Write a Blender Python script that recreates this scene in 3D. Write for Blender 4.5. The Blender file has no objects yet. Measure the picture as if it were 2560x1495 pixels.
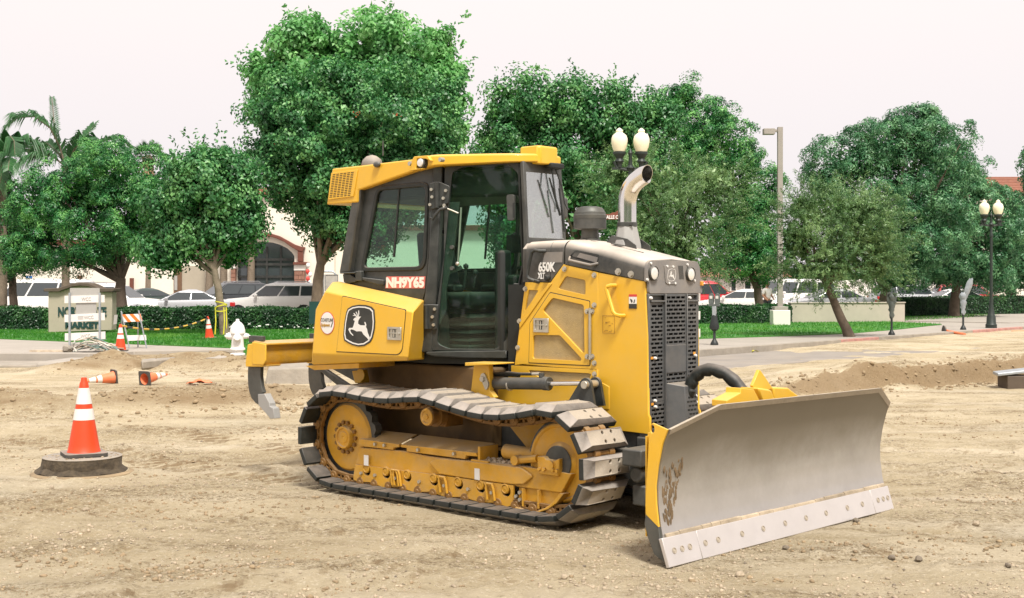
import bpy, bmesh, math, random
import numpy as np
from mathutils import Vector, Matrix

random.seed(7)
rng = np.random.default_rng(11)
scene = bpy.context.scene
COL = scene.collection
PI = math.pi
R = math.radians

# ------------------------------------------------------------------ camera
cd = bpy.data.cameras.new("camera")
cam = bpy.data.objects.new("camera", cd)
COL.objects.link(cam)
cam.location = (0, 0, 1.71)
cam.rotation_euler = (R(90), 0, 0)
cd.sensor_width = 36.0
cd.lens = 36.0 * 3180 / 2560
cd.shift_y = -32.7 / 2560
cd.clip_end = 1500
scene.camera = cam

# ------------------------------------------------------------------ sky and sun (overcast daylight)
SUN_EL, SUN_AZ = R(58), R(200)
world = bpy.data.worlds.new("World")
scene.world = world
world.use_nodes = True
wn = world.node_tree
for n in list(wn.nodes):
    wn.nodes.remove(n)
wo = wn.nodes.new("ShaderNodeOutputWorld")
wb = wn.nodes.new("ShaderNodeBackground")
wb.inputs["Strength"].default_value = 0.1
sk = wn.nodes.new("ShaderNodeTexSky")
sk.sky_type = 'NISHITA'
sk.sun_disc = False
sk.sun_elevation = SUN_EL
sk.sun_rotation = SUN_AZ
tc = wn.nodes.new("ShaderNodeTexCoord")
sep = wn.nodes.new("ShaderNodeSeparateXYZ")
cr = wn.nodes.new("ShaderNodeValToRGB")           # an even layer of cloud, slightly greyer low down
cr.color_ramp.elements[0].position = 0.0
cr.color_ramp.elements[0].color = (0.80, 0.735, 0.765, 1)
cr.color_ramp.elements[1].position = 0.22
cr.color_ramp.elements[1].color = (1.0, 0.905, 0.865, 1)
sc_ = wn.nodes.new("ShaderNodeVectorMath")
sc_.operation = 'SCALE'
sc_.inputs["Scale"].default_value = 3.0
mx = wn.nodes.new("ShaderNodeMix")
mx.data_type = 'RGBA'
mx.inputs[0].default_value = 0.96
wn.links.new(tc.outputs["Generated"], sep.inputs[0])
wn.links.new(sep.outputs["Z"], cr.inputs[0])
wn.links.new(cr.outputs["Color"], sc_.inputs[0])
wn.links.new(sk.outputs["Color"], mx.inputs[6])
wn.links.new(sc_.outputs["Vector"], mx.inputs[7])
wn.links.new(mx.outputs[2], wb.inputs["Color"])
wn.links.new(wb.outputs[0], wo.inputs[0])

sd = bpy.data.lights.new("sun", 'SUN')
sun = bpy.data.objects.new("sun", sd)
COL.objects.link(sun)
sd.energy = 1.5
sd.angle = R(14)
sd.color = (1.0, 0.95, 0.86)
# direction towards the sun: from behind the camera, a little to the right
sdir = Vector((math.sin(SUN_AZ) * -1 * math.cos(SUN_EL), math.cos(SUN_AZ) * math.cos(SUN_EL), math.sin(SUN_EL)))
sun.rotation_euler = sdir.to_track_quat('Z', 'Y').to_euler()
sun.location = (0, -20, 40)

scene.view_settings.view_transform = 'Standard'
scene.view_settings.look = 'None'
scene.view_settings.exposure = 1.8
scene.view_settings.gamma = 1
scene.view_settings.use_curve_mapping = False
scene.render.engine = 'CYCLES'
scene.cycles.use_denoising = True
scene.cycles.max_bounces = 6
scene.cycles.transparent_max_bounces = 12
scene.cycles.diffuse_bounces = 2
scene.cycles.glossy_bounces = 3
scene.cycles.caustics_reflective = False
scene.cycles.caustics_refractive = False


# ------------------------------------------------------------------ materials
def pm(name, col, rough=0.55, metal=0.0, var=0.12, scale=3.0, dust=0.0, dcol=(0.50, 0.42, 0.33), dscale=2.5,
       film=0.0, bump=0.0, bscale=40.0, col2=None, spec=0.5, coat=0.0, streak=0.0, zfilm_sheen=None):
    """painted / bare surface: base colour with uneven tone, dust settled on faces that look up, thin dirt film"""
    m = bpy.data.materials.new(name)
    m.use_nodes = True
    nt = m.node_tree
    b = nt.nodes["Principled BSDF"]
    b.inputs["Roughness"].default_value = rough
    b.inputs["Metallic"].default_value = metal
    b.inputs["Specular IOR Level"].default_value = spec
    if coat:
        b.inputs["Coat Weight"].default_value = coat
        b.inputs["Coat Roughness"].default_value = 0.1
    N, Lk = nt.nodes.new, nt.links.new
    t = N("ShaderNodeTexCoord")
    n1 = N("ShaderNodeTexNoise")
    n1.inputs["Scale"].default_value = scale
    n1.inputs["Detail"].default_value = 7
    n1.inputs["Roughness"].default_value = 0.62
    Lk(t.outputs["Object"], n1.inputs["Vector"])
    mr = N("ShaderNodeMapRange")
    mr.inputs[1].default_value = 0.3
    mr.inputs[2].default_value = 0.7
    Lk(n1.outputs[0], mr.inputs[0])
    mix = N("ShaderNodeMix")
    mix.data_type = 'RGBA'
    c2 = col2 if col2 else tuple(max(0, c * (1 + var)) for c in col)
    c1 = col if col2 else tuple(c * (1 - var) for c in col)
    mix.inputs[6].default_value = (*c1, 1)
    mix.inputs[7].default_value = (*c2, 1)
    Lk(mr.outputs[0], mix.inputs[0])
    out = mix.outputs[2]
    if film > 0:
        n2 = N("ShaderNodeTexNoise")
        n2.inputs["Scale"].default_value = dscale * 1.7
        n2.inputs["Detail"].default_value = 9
        n2.inputs["Roughness"].default_value = 0.7
        if streak:
            mp = N("ShaderNodeMapping")
            mp.inputs["Scale"].default_value = (streak, streak, 1.0)
            Lk(t.outputs["Object"], mp.inputs[0])
            Lk(mp.outputs[0], n2.inputs["Vector"])
        else:
            Lk(t.outputs["Object"], n2.inputs["Vector"])
        r2 = N("ShaderNodeMapRange")
        r2.inputs[1].default_value = 0.42
        r2.inputs[2].default_value = 0.72
        r2.inputs[4].default_value = film
        Lk(n2.outputs[0], r2.inputs[0])
        if zfilm_sheen:                                       # dried soil plus the upper blade's darker reflection, painted in by height
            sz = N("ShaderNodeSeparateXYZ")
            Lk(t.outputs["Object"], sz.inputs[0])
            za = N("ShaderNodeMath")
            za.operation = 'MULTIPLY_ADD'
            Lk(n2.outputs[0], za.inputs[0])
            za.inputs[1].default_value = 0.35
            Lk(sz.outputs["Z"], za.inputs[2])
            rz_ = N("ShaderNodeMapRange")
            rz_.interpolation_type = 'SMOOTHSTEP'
            rz_.inputs[1].default_value = zfilm_sheen[0] + 0.175
            rz_.inputs[2].default_value = zfilm_sheen[1] + 0.175
            rz_.inputs[4].default_value = zfilm_sheen[2]
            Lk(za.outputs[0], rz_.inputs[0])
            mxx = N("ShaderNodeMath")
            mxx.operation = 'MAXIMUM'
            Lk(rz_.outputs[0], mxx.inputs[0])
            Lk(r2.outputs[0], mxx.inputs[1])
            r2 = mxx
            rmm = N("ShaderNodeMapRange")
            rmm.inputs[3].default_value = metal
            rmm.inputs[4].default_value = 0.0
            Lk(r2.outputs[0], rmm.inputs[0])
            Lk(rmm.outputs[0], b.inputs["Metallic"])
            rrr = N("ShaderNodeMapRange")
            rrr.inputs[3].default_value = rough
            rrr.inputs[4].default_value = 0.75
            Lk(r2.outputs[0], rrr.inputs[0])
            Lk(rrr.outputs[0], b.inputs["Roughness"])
        mf = N("ShaderNodeMix")
        mf.data_type = 'RGBA'
        mf.inputs[7].default_value = (*dcol, 1)
        Lk(r2.outputs[0], mf.inputs[0])
        Lk(out, mf.inputs[6])
        out = mf.outputs[2]
    if dust > 0:
        g = N("ShaderNodeNewGeometry")
        sp = N("ShaderNodeSeparateXYZ")
        Lk(g.outputs["Normal"], sp.inputs[0])
        r3 = N("ShaderNodeMapRange")
        r3.inputs[1].default_value = 0.25
        r3.inputs[2].default_value = 0.85
        Lk(sp.outputs["Z"], r3.inputs[0])
        n3 = N("ShaderNodeTexNoise")
        n3.inputs["Scale"].default_value = dscale
        n3.inputs["Detail"].default_value = 8
        n3.inputs["Roughness"].default_value = 0.65
        Lk(t.outputs["Object"], n3.inputs["Vector"])
        r4 = N("ShaderNodeMapRange")
        r4.inputs[1].default_value = 0.25
        r4.inputs[2].default_value = 0.6
        r4.inputs[3].default_value = 0.35
        r4.inputs[4].default_value = 1.0
        Lk(n3.outputs[0], r4.inputs[0])
        mu = N("ShaderNodeMath")
        mu.operation = 'MULTIPLY'
        Lk(r3.outputs[0], mu.inputs[0])
        Lk(r4.outputs[0], mu.inputs[1])
        mu2 = N("ShaderNodeMath")
        mu2.operation = 'MULTIPLY'
        mu2.inputs[1].default_value = dust
        Lk(mu.outputs[0], mu2.inputs[0])
        md = N("ShaderNodeMix")
        md.data_type = 'RGBA'
        md.inputs[7].default_value = (*dcol, 1)
        Lk(mu2.outputs[0], md.inputs[0])
        Lk(out, md.inputs[6])
        out = md.outputs[2]
        if metal > 0 or rough < 0.5:
            ra = N("ShaderNodeMapRange")
            ra.inputs[3].default_value = rough
            ra.inputs[4].default_value = 0.9
            Lk(mu2.outputs[0], ra.inputs[0])
            Lk(ra.outputs[0], b.inputs["Roughness"])
            if metal > 0:
                rm = N("ShaderNodeMapRange")
                rm.inputs[3].default_value = metal
                rm.inputs[4].default_value = 0.0
                Lk(mu2.outputs[0], rm.inputs[0])
                Lk(rm.outputs[0], b.inputs["Metallic"])
    Lk(out, b.inputs["Base Color"])
    if bump > 0:
        n4 = N("ShaderNodeTexNoise")
        n4.inputs["Scale"].default_value = bscale
        n4.inputs["Detail"].default_value = 5
        Lk(t.outputs["Object"], n4.inputs["Vector"])
        bp = N("ShaderNodeBump")
        bp.inputs["Strength"].default_value = bump
        bp.inputs["Distance"].default_value = 0.02
        Lk(n4.outputs[0], bp.inputs["Height"])
        Lk(bp.outputs[0], b.inputs["Normal"])
    return m


def glass_mat(name, tint, gloss=1.0, rough=0.02, refl=0.022, dust=0.010):
    m = bpy.data.materials.new(name)
    m.use_nodes = True
    nt = m.node_tree
    nt.nodes.remove(nt.nodes["Principled BSDF"])
    o = nt.nodes["Material Output"]
    tr = nt.nodes.new("ShaderNodeBsdfTransparent")
    tr.inputs[0].default_value = (*tint, 1)
    gl = nt.nodes.new("ShaderNodeBsdfGlossy")
    gl.inputs["Roughness"].default_value = rough
    gl.inputs["Color"].default_value = (gloss, gloss, gloss, 1)
    lw = nt.nodes.new("ShaderNodeLayerWeight")
    lw.inputs[0].default_value = 0.5
    pw = nt.nodes.new("ShaderNodeMath")
    pw.operation = 'POWER'
    pw.inputs[1].default_value = 4.0
    nt.links.new(lw.outputs["Facing"], pw.inputs[0])
    fr = nt.nodes.new("ShaderNodeMapRange")
    fr.inputs[3].default_value = refl
    fr.inputs[4].default_value = 1.0
    nt.links.new(pw.outputs[0], fr.inputs[0])
    df = nt.nodes.new("ShaderNodeBsdfDiffuse")
    df.inputs[0].default_value = (0.55, 0.52, 0.46, 1)
    tcn = nt.nodes.new("ShaderNodeTexCoord")
    nz = nt.nodes.new("ShaderNodeTexNoise")
    nz.inputs["Scale"].default_value = 2.6
    nz.inputs["Detail"].default_value = 7
    nt.links.new(tcn.outputs["Object"], nz.inputs["Vector"])
    dr_ = nt.nodes.new("ShaderNodeMapRange")
    dr_.inputs[1].default_value = 0.35
    dr_.inputs[2].default_value = 0.75
    dr_.inputs[3].default_value = dust * 0.35
    dr_.inputs[4].default_value = dust
    nt.links.new(nz.outputs[0], dr_.inputs[0])
    m0 = nt.nodes.new("ShaderNodeMixShader")
    nt.links.new(dr_.outputs[0], m0.inputs[0])
    nt.links.new(tr.outputs[0], m0.inputs[1])
    nt.links.new(df.outputs[0], m0.inputs[2])
    mx = nt.nodes.new("ShaderNodeMixShader")
    nt.links.new(fr.outputs[0], mx.inputs[0])
    nt.links.new(m0.outputs[0], mx.inputs[1])
    nt.links.new(gl.outputs[0], mx.inputs[2])
    nt.links.new(mx.outputs[0], o.inputs[0])
    return m


def leaf_mat(name, dark, mid, light, scale=0.9, trans=0.25):
    scale *= 1.5
    m = bpy.data.materials.new(name)
    m.use_nodes = True
    nt = m.node_tree
    N, Lk = nt.nodes.new, nt.links.new
    b = nt.nodes["Principled BSDF"]
    b.inputs["Roughness"].default_value = 0.42
    b.inputs["Specular IOR Level"].default_value = 0.5
    g = N("ShaderNodeNewGeometry")
    t = N("ShaderNodeTexCoord")
    n = N("ShaderNodeTexNoise")
    n.inputs["Scale"].default_value = scale
    n.inputs["Detail"].default_value = 3
    Lk(t.outputs["Object"], n.inputs["Vector"])
    mr = N("ShaderNodeMapRange")
    mr.inputs[1].default_value = 0.3
    mr.inputs[2].default_value = 0.7
    mr.inputs[3].default_value = -0.02
    mr.inputs[4].default_value = 0.72
    Lk(n.outputs[0], mr.inputs[0])
    ad = N("ShaderNodeMath")
    ad.operation = 'MULTIPLY_ADD'
    ad.use_clamp = True
    Lk(g.outputs["Random Per Island"], ad.inputs[0])
    ad.inputs[1].default_value = 0.38
    Lk(mr.outputs[0], ad.inputs[2])
    cr = N("ShaderNodeValToRGB")
    e = cr.color_ramp.elements
    e[0].position = 0.0
    e[0].color = (*dark, 1)
    e[1].position = 1.0
    e[1].color = (*light, 1)
    k = e.new(0.5)
    k.color = (*mid, 1)
    Lk(ad.outputs[0], cr.inputs[0])
    Lk(cr.outputs[0], b.inputs["Base Color"])
    tl = N("ShaderNodeBsdfTranslucent")
    hs = N("ShaderNodeHueSaturation")
    hs.inputs["Value"].default_value = 1.5
    hs.inputs["Saturation"].default_value = 1.1
    Lk(cr.outputs[0], hs.inputs["Color"])
    Lk(hs.outputs[0], tl.inputs[0])
    mx = N("ShaderNodeMixShader")
    mx.inputs[0].default_value = trans
    Lk(b.outputs[0], mx.inputs[1])
    Lk(tl.outputs[0], mx.inputs[2])
    Lk(mx.outputs[0], nt.nodes["Material Output"].inputs[0])
    return m


DUST = (0.44, 0.37, 0.29)
MAT = dict(
    yellow=pm("yellow_paint", (0.77, 0.445, 0.028), 0.42, var=0.05, scale=1.6, dust=0.55, dcol=(0.64, 0.45, 0.17), film=0.22, dscale=2.2, coat=0.15),
    yellow_dirty=pm("yellow_paint_dirty", (0.66, 0.345, 0.025), 0.55, var=0.14, scale=4, dust=0.75, dcol=(0.45, 0.36, 0.25), film=0.35, dscale=4, bump=0.1),
    yellow_link=pm("dirty_link_steel", (0.24, 0.115, 0.022), 0.6, var=0.3, scale=9, dust=0.6, dcol=(0.36, 0.27, 0.17), film=0.25, dscale=9),
    black=pm("black_paint", (0.026, 0.030, 0.029), 0.42, var=0.25, scale=4, dust=0.6, dcol=(0.26, 0.255, 0.24), film=0.16, dscale=3),
    hood=pm("dusty_black_hood", (0.028, 0.031, 0.030), 0.5, var=0.25, scale=4, dust=1.0, dcol=(0.66, 0.58, 0.50), film=0.16, dscale=1.2),
    grey=pm("dusty_grey_panel", (0.20, 0.19, 0.185), 0.6, var=0.10, scale=5, dust=0.8, dcol=DUST, film=0.3),
    grille=pm("grille_grey", (0.085, 0.09, 0.095), 0.5, var=0.15, scale=6, dust=0.6, dcol=DUST, film=0.12),
    rubber=pm("dusty_rubber", (0.011, 0.015, 0.014), 0.55, var=0.3, scale=14, dust=0.6, dcol=(0.27, 0.23, 0.20), film=0.06, dscale=9, bump=0.15),
    pad=pm("worn_pad_face", (0.40, 0.345, 0.275), 0.85, var=0.10, scale=9, film=0.25, dcol=(0.22, 0.20, 0.175), dscale=5, bump=0.2),
    pad_bevel=pm("worn_pad_bevel", (0.22, 0.20, 0.18), 0.85, var=0.2, scale=9, dust=0.7, dcol=(0.40, 0.35, 0.31), film=0.4, dscale=6, bump=0.2),
    steel=pm("worn_steel", (0.60, 0.58, 0.56), 0.34, metal=0.9, var=0.08, scale=3, film=0.10, dcol=(0.135, 0.108, 0.062), dscale=1.3, zfilm_sheen=(0.10, 0.78, 0.86)),
    edge=pm("polished_edge_steel", (0.64, 0.60, 0.58), 0.40, metal=0.55, var=0.05, scale=5, film=0.06, dcol=(0.5, 0.45, 0.36)),
    chrome=pm("chrome", (0.80, 0.78, 0.75), 0.17, metal=1.0, var=0.06, scale=6, film=0.10, dcol=(0.5, 0.45, 0.38)),
    zinc=pm("zinc_steel", (0.52, 0.50, 0.44), 0.4, metal=0.7, var=0.15, scale=9, film=0.2),
    darksteel=pm("dark_steel", (0.065, 0.068, 0.066), 0.48, metal=0.3, var=0.3, scale=7, dust=0.5, film=0.28, dcol=(0.24, 0.22, 0.19), bump=0.1),
    screen=pm("dusty_vent_screen", (0.42, 0.30, 0.13), 0.85, var=0.12, scale=12, film=0.3, dcol=(0.52, 0.42, 0.27), bump=0.35, bscale=160),
    dark=pm("dark_interior", (0.016, 0.018, 0.017), 0.75, var=0.3, scale=6, dust=0.15),
    seat=pm("seat_vinyl", (0.03, 0.034, 0.034), 0.55, var=0.2, scale=8, dust=0.25),
    white=pm("white_paint", (0.80, 0.79, 0.77), 0.45, var=0.03, scale=4, film=0.06),
    whitedirty=pm("white_scuffed", (0.78, 0.74, 0.71), 0.6, var=0.05, scale=9, film=0.22, dcol=(0.45, 0.40, 0.34), dscale=6),
    red=pm("red_print", (0.62, 0.06, 0.05), 0.5, var=0.03),
    pink=pm("faded_red_print", (0.62, 0.16, 0.14), 0.5, var=0.06),
    print_black=pm("black_print", (0.02, 0.022, 0.021), 0.5, var=0.25, scale=5, film=0.12, dcol=(0.25, 0.24, 0.2)),
    print_grey=pm("faint_print", (0.50, 0.27, 0.04), 0.6, var=0.03),
    lens=pm("lamp_lens", (0.82, 0.80, 0.76), 0.2, metal=0.35, var=0.04, film=0.1),
    amber=pm("amber_reflector", (0.75, 0.33, 0.04), 0.3, var=0.04),
    orange=pm("cone_orange", (0.72, 0.06, 0.012), 0.5, var=0.05, scale=7, film=0.08, dcol=(0.45, 0.12, 0.05)),
    orange_pale=pm("cone_orange_faded", (0.80, 0.20, 0.08), 0.6, var=0.08, scale=7, film=0.2, dcol=(0.6, 0.45, 0.34)),
    orange_dull=pm("barricade_orange", (0.78, 0.20, 0.03), 0.5, var=0.05),
    conebase=pm("cone_base_rubber", (0.075, 0.068, 0.062), 0.8, var=0.2, scale=10, dust=0.8, dcol=(0.36, 0.30, 0.25)),
    concrete=pm("concrete", (0.36, 0.325, 0.285), 0.9, var=0.10, scale=1.5, film=0.3, dcol=(0.36, 0.32, 0.27), dscale=1.5, bump=0.25, bscale=25),
    concrete_old=pm("old_concrete", (0.32, 0.285, 0.24), 0.95, var=0.18, scale=3, film=0.4, dcol=(0.26, 0.22, 0.17), dscale=3, bump=0.5, bscale=18),
    brickring=pm("dirty_ring_wall", (0.055, 0.042, 0.028), 0.95, var=0.35, scale=12, film=0.35, dcol=(0.24, 0.18, 0.11), dscale=8, bump=0.6, bscale=30),
    redcurb=pm("red_curb_paint", (0.42, 0.20, 0.17), 0.8, var=0.2, scale=4, film=0.4, dcol=(0.5, 0.44, 0.4)),
    asphalt=pm("dusty_asphalt", (0.26, 0.235, 0.21), 0.95, var=0.14, scale=1.2, film=0.35, dcol=(0.40, 0.33, 0.25), dscale=0.8, bump=0.2, bscale=40),
    castiron=pm("lamp_post_iron", (0.018, 0.028, 0.024), 0.5, var=0.2, scale=8),
    globe=pm("lamp_globe", (0.88, 0.83, 0.62), 0.22, var=0.04, scale=5, spec=0.6),
    polegrey=pm("grey_pole_paint", (0.33, 0.30, 0.27), 0.6, var=0.05),
    meter=pm("meter_grey", (0.13, 0.15, 0.145), 0.45, metal=0.3, var=0.2, scale=9),
    meterdark=pm("meter_dark", (0.016, 0.02, 0.02), 0.5, var=0.2, scale=9),
    bag=pm("plastic_bag", (0.30, 0.33, 0.36), 0.3, var=0.25, scale=9),
    stucco=pm("cream_stucco", (0.80, 0.74, 0.64), 0.9, var=0.04, scale=0.6, film=0.06, dcol=(0.55, 0.48, 0.38), bump=0.1),
    stucco_white=pm("white_stucco", (0.80, 0.76, 0.71), 0.9, var=0.03, scale=0.6),
    signstucco=pm("sign_stucco", (0.43, 0.38, 0.30), 0.95, var=0.05, scale=2, bump=0.2, bscale=30),
    signcap=pm("sign_cap", (0.10, 0.075, 0.055), 0.85, var=0.15, scale=4),
    trim=pm("brown_trim", (0.15, 0.048, 0.030), 0.7, var=0.08, scale=2),
    rooftile=pm("roof_tile", (0.27, 0.115, 0.075), 0.85, var=0.22, scale=2.5),
    brick=pm("brick", (0.27, 0.14, 0.10), 0.9, var=0.25, scale=8),
    wood=pm("brown_wood", (0.16, 0.09, 0.05), 0.7, var=0.15),
    letter=pm("green_letters", (0.012, 0.055, 0.05), 0.6, var=0.1),
    signplate=pm("grey_sign_back", (0.42, 0.41, 0.385), 0.5, metal=0.2, var=0.04),
    galv=pm("galvanised_steel", (0.40, 0.43, 0.46), 0.45, metal=0.5, var=0.12, scale=7),
    carglass=pm("car_glass", (0.045, 0.055, 0.06), 0.06, var=0.1, scale=1, spec=0.9),
    tyre=pm("tyre", (0.02, 0.02, 0.02), 0.8, var=0.1),
    rim=pm("wheel_rim", (0.45, 0.45, 0.46), 0.3, metal=0.8, var=0.05),
    c_white=pm("car_white", (0.82, 0.80, 0.78), 0.3, var=0.02, coat=0.6),
    c_silver=pm("car_silver", (0.52, 0.53, 0.56), 0.32, metal=0.35, var=0.03, coat=0.6),
    c_dark=pm("car_dark", (0.025, 0.03, 0.035), 0.25, var=0.1, coat=0.6),
    c_green=pm("car_green", (0.035, 0.055, 0.05), 0.25, var=0.1, coat=0.6),
    c_red=pm("car_red", (0.50, 0.03, 0.04), 0.3, var=0.05, coat=0.6),
    taillight=pm("tail_light", (0.55, 0.03, 0.03), 0.25, var=0.05),
    bark=pm("bark", (0.10, 0.075, 0.055), 0.95, var=0.3, scale=5, film=0.3, dcol=(0.20, 0.16, 0.12), bump=0.6, bscale=14),
    bark_grey=pm("bark_grey", (0.19, 0.15, 0.11), 0.95, var=0.3, scale=4, film=0.35, dcol=(0.33, 0.27, 0.20), bump=0.6, bscale=12),
    tape=pm("yellow_tape", (0.72, 0.66, 0.05), 0.5, var=0.05),
    streetsign=pm("street_sign_brown", (0.17, 0.045, 0.025), 0.6, var=0.05),
    blue=pm("blue_sign", (0.03, 0.14, 0.45), 0.5, var=0.03),
    teal=pm("teal_sign", (0.08, 0.36, 0.40), 0.5, var=0.03),
    debris=pm("debris_board", (0.52, 0.43, 0.33), 0.9, var=0.25, scale=6),
    debris_w=pm("debris_pale", (0.70, 0.66, 0.60), 0.8, var=0.12, scale=6),
    debris_g=pm("debris_green", (0.16, 0.24, 0.22), 0.7, var=0.2, scale=6),
    skin=pm("skin", (0.45, 0.25, 0.16), 0.6, var=0.05),
    hair=pm("dark_hair", (0.02, 0.016, 0.014), 0.7, var=0.1),
    shirt=pm("white_shirt", (0.80, 0.79, 0.78), 0.8, var=0.03),
    trousers=pm("dark_trousers", (0.04, 0.045, 0.06), 0.8, var=0.1),
    glass=glass_mat("cab_glass", (0.74, 0.88, 0.82), 0.95),
    glass_dust_sky=glass_mat("cab_front_glass", (0.80, 0.88, 0.87), 1.0, refl=0.34, dust=0.16),  # dust, plus extra haze and reflection imitating bright sky in the pane
    leaf_tuft=leaf_mat("leaf_deep_green", (0.008, 0.050, 0.018), (0.038, 0.195, 0.055), (0.25, 0.55, 0.15), 1.2, 0.18),
    leaf_tuft_blue=leaf_mat("leaf_blue_green", (0.012, 0.060, 0.026), (0.058, 0.195, 0.082), (0.23, 0.45, 0.21), 1.0, 0.18),
    leaf_pear=leaf_mat("leaf_pear", (0.012, 0.064, 0.022), (0.060, 0.215, 0.070), (0.24, 0.49, 0.17), 0.9, 0.22),
    leaf_maple=leaf_mat("leaf_maple", (0.045, 0.17, 0.05), (0.145, 0.38, 0.12), (0.33, 0.61, 0.24), 0.8, 0.32),
    leaf_olive=leaf_mat("leaf_olive", (0.025, 0.066, 0.024), (0.10, 0.205, 0.070), (0.32, 0.47, 0.20), 0.8, 0.22),
    leaf_dark=leaf_mat("leaf_dark", (0.006, 0.025, 0.008), (0.016, 0.07, 0.02), (0.06, 0.17, 0.045), 1.0, 0.15),
    leaf_hedge=leaf_mat("leaf_hedge", (0.006, 0.032, 0.012), (0.018, 0.078, 0.024), (0.08, 0.22, 0.06), 1.4, 0.2),
    leaf_palm=leaf_mat("leaf_palm", (0.015, 0.06, 0.02), (0.045, 0.15, 0.05), (0.13, 0.28, 0.11), 0.7, 0.3),
    leaf_fan=leaf_mat("leaf_fan_palm", (0.02, 0.07, 0.025), (0.05, 0.15, 0.06), (0.12, 0.24, 0.11), 0.7, 0.2),
    thatch=pm("palm_thatch", (0.42, 0.30, 0.18), 0.95, var=0.2, scale=3),
    rust_leaf=pm("rusty_leaf", (0.45, 0.10, 0.04), 0.8, var=0.2),
    grass=leaf_mat("grass_blade", (0.03, 0.14, 0.018), (0.06, 0.24, 0.03), (0.17, 0.35, 0.06), 0.5, 0.3),
    lawn=pm("lawn_soil", (0.035, 0.19, 0.02), 0.95, var=0.22, scale=1.4, film=0.45, dcol=(0.17, 0.24, 0.06), dscale=0.4),
)


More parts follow.
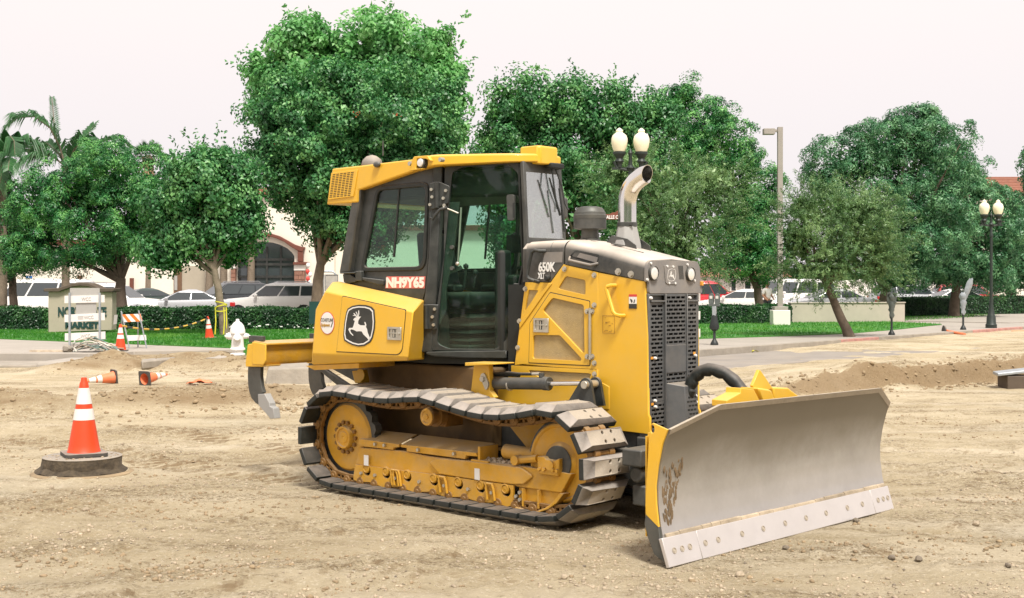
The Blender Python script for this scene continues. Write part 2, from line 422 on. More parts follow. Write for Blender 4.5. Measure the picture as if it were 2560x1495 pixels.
def dirt_mat():
    m = bpy.data.materials.new("graded_dirt")
    m.use_nodes = True
    nt = m.node_tree
    N, Lk = nt.nodes.new, nt.links.new
    b = nt.nodes["Principled BSDF"]
    b.inputs["Roughness"].default_value = 0.95
    b.inputs["Specular IOR Level"].default_value = 0.15
    g = N("ShaderNodeNewGeometry")

    def noise(scale, detail=8, rough=0.65, stretch=None, rot=0.0):
        n = N("ShaderNodeTexNoise")
        n.inputs["Scale"].default_value = scale
        n.inputs["Detail"].default_value = detail
        n.inputs["Roughness"].default_value = rough
        if stretch:
            mp = N("ShaderNodeMapping")
            mp.inputs["Scale"].default_value = stretch
            mp.inputs["Rotation"].default_value = (0, 0, rot)
            Lk(g.outputs["Position"], mp.inputs[0])
            Lk(mp.outputs[0], n.inputs["Vector"])
        else:
            Lk(g.outputs["Position"], n.inputs["Vector"])
        return n.outputs[0]

    def rng_(x, a, bb, c=0.0, d=1.0):
        r = N("ShaderNodeMapRange")
        r.inputs[1].default_value = a
        r.inputs[2].default_value = bb
        r.inputs[3].default_value = c
        r.inputs[4].default_value = d
        Lk(x, r.inputs[0])
        return r.outputs[0]

    def mix(f, a, bb):
        x = N("ShaderNodeMix")
        x.data_type = 'RGBA'
        if isinstance(f, float):
            x.inputs[0].default_value = f
        else:
            Lk(f, x.inputs[0])
        for i, v in ((6, a), (7, bb)):
            if isinstance(v, tuple):
                x.inputs[i].default_value = (*v, 1)
            else:
                Lk(v, x.inputs[i])
        return x.outputs[2]

    c = mix(rng_(noise(0.55, 6), 0.35, 0.65), (0.46, 0.375, 0.24), (0.60, 0.51, 0.355))
    # pale dry streaks left by tracks and tyres, two directions
    c = mix(rng_(noise(1.0, 7, 0.65, (0.10, 1.5, 1), R(8)), 0.50, 0.70, 0, 0.65), c, (0.70, 0.61, 0.47))
    c = mix(rng_(noise(1.3, 8, 0.68, (1.8, 0.16, 1), R(62)), 0.55, 0.70, 0, 0.55), c, (0.38, 0.295, 0.175))
    c = mix(rng_(noise(0.35, 5, 0.6), 0.56, 0.70, 0, 0.5), c, (0.50, 0.465, 0.37))          # grey stone dust

    def times(a_, b_):
        q = N("ShaderNodeMath")
        q.operation = 'MULTIPLY'
        Lk(a_, q.inputs[0])
        Lk(b_, q.inputs[1])
        return q.outputs[0]

    # damp crumbs gather in drifts between bare compacted patches; the drifts run with the traffic
    drift = rng_(noise(0.9, 8, 0.7, (0.45, 1.4, 1), R(-20)), 0.475, 0.60)
    for sc, lo, hi, amt, col in ((5.0, 0.50, 0.57, 0.65, (0.30, 0.225, 0.13)), (13.0, 0.52, 0.57, 0.75, (0.21, 0.15, 0.085)), (30.0, 0.52, 0.57, 0.80, (0.16, 0.115, 0.065)), (60.0, 0.53, 0.58, 0.7, (0.17, 0.125, 0.07))):
        c = mix(times(drift, rng_(noise(sc, 7, 0.78), lo, hi, 0, amt)), c, col)
    c = mix(rng_(noise(10.0, 8, 0.8), 0.575, 0.63, 0, 0.6), c, (0.27, 0.20, 0.115))
    c = mix(rng_(noise(33.0, 5, 0.75), 0.56, 0.62, 0, 0.6), c, (0.78, 0.70, 0.56))
    # the windrow and the broken bank on the left are heaps of freshly dug, browner soil
    pz = N("ShaderNodeSeparateXYZ")
    Lk(g.outputs["Position"], pz.inputs[0])
    dug = times(rng_(pz.outputs["Z"], 0.07, 0.17, 0, 0.62), rng_(pz.outputs["X"], 3.5, 1.5))
    dug = times(dug, rng_(noise(2.2, 8, 0.7), 0.36, 0.54, 0.35, 1.0))
    c = mix(dug, c, (0.27, 0.19, 0.105))
    # freshly turned soil where the ground is steep (the banks and heaps)
    sp = N("ShaderNodeSeparateXYZ")
    Lk(g.outputs["True Normal"], sp.inputs[0])
    steep = rng_(sp.outputs["Z"], 0.955, 0.80, 0, 0.85)
    c = mix(steep, c, (0.27, 0.19, 0.108))
    Lk(c, b.inputs["Base Color"])
    vo = N("ShaderNodeTexVoronoi")
    vo.inputs["Scale"].default_value = 26
    vo.inputs["Randomness"].default_value = 1.0
    Lk(g.outputs["Position"], vo.inputs["Vector"])
    h1 = noise(7.0, 12, 0.78)
    h2 = noise(38.0, 8, 0.75)
    a1 = N("ShaderNodeMath")
    a1.operation = 'MULTIPLY_ADD'
    Lk(h2, a1.inputs[0])
    a1.inputs[1].default_value = 0.35
    Lk(h1, a1.inputs[2])
    a2 = N("ShaderNodeMath")
    a2.operation = 'MULTIPLY_ADD'
    Lk(rng_(vo.outputs[0], 0.0, 0.35, 1, 0), a2.inputs[0])
    a2.inputs[1].default_value = 0.12
    Lk(a1.outputs[0], a2.inputs[2])
    bp = N("ShaderNodeBump")
    bp.inputs["Strength"].default_value = 1.0
    bp.inputs["Distance"].default_value = 0.06
    Lk(a2.outputs[0], bp.inputs["Height"])
    Lk(bp.outputs[0], b.inputs["Normal"])
    return m


MAT['dirt'] = dirt_mat()
MAT['frame_dark'] = pm("darkened_frame", (0.15, 0.085, 0.03), 0.7, var=0.3, scale=5, film=0.4, dcol=(0.10, 0.075, 0.05), dust=0.5)  # darkened from yellow so the area under the machine stays dark
MAT['shank'] = pm("ripper_steel", (0.095, 0.097, 0.09), 0.5, metal=0.4, var=0.25, scale=6, film=0.3, dcol=(0.25, 0.22, 0.18))
MAT['wall_grey'] = pm("low_wall_stucco", (0.46, 0.415, 0.345), 0.9, var=0.06, scale=1.5, film=0.2, dcol=(0.36, 0.32, 0.27))
MAT['mud'] = pm("dried_mud", (0.17, 0.115, 0.062), 0.95, var=0.3, scale=8)
MAT['base_grey'] = pm("base_grey", (0.34, 0.335, 0.325), 0.6, var=0.06)
MAT['stone'] = pm("loose_stone", (0.40, 0.325, 0.235), 0.9, var=0.45, scale=4, bump=0.2)
MAT['soil'] = pm("turned_soil", (0.29, 0.215, 0.13), 0.95, var=0.3, scale=3, bump=0.2)
MAT['stone_dark'] = pm("dark_stone", (0.20, 0.165, 0.125), 0.9, var=0.3, scale=6, bump=0.2)


# ------------------------------------------------------------------ mesh helpers
class MB:
    def __init__(s):
        s.bm = bmesh.new()
        s.mi = 0

    def face(s, pts):
        vs = [s.bm.verts.new(p) for p in pts]
        f = s.bm.faces.new(vs)
        f.material_index = s.mi
        return f

    def rings(s, rings, caps=True, closed=True):
        vr = [[s.bm.verts.new(p) for p in r] for r in rings]
        n = len(vr[0])
        for a, b in zip(vr, vr[1:]):
            for i in range(n if closed else n - 1):
                j = (i + 1) % n
                f = s.bm.faces.new((a[i], a[j], b[j], b[i]))
                f.material_index = s.mi
        if caps and n > 2:
            for r, rev in ((vr[0], True), (vr[-1], False)):
                f = s.bm.faces.new(list(reversed(r)) if rev else r)
                f.material_index = s.mi
        return s

    def box(s, x0, x1, y0, y1, z0, z1, M=None):
        P = [(x0, y0), (x1, y0), (x1, y1), (x0, y1)]
        rs = [[Vector((a, b, z)) for a, b in P] for z in (z0, z1)]
        if M:
            rs = [[M @ v for v in r] for r in rs]
        return s.rings(rs)

    def prism(s, pts, a, b, ax='y'):
        """2-D outline extruded from a to b; ax y: points are (x,z); ax x: (y,z); ax z: (x,y)"""
        f = {'y': lambda p, t: Vector((p[0], t, p[1])), 'x': lambda p, t: Vector((t, p[0], p[1])),
             'z': lambda p, t: Vector((p[0], p[1], t))}[ax]
        return s.rings([[f(p, a) for p in pts], [f(p, b) for p in pts]])

    def plate(s, outer, holes, fn, t0, t1):
        """flat sheet with real holes; fn(a, b, t) maps sheet coordinates into space"""
        loops = [outer] + list(holes)
        e = []
        lv = []
        for lp in loops:
            vs = [s.bm.verts.new((p[0], p[1], 0)) for p in lp]
            lv.append(vs)
            for i in range(len(vs)):
                e.append(s.bm.edges.new((vs[i], vs[(i + 1) % len(vs)])))
        r = bmesh.ops.triangle_fill(s.bm, use_beauty=True, use_dissolve=False, edges=e, normal=(0, 0, 1))
        fs = [g for g in r['geom'] if isinstance(g, bmesh.types.BMFace)]
        mp = {}
        for vs in lv:
            for v in vs:
                mp[v] = s.bm.verts.new(fn(v.co.x, v.co.y, t1))
        for f in fs:
            f.material_index = s.mi
            n = s.bm.faces.new([mp[v] for v in reversed(f.verts)])
            n.material_index = s.mi
        for vs in lv:
            for i in range(len(vs)):
                a, b = vs[i], vs[(i + 1) % len(vs)]
                f = s.bm.faces.new((a, b, mp[b], mp[a]))
                f.material_index = s.mi
        for vs in lv:
            for v in vs:
                v.co = fn(v.co.x, v.co.y, t0)
        return s

    def cyl(s, p0, p1, r, r2=None, n=16, caps=True):
        return s.tube([p0, p1], [r, r if r2 is None else r2], n, caps)

    def tube(s, pts, r, n=8, caps=True):
        pts = [Vector(p) for p in pts]
        rr = r if isinstance(r, (list, tuple)) else [r] * len(pts)
        d0 = (pts[1] - pts[0]).normalized()
        x = d0.orthogonal().normalized()
        rings = []
        for i, p in enumerate(pts):
            d = (pts[min(i + 1, len(pts) - 1)] - pts[max(i - 1, 0)]).normalized()
            x = (x - d * x.dot(d)).normalized()
            y = d.cross(x)
            rings.append([p + (x * math.cos(2 * PI * k / n) + y * math.sin(2 * PI * k / n)) * rr[i] for k in range(n)])
        return s.rings(rings, caps)

    def lathe(s, prof, n=20, M=None, caps=True):
        rs = [[Vector((r * math.cos(2 * PI * k / n), r * math.sin(2 * PI * k / n), z)) for k in range(n)] for r, z in prof]
        if M:
            rs = [[M @ v for v in r] for r in rs]
        return s.rings(rs, caps)

    def ball(s, c, r, sub=1, sc=(1, 1, 1), jit=0.0):
        ret = bmesh.ops.create_icosphere(s.bm, subdivisions=sub, radius=1)
        for v in ret['verts']:
            k = 1 + random.uniform(-jit, jit)
            v.co = Vector(c) + Vector((v.co.x * sc[0], v.co.y * sc[1], v.co.z * sc[2])) * r * k
        for f in {f for v in ret['verts'] for f in v.link_faces}:
            f.material_index = s.mi
        return s

    def out(s, name, mat, parent=None, bev=0.0, smooth=35, kind=None, label=None, seg=2):
        bmesh.ops.recalc_face_normals(s.bm, faces=s.bm.faces)
        me = bpy.data.meshes.new(name)
        s.bm.to_mesh(me)
        s.bm.free()
        return finish(name, me, mat, parent, bev, smooth, kind, label, seg)


def finish(name, me, mat, parent=None, bev=0.0, smooth=35, kind=None, label=None, seg=2):
    for mm in (mat if isinstance(mat, (list, tuple)) else [mat]):
        me.materials.append(MAT[mm])
    if smooth:
        me.polygons.foreach_set("use_smooth", [True] * len(me.polygons))
        me.set_sharp_from_angle(angle=R(smooth))
    o = bpy.data.objects.new(name, me)
    COL.objects.link(o)
    if parent is not None:
        o.parent = parent
    if bev:
        b = o.modifiers.new("bevel", 'BEVEL')
        b.width = bev
        b.segments = seg
        b.limit_method = 'ANGLE'
        b.angle_limit = R(40)
        b.harden_normals = False
    if kind:
        o["kind"] = kind
    if label:
        o["label"] = label
    return o


def thing(name, label, cat, loc=(0, 0, 0), rz=0.0, group=None):
    o = bpy.data.objects.new(name, None)
    COL.objects.link(o)
    o.empty_display_size = 0.2
    o.location = loc
    o.rotation_euler = (0, 0, rz)
    return tag(o, label, cat, group)


def tag(o, label, cat, group=None):
    o["label"] = label
    o["category"] = cat
    if group:
        o["group"] = group
    return o


def dup(o, parent=None, loc=None, rz=None, label=None):
    """copy of a thing or part together with its children, sharing the meshes"""
    c = o.copy()
    COL.objects.link(c)
    if parent is not None:
        c.parent = parent
    if loc is not None:
        c.location = loc
    if rz is not None:
        c.rotation_euler = (0, 0, rz)
    if label:
        c["label"] = label
    for ch in list(o.children):
        dup(ch, c)
    return c


def mirror_part(o, parent, name=None):
    """the same part on the other side of the machine (mesh mirrored about y = 0), with its sub-parts"""
    me = o.data.copy()
    me.transform(Matrix.Scale(-1, 4, (0, 1, 0)))
    me.flip_normals()
    c = bpy.data.objects.new(name or o.name.split('.')[0], me)
    COL.objects.link(c)
    c.parent = parent
    c.location = (o.location.x, -o.location.y, o.location.z)
    for md in o.modifiers:
        if md.type == 'BEVEL':
            b = c.modifiers.new("bevel", 'BEVEL')
            b.width, b.segments, b.limit_method, b.angle_limit = md.width, md.segments, md.limit_method, md.angle_limit
    if "kind" in o:
        c["kind"] = o["kind"]
    for ch in o.children:
        if ch.type == 'MESH':
            mirror_part(ch, c)
    return c


def rpoly(pts, r, n=4):
    """round the corners of an outline; r a number or one per corner"""
    out = []
    k = len(pts)
    for i in range(k):
        p, a, b = Vector(pts[i]), Vector(pts[i - 1]), Vector(pts[(i + 1) % k])
        ri = r[i] if isinstance(r, (list, tuple)) else r
        if ri <= 0:
            out.append(tuple(p))
            continue
        da, db = (a - p), (b - p)
        d = min(ri, da.length * 0.48, db.length * 0.48)
        p0, p1 = p + da.normalized() * d, p + db.normalized() * d
        for j in range(n + 1):
            t = j / n
            q = p0 * (1 - t) ** 2 + p * 2 * t * (1 - t) + p1 * t * t
            out.append(tuple(q))
    return out


def circle(cx, cy, r, n=12, a0=0.0, ry=None):
    return [(cx + r * math.cos(a0 + 2 * PI * i / n), cy + (ry or r) * math.sin(a0 + 2 * PI * i / n)) for i in range(n)]


def grow(pts, d):
    """outline moved outwards by d (inwards if negative)"""
    k = len(pts)
    ar = sum(pts[i - 1][0] * pts[i][1] - pts[i][0] * pts[i - 1][1] for i in range(k))
    s = 1 if ar > 0 else -1
    out = []
    for i in range(k):
        p, a, b = Vector(pts[i]), Vector(pts[i - 1]), Vector(pts[(i + 1) % k])
        e1, e2 = (p - a), (b - p)
        if e1.length < 1e-6 or e2.length < 1e-6:
            out.append(tuple(p))
            continue
        e1.normalize()
        e2.normalize()
        n = Vector((e1.y + e2.y, -e1.x - e2.x)) * s
        if n.length < 1e-6:
            out.append(tuple(p))
            continue
        n.normalize()
        c = max(0.35, n.dot(Vector((e1.y, -e1.x)) * s))
        out.append(tuple(p + n * d / c))
    return out


def side_fn(y0):
    return lambda a, b, t: Vector((a, y0 + t, b))


def front_fn(x0):
    return lambda a, b, t: Vector((x0 + t, a, b))


_fonts = {}


def text_mesh(body, size, fn_m, depth=0.004, bold=0.0, wx=1.0, align='LEFT', shear=0.0, fit=None):
    """lettering as a mesh; fn_m is the matrix that stands the text up in its parent's frame"""
    cu = bpy.data.curves.new("lettering", 'FONT')
    cu.body = body
    cu.size = size
    cu.extrude = depth
    cu.offset = bold
    cu.align_x = align
    cu.shear = shear
    cu.resolution_u = 3
    o = bpy.data.objects.new("lettering", cu)
    COL.objects.link(o)
    dg = bpy.context.evaluated_depsgraph_get()
    me = bpy.data.meshes.new_from_object(o.evaluated_get(dg))
    bpy.data.objects.remove(o)
    bpy.data.curves.remove(cu)
    if fit:
        xs = [v.co.x for v in me.vertices]
        me.transform(Matrix.Translation((-min(xs), 0, 0)))
        wx = fit / (max(xs) - min(xs))
    me.transform(Matrix.Diagonal((wx, 1, 1, 1)))
    me.transform(fn_m)
    me.materials.clear()
    return me


def lettering(body, size, M, mat, parent, depth=0.004, bold=0.0, wx=1.0, align='LEFT', shear=0.0, fit=None):
    me = text_mesh(body, size, M, depth, bold, wx, align, shear, fit)
    return finish("lettering", me, mat, parent, smooth=0)


def frame_mat(origin, ex, ey):
    ex, ey = Vector(ex).normalized(), Vector(ey).normalized()
    ez = ex.cross(ey)
    M = Matrix((ex, ey, ez)).transposed().to_4x4()
    M.translation = Vector(origin)
    return M


# ================================================================== the bulldozer
# local frame: x forward, y to its left, z up; the near side (its right) is at negative y
DOZ = thing("bulldozer", "yellow crawler bulldozer with a wide steel blade parked on the graded dirt", "bulldozer",
            (-0.941, 11.331, 0), -0.7354)

# ---- tracks
SC = (0.12, 0.444)     # sprocket centre (x, z)
IC = (2.44, 0.444)     # idler centre
PR = 0.352             # pin circle radius
path = [(IC[0] - (IC[0] - SC[0]) * i / 40, SC[1] - PR) for i in range(41)]
path += [(SC[0] - PR * math.sin(PI * i / 40), SC[1] - PR * math.cos(PI * i / 40)) for i in range(1, 40)]
topx = [0.12, 0.30, 0.50, 0.70, 0.90, 1.08, 1.20, 1.40, 1.60, 1.80, 2.00, 2.22, 2.44]
topz = [0.796, 0.792, 0.776, 0.768, 0.778, 0.800, 0.806, 0.778, 0.744, 0.722, 0.722, 0.752, 0.796]
for i in range(len(topx) - 1):
    for k in range(6):
        t = k / 6
        # smooth interpolation of the sagging upper run
        z0, z1 = topz[max(i - 1, 0)], topz[min(i + 2, len(topz) - 1)]
        a, b = topz[i], topz[i + 1]
        m0, m1 = (b - z0) / 2, (z1 - a) / 2
        z = (2 * t ** 3 - 3 * t ** 2 + 1) * a + (t ** 3 - 2 * t ** 2 + t) * m0 + (-2 * t ** 3 + 3 * t ** 2) * b + (t ** 3 - t ** 2) * m1
        path.append((topx[i] + (topx[i + 1] - topx[i]) * t, z))
path += [(IC[0] + PR * math.sin(PI * i / 40), IC[1] + PR * math.cos(PI * i / 40)) for i in range(0, 40)]
P = np.array(path)
seg = np.hypot(*(np.roll(P, -1, 0) - P).T)
cum = np.concatenate([[0], np.cumsum(seg)])
LEN = cum[-1]
NSH = 40
PITCH = LEN / NSH


def at_path(s):
    s = s % LEN
    i = min(np.searchsorted(cum, s, side='right') - 1, len(P) - 1)
    q = P[(i + 1) % len(P)]
    t = (s - cum[i]) / max(seg[i], 1e-9)
    return P[i] * (1 - t) + q * t


# one shoe: a thick plate with bevelled ends and a pad face with four bolt holes
hp = PITCH / 2 - 0.013
W2 = 0.265
mb = MB()
mb.mi = 1


def ring_(x, y, n):
    return [Vector(p) for p in ((-x, -y, n), (x, -y, n), (x, y, n), (-x, y, n))]


mb.rings([ring_(hp, W2, 0.008), ring_(hp + 0.001, W2 + 0.002, 0.02), ring_(hp, W2, 0.050)], caps=False)
f = mb.face(ring_(hp, W2, 0.008))
mb.mi = 2
mb.rings([ring_(hp, W2, 0.050), ring_(hp - 0.018, W2 - 0.075, 0.092)], caps=False)
mb.mi = 0
holes = [circle(sx * 0.034, 0.035 + sy * 0.05, 0.0145, 8) for sx in (-1, 1) for sy in (-1, 1)]
outer = [(-hp + 0.018, -W2 + 0.075), (hp - 0.018, -W2 + 0.075), (hp - 0.018, W2 - 0.075), (-hp + 0.018, W2 - 0.075)]
mb.plate(outer, holes, lambda a, b, t: Vector((a, b, t)), 0.092, 0.070)
mb.mi = 1
bmesh.ops.remove_doubles(mb.bm, verts=mb.bm.verts, dist=0.0008)
shoe = mb.out("track_shoe", ["pad", "rubber", "pad_bevel"], DOZ, bev=0.004)
mb = MB()
for s in (-1, 1):
    y = s * 0.082
    mb.box(-PITCH / 2 - 0.03, PITCH / 2 + 0.03, y - 0.016, y + 0.016, -0.050, -0.026)            # rail
    mb.cyl((-PITCH / 2, y - 0.028, 0), (-PITCH / 2, y + 0.028, 0), 0.042, n=12)                     # pin boss
    mb.cyl((-PITCH / 2, y - 0.034, 0), (-PITCH / 2, y + 0.034, 0), 0.019, n=8)                      # pin end
    mb.box(-0.012, 0.010, y - 0.014, y + 0.014, -0.03, 0.010)                                       # posts between the windows
    mb.box(0.040, 0.058, y - 0.014, y + 0.014, -0.03, 0.010)
    mb.box(-PITCH / 2 + 0.02, PITCH / 2 - 0.01, y - 0.014, y + 0.014, -0.004, 0.0085)
mb.cyl((-PITCH / 2, -0.07, 0), (-PITCH / 2, 0.07, 0), 0.03, n=10)                                  # bushing
link = mb.out("track_link", "yellow_link", shoe, bev=0.003, seg=1)

S0 = 40 * 0
first = True
shift = (cum[40] + PI * PR / 2) % PITCH       # a shoe stands square at the very back
for sgn in (-1, 1):
    for k in range(NSH):
        s = shift + k * PITCH
        p = at_path(s)
        a, b = at_path(s - PITCH / 2), at_path(s + PITCH / 2)
        t = Vector((b[0] - a[0], 0, b[1] - a[1])).normalized()
        c = (np.array(a) + np.array(b)) / 2
        M = Matrix(((t.x, 0, -t.z, c[0]), (0, 1, 0, sgn * 0.735), (t.z, 0, t.x, c[1]), (0, 0, 0, 1)))
        if sgn > 0:
            M = M @ Matrix.Diagonal((1, -1, 1, 1)) if False else M
        if first:
            o = shoe
            first = False
        else:
            o = shoe.copy()
            COL.objects.link(o)
            o.parent = DOZ
            l2 = link.copy()
            COL.objects.link(l2)
            l2.parent = o
        o.matrix_local = M


# ---- wheels of the near track, then the same on the far side
def near_and_far(o):
    mirror_part(o, DOZ)


mb = MB()
ycy = lambda y, z: Matrix(((1, 0, 0, SC[0]), (0, 0, -1, y), (0, 1, 0, SC[1]), (0, 0, 0, 1)))     # lathe axis to -y


def axis_y(cx, cz, y):
    return Matrix(((1, 0, 0, cx), (0, 0, -1, y), (0, 1, 0, cz), (0, 0, 0, 1)))


mb.lathe([(0.0, 0.0), (0.272, 0.0), (0.288, 0.012), (0.29, 0.03), (0.268, 0.052), (0.20, 0.060), (0.145, 0.062), (0.0, 0.062)], 48, axis_y(SC[0], SC[1], -0.735))
spr = mb.out("drive_sprocket", "yellow_dirty", DOZ)
mb = MB()
mb.lathe([(0.0, 0.0), (0.098, 0.0), (0.098, 0.03), (0.09, 0.045), (0.078, 0.045), (0.072, 0.030), (0.05, 0.030), (0.045, 0.036), (0.012, 0.038), (0.0, 0.03)], 32, axis_y(SC[0], SC[1], -0.797))
mb.out("sprocket_hub", "yellow_dirty", spr)
mb = MB()
for k in range(14):
    a = 2 * PI * k / 14
    c = Vector((SC[0] + 0.125 * math.cos(a), -0.797, SC[1] + 0.125 * math.sin(a)))
    mb.cyl(c, c + Vector((0, -0.022, 0)), 0.017, n=6)
mb.out("hub_bolts", "yellow_link", spr, smooth=0, kind="stuff")
mb = MB()
tooth = []
for k in range(54):
    a = 2 * PI * k / 54
    r = (0.345, 0.318, 0.345)[k % 3] if k % 3 != 1 else 0.318
    tooth.append((SC[0] + r * math.cos(a), SC[1] + r * math.sin(a)))
mb.plate(tooth, [circle(SC[0], SC[1], 0.27, 32)], side_fn(-0.77), 0, 0.07)
mb.out("sprocket_rim", "darksteel", spr)
near_and_far(spr)

mb = MB()
mb.lathe([(0.0, 0.0), (0.27, 0.0), (0.288, 0.02), (0.288, 0.075), (0.276, 0.088), (0.262, 0.090), (0.250, 0.078), (0.15, 0.070), (0.12, 0.095), (0.06, 0.10), (0.0, 0.10)], 48, axis_y(IC[0], IC[1], -0.70))
idl = mb.out("idler_wheel", "yellow_dirty", DOZ)
mb = MB()
mb.lathe([(0.27, 0.0), (0.31, 0.004), (0.31, 0.05), (0.27, 0.054)], 48, axis_y(IC[0], IC[1], -0.712), caps=False)
mb.out("idler_flange", "darksteel", idl)
mb = MB()
mb.lathe([(0.10, 0), (0.125, 0.006), (0.12, 0.012), (0.0, 0.014)], 24, axis_y(IC[0], IC[1], -0.798))
mb.out("idler_seal", "darksteel", idl)
near_and_far(idl)

mb = MB()
mb.lathe([(0.0, 0.0), (0.07, 0.0), (0.07, 0.06), (0.085, 0.062), (0.085, 0.085), (0.06, 0.085), (0.06, 0.13), (0.072, 0.14), (0.072, 0.165), (0.060, 0.168), (0.050, 0.158), (0.02, 0.156), (0.0, 0.162)], 28, axis_y(1.16, 0.69, -0.70))
car = mb.out("carrier_roller", "yellow_link", DOZ)
mb = MB()
mb.lathe([(0.0, 0), (0.066, 0.0), (0.066, 0.01), (0.05, 0.012), (0.046, 0.004), (0.02, 0.004), (0.018, 0.014), (0.0, 0.014)], 24, axis_y(1.16, 0.69, -0.866))
mb.out("roller_cap", "yellow_dirty", car)
mb = MB()
mb.box(1.02, 1.20, -0.70, -0.50, 0.60, 0.70)
mb.out("roller_bracket", "yellow_link", car, bev=0.01)
near_and_far(car)

# ---- track frame: long beam, covers, rock guard with roller openings
YF = -0.82
mb = MB()
beam = [(0.311,0.374),(0.254,0.232)] + [(0.801,0.233),(1.252,0.241),(2.032,0.243)] + [(2.056,0.235),(2.486,0.236),(2.577,0.38),(2.479,0.385),(2.011,0.39)] + [(1.142,0.375),(0.89,0.39),(0.801,0.391)]
mb.prism(beam, YF, YF + 0.22)
tf = mb.out("track_frame", "yellow_dirty", DOZ, bev=0.006)
mb = MB()
wear = [(1.158,0.331),(1.23,0.373),(1.584,0.383),(2.095,0.386)] + [(2.134,0.376),(2.215,0.339),(2.221,0.321),(2.141,0.263),(2.074,0.255)] + [(2.035,0.251),(1.664,0.247),(1.264,0.251)]
mb.prism(wear, YF - 0.022, YF - 0.001)
mb.out("wear_plate", "yellow_dirty", tf, bev=0.008)
mb = MB()
for poly in ([(0.316,0.447),(0.719,0.446),(0.8,0.443),(0.8,0.419),(0.733,0.41),(0.728,0.391),(0.311,0.389)],
             [(0.826,0.445),(1.653,0.451),(1.665,0.423),(1.552,0.419),(1.536,0.391),(0.89,0.393),(0.89,0.42),(0.826,0.421)]):
    mb = MB()
    x = [p[0] for p in poly]
    z1 = max(p[1] for p in poly)
    mb.prism(poly, YF - 0.012, YF + 0.03)
    a, b = poly[0], [p for p in poly if p[0] > max(x) - 0.03][0]
    zt = (poly[0][1] + poly[1][1]) / 2
    mb.rings([[Vector((min(x), YF - 0.01, poly[0][1] - 0.004)), Vector((max(x) - 0.01, YF - 0.01, poly[1][1] - 0.004)), Vector((max(x) - 0.01, YF - 0.01, poly[1][1] - 0.012)), Vector((min(x), YF - 0.01, poly[0][1] - 0.012))],
              [Vector((min(x), YF + 0.20, 0.505)), Vector((max(x) - 0.01, YF + 0.20, 0.505)), Vector((max(x) - 0.01, YF + 0.20, 0.495)), Vector((min(x), YF + 0.20, 0.495))]])
    mb.out("frame_cover", "yellow_dirty", tf, bev=0.004)
mb = MB()
mb.box(1.665, 1.69, YF - 0.005, YF + 0.2, 0.39, 0.50)
mb.box(1.60, 1.78, YF - 0.012, YF + 0.2, 0.372, 0.398)
mb.out("cover_stop", "yellow_dirty", tf, bev=0.004)
guard = [(0.277,0.233),(0.256,0.135),(0.256,0.107)] + [(0.30, 0.095), (0.45, 0.105), (0.62, 0.082), (0.80, 0.104), (0.98, 0.082), (1.16, 0.104), (1.34, 0.082), (1.52, 0.104), (1.70, 0.082), (1.86, 0.098), (1.98, 0.082), (2.03, 0.10), (2.04, 0.245), (1.5, 0.243), (1.0, 0.240)]
RX = [0.411, 0.647, 0.896, 1.197, 1.467, 1.70, 1.956]
rholes = [circle(x + 0.012, 0.196, 0.046, 12, ry=0.042) for x in RX]
mb = MB()
mb.plate(guard, rholes, side_fn(YF - 0.018), 0, 0.02)
gd = mb.out("rock_guard", "yellow_dirty", tf)
mb = MB()
mb.box(0.30, 2.0, YF + 0.03, YF + 0.05, 0.08, 0.25)
mb.out("guard_backing", "dark", tf)
mb = MB()
mb.lathe([(0.0, 0.0), (0.038, 0.0), (0.038, 0.03), (0.030, 0.034), (0.028, 0.03), (0.012, 0.03), (0.0, 0.034)], 16, axis_y(RX[0], 0.212, YF + 0.012))
rol = mb.out("track_roller", "yellow_dirty", tf)
for x in RX[1:]:
    o = rol.copy()
    COL.objects.link(o)
    o.parent = tf
    o.location.x = x - RX[0]
mb = MB()
x0 = 0.56
mb.tube([(x0 - 0.02, YF - 0.03, 0.115), (x0 - 0.030, YF - 0.036, 0.205), (x0 - 0.02, YF - 0.036, 0.236), (x0 + 0.03, YF - 0.036, 0.236), (x0 + 0.045, YF - 0.036, 0.205), (x0 + 0.055, YF - 0.03, 0.115)], 0.010, 8)
hk = mb.out("guide_loop", "yellow_dirty", tf)
for x in (0.79, 1.31, 1.81):
    if x > 0.6:
        o = hk.copy()
        COL.objects.link(o)
        o.parent = tf
        o.location.x = x - x0
hk.location.x = 0.79 - x0 - 0.25 + 0.225
mb = MB()
for x in (0.36, 0.53, 0.775, 1.05, 1.33, 1.585, 1.83, 2.075):
    for z in (0.17,):
        mb.cyl((x, YF - 0.017, z), (x, YF - 0.036, z), 0.014, n=6)
for x, z in [(0.526,0.422),(0.639,0.423)] + [(1.032,0.419),(1.43,0.424)] + [(2.108,0.201),(2.108,0.148)]:
    mb.cyl((x, YF - 0.012, z), (x, YF - 0.032, z), 0.014, n=6)
mb.out("frame_bolts", "zinc", tf, smooth=0, kind="stuff")
mb = MB()
for (x, z) in [(0.423,0.281)] + [(1.68,0.293)]:
    mb = MB()
    mb.box(x - 0.026, x + 0.026, YF - 0.028, YF - 0.0225, z - 0.042, z + 0.042)
    st = mb.out("grease_sticker", "white", tf)
    st.location = (0, 0, 0)
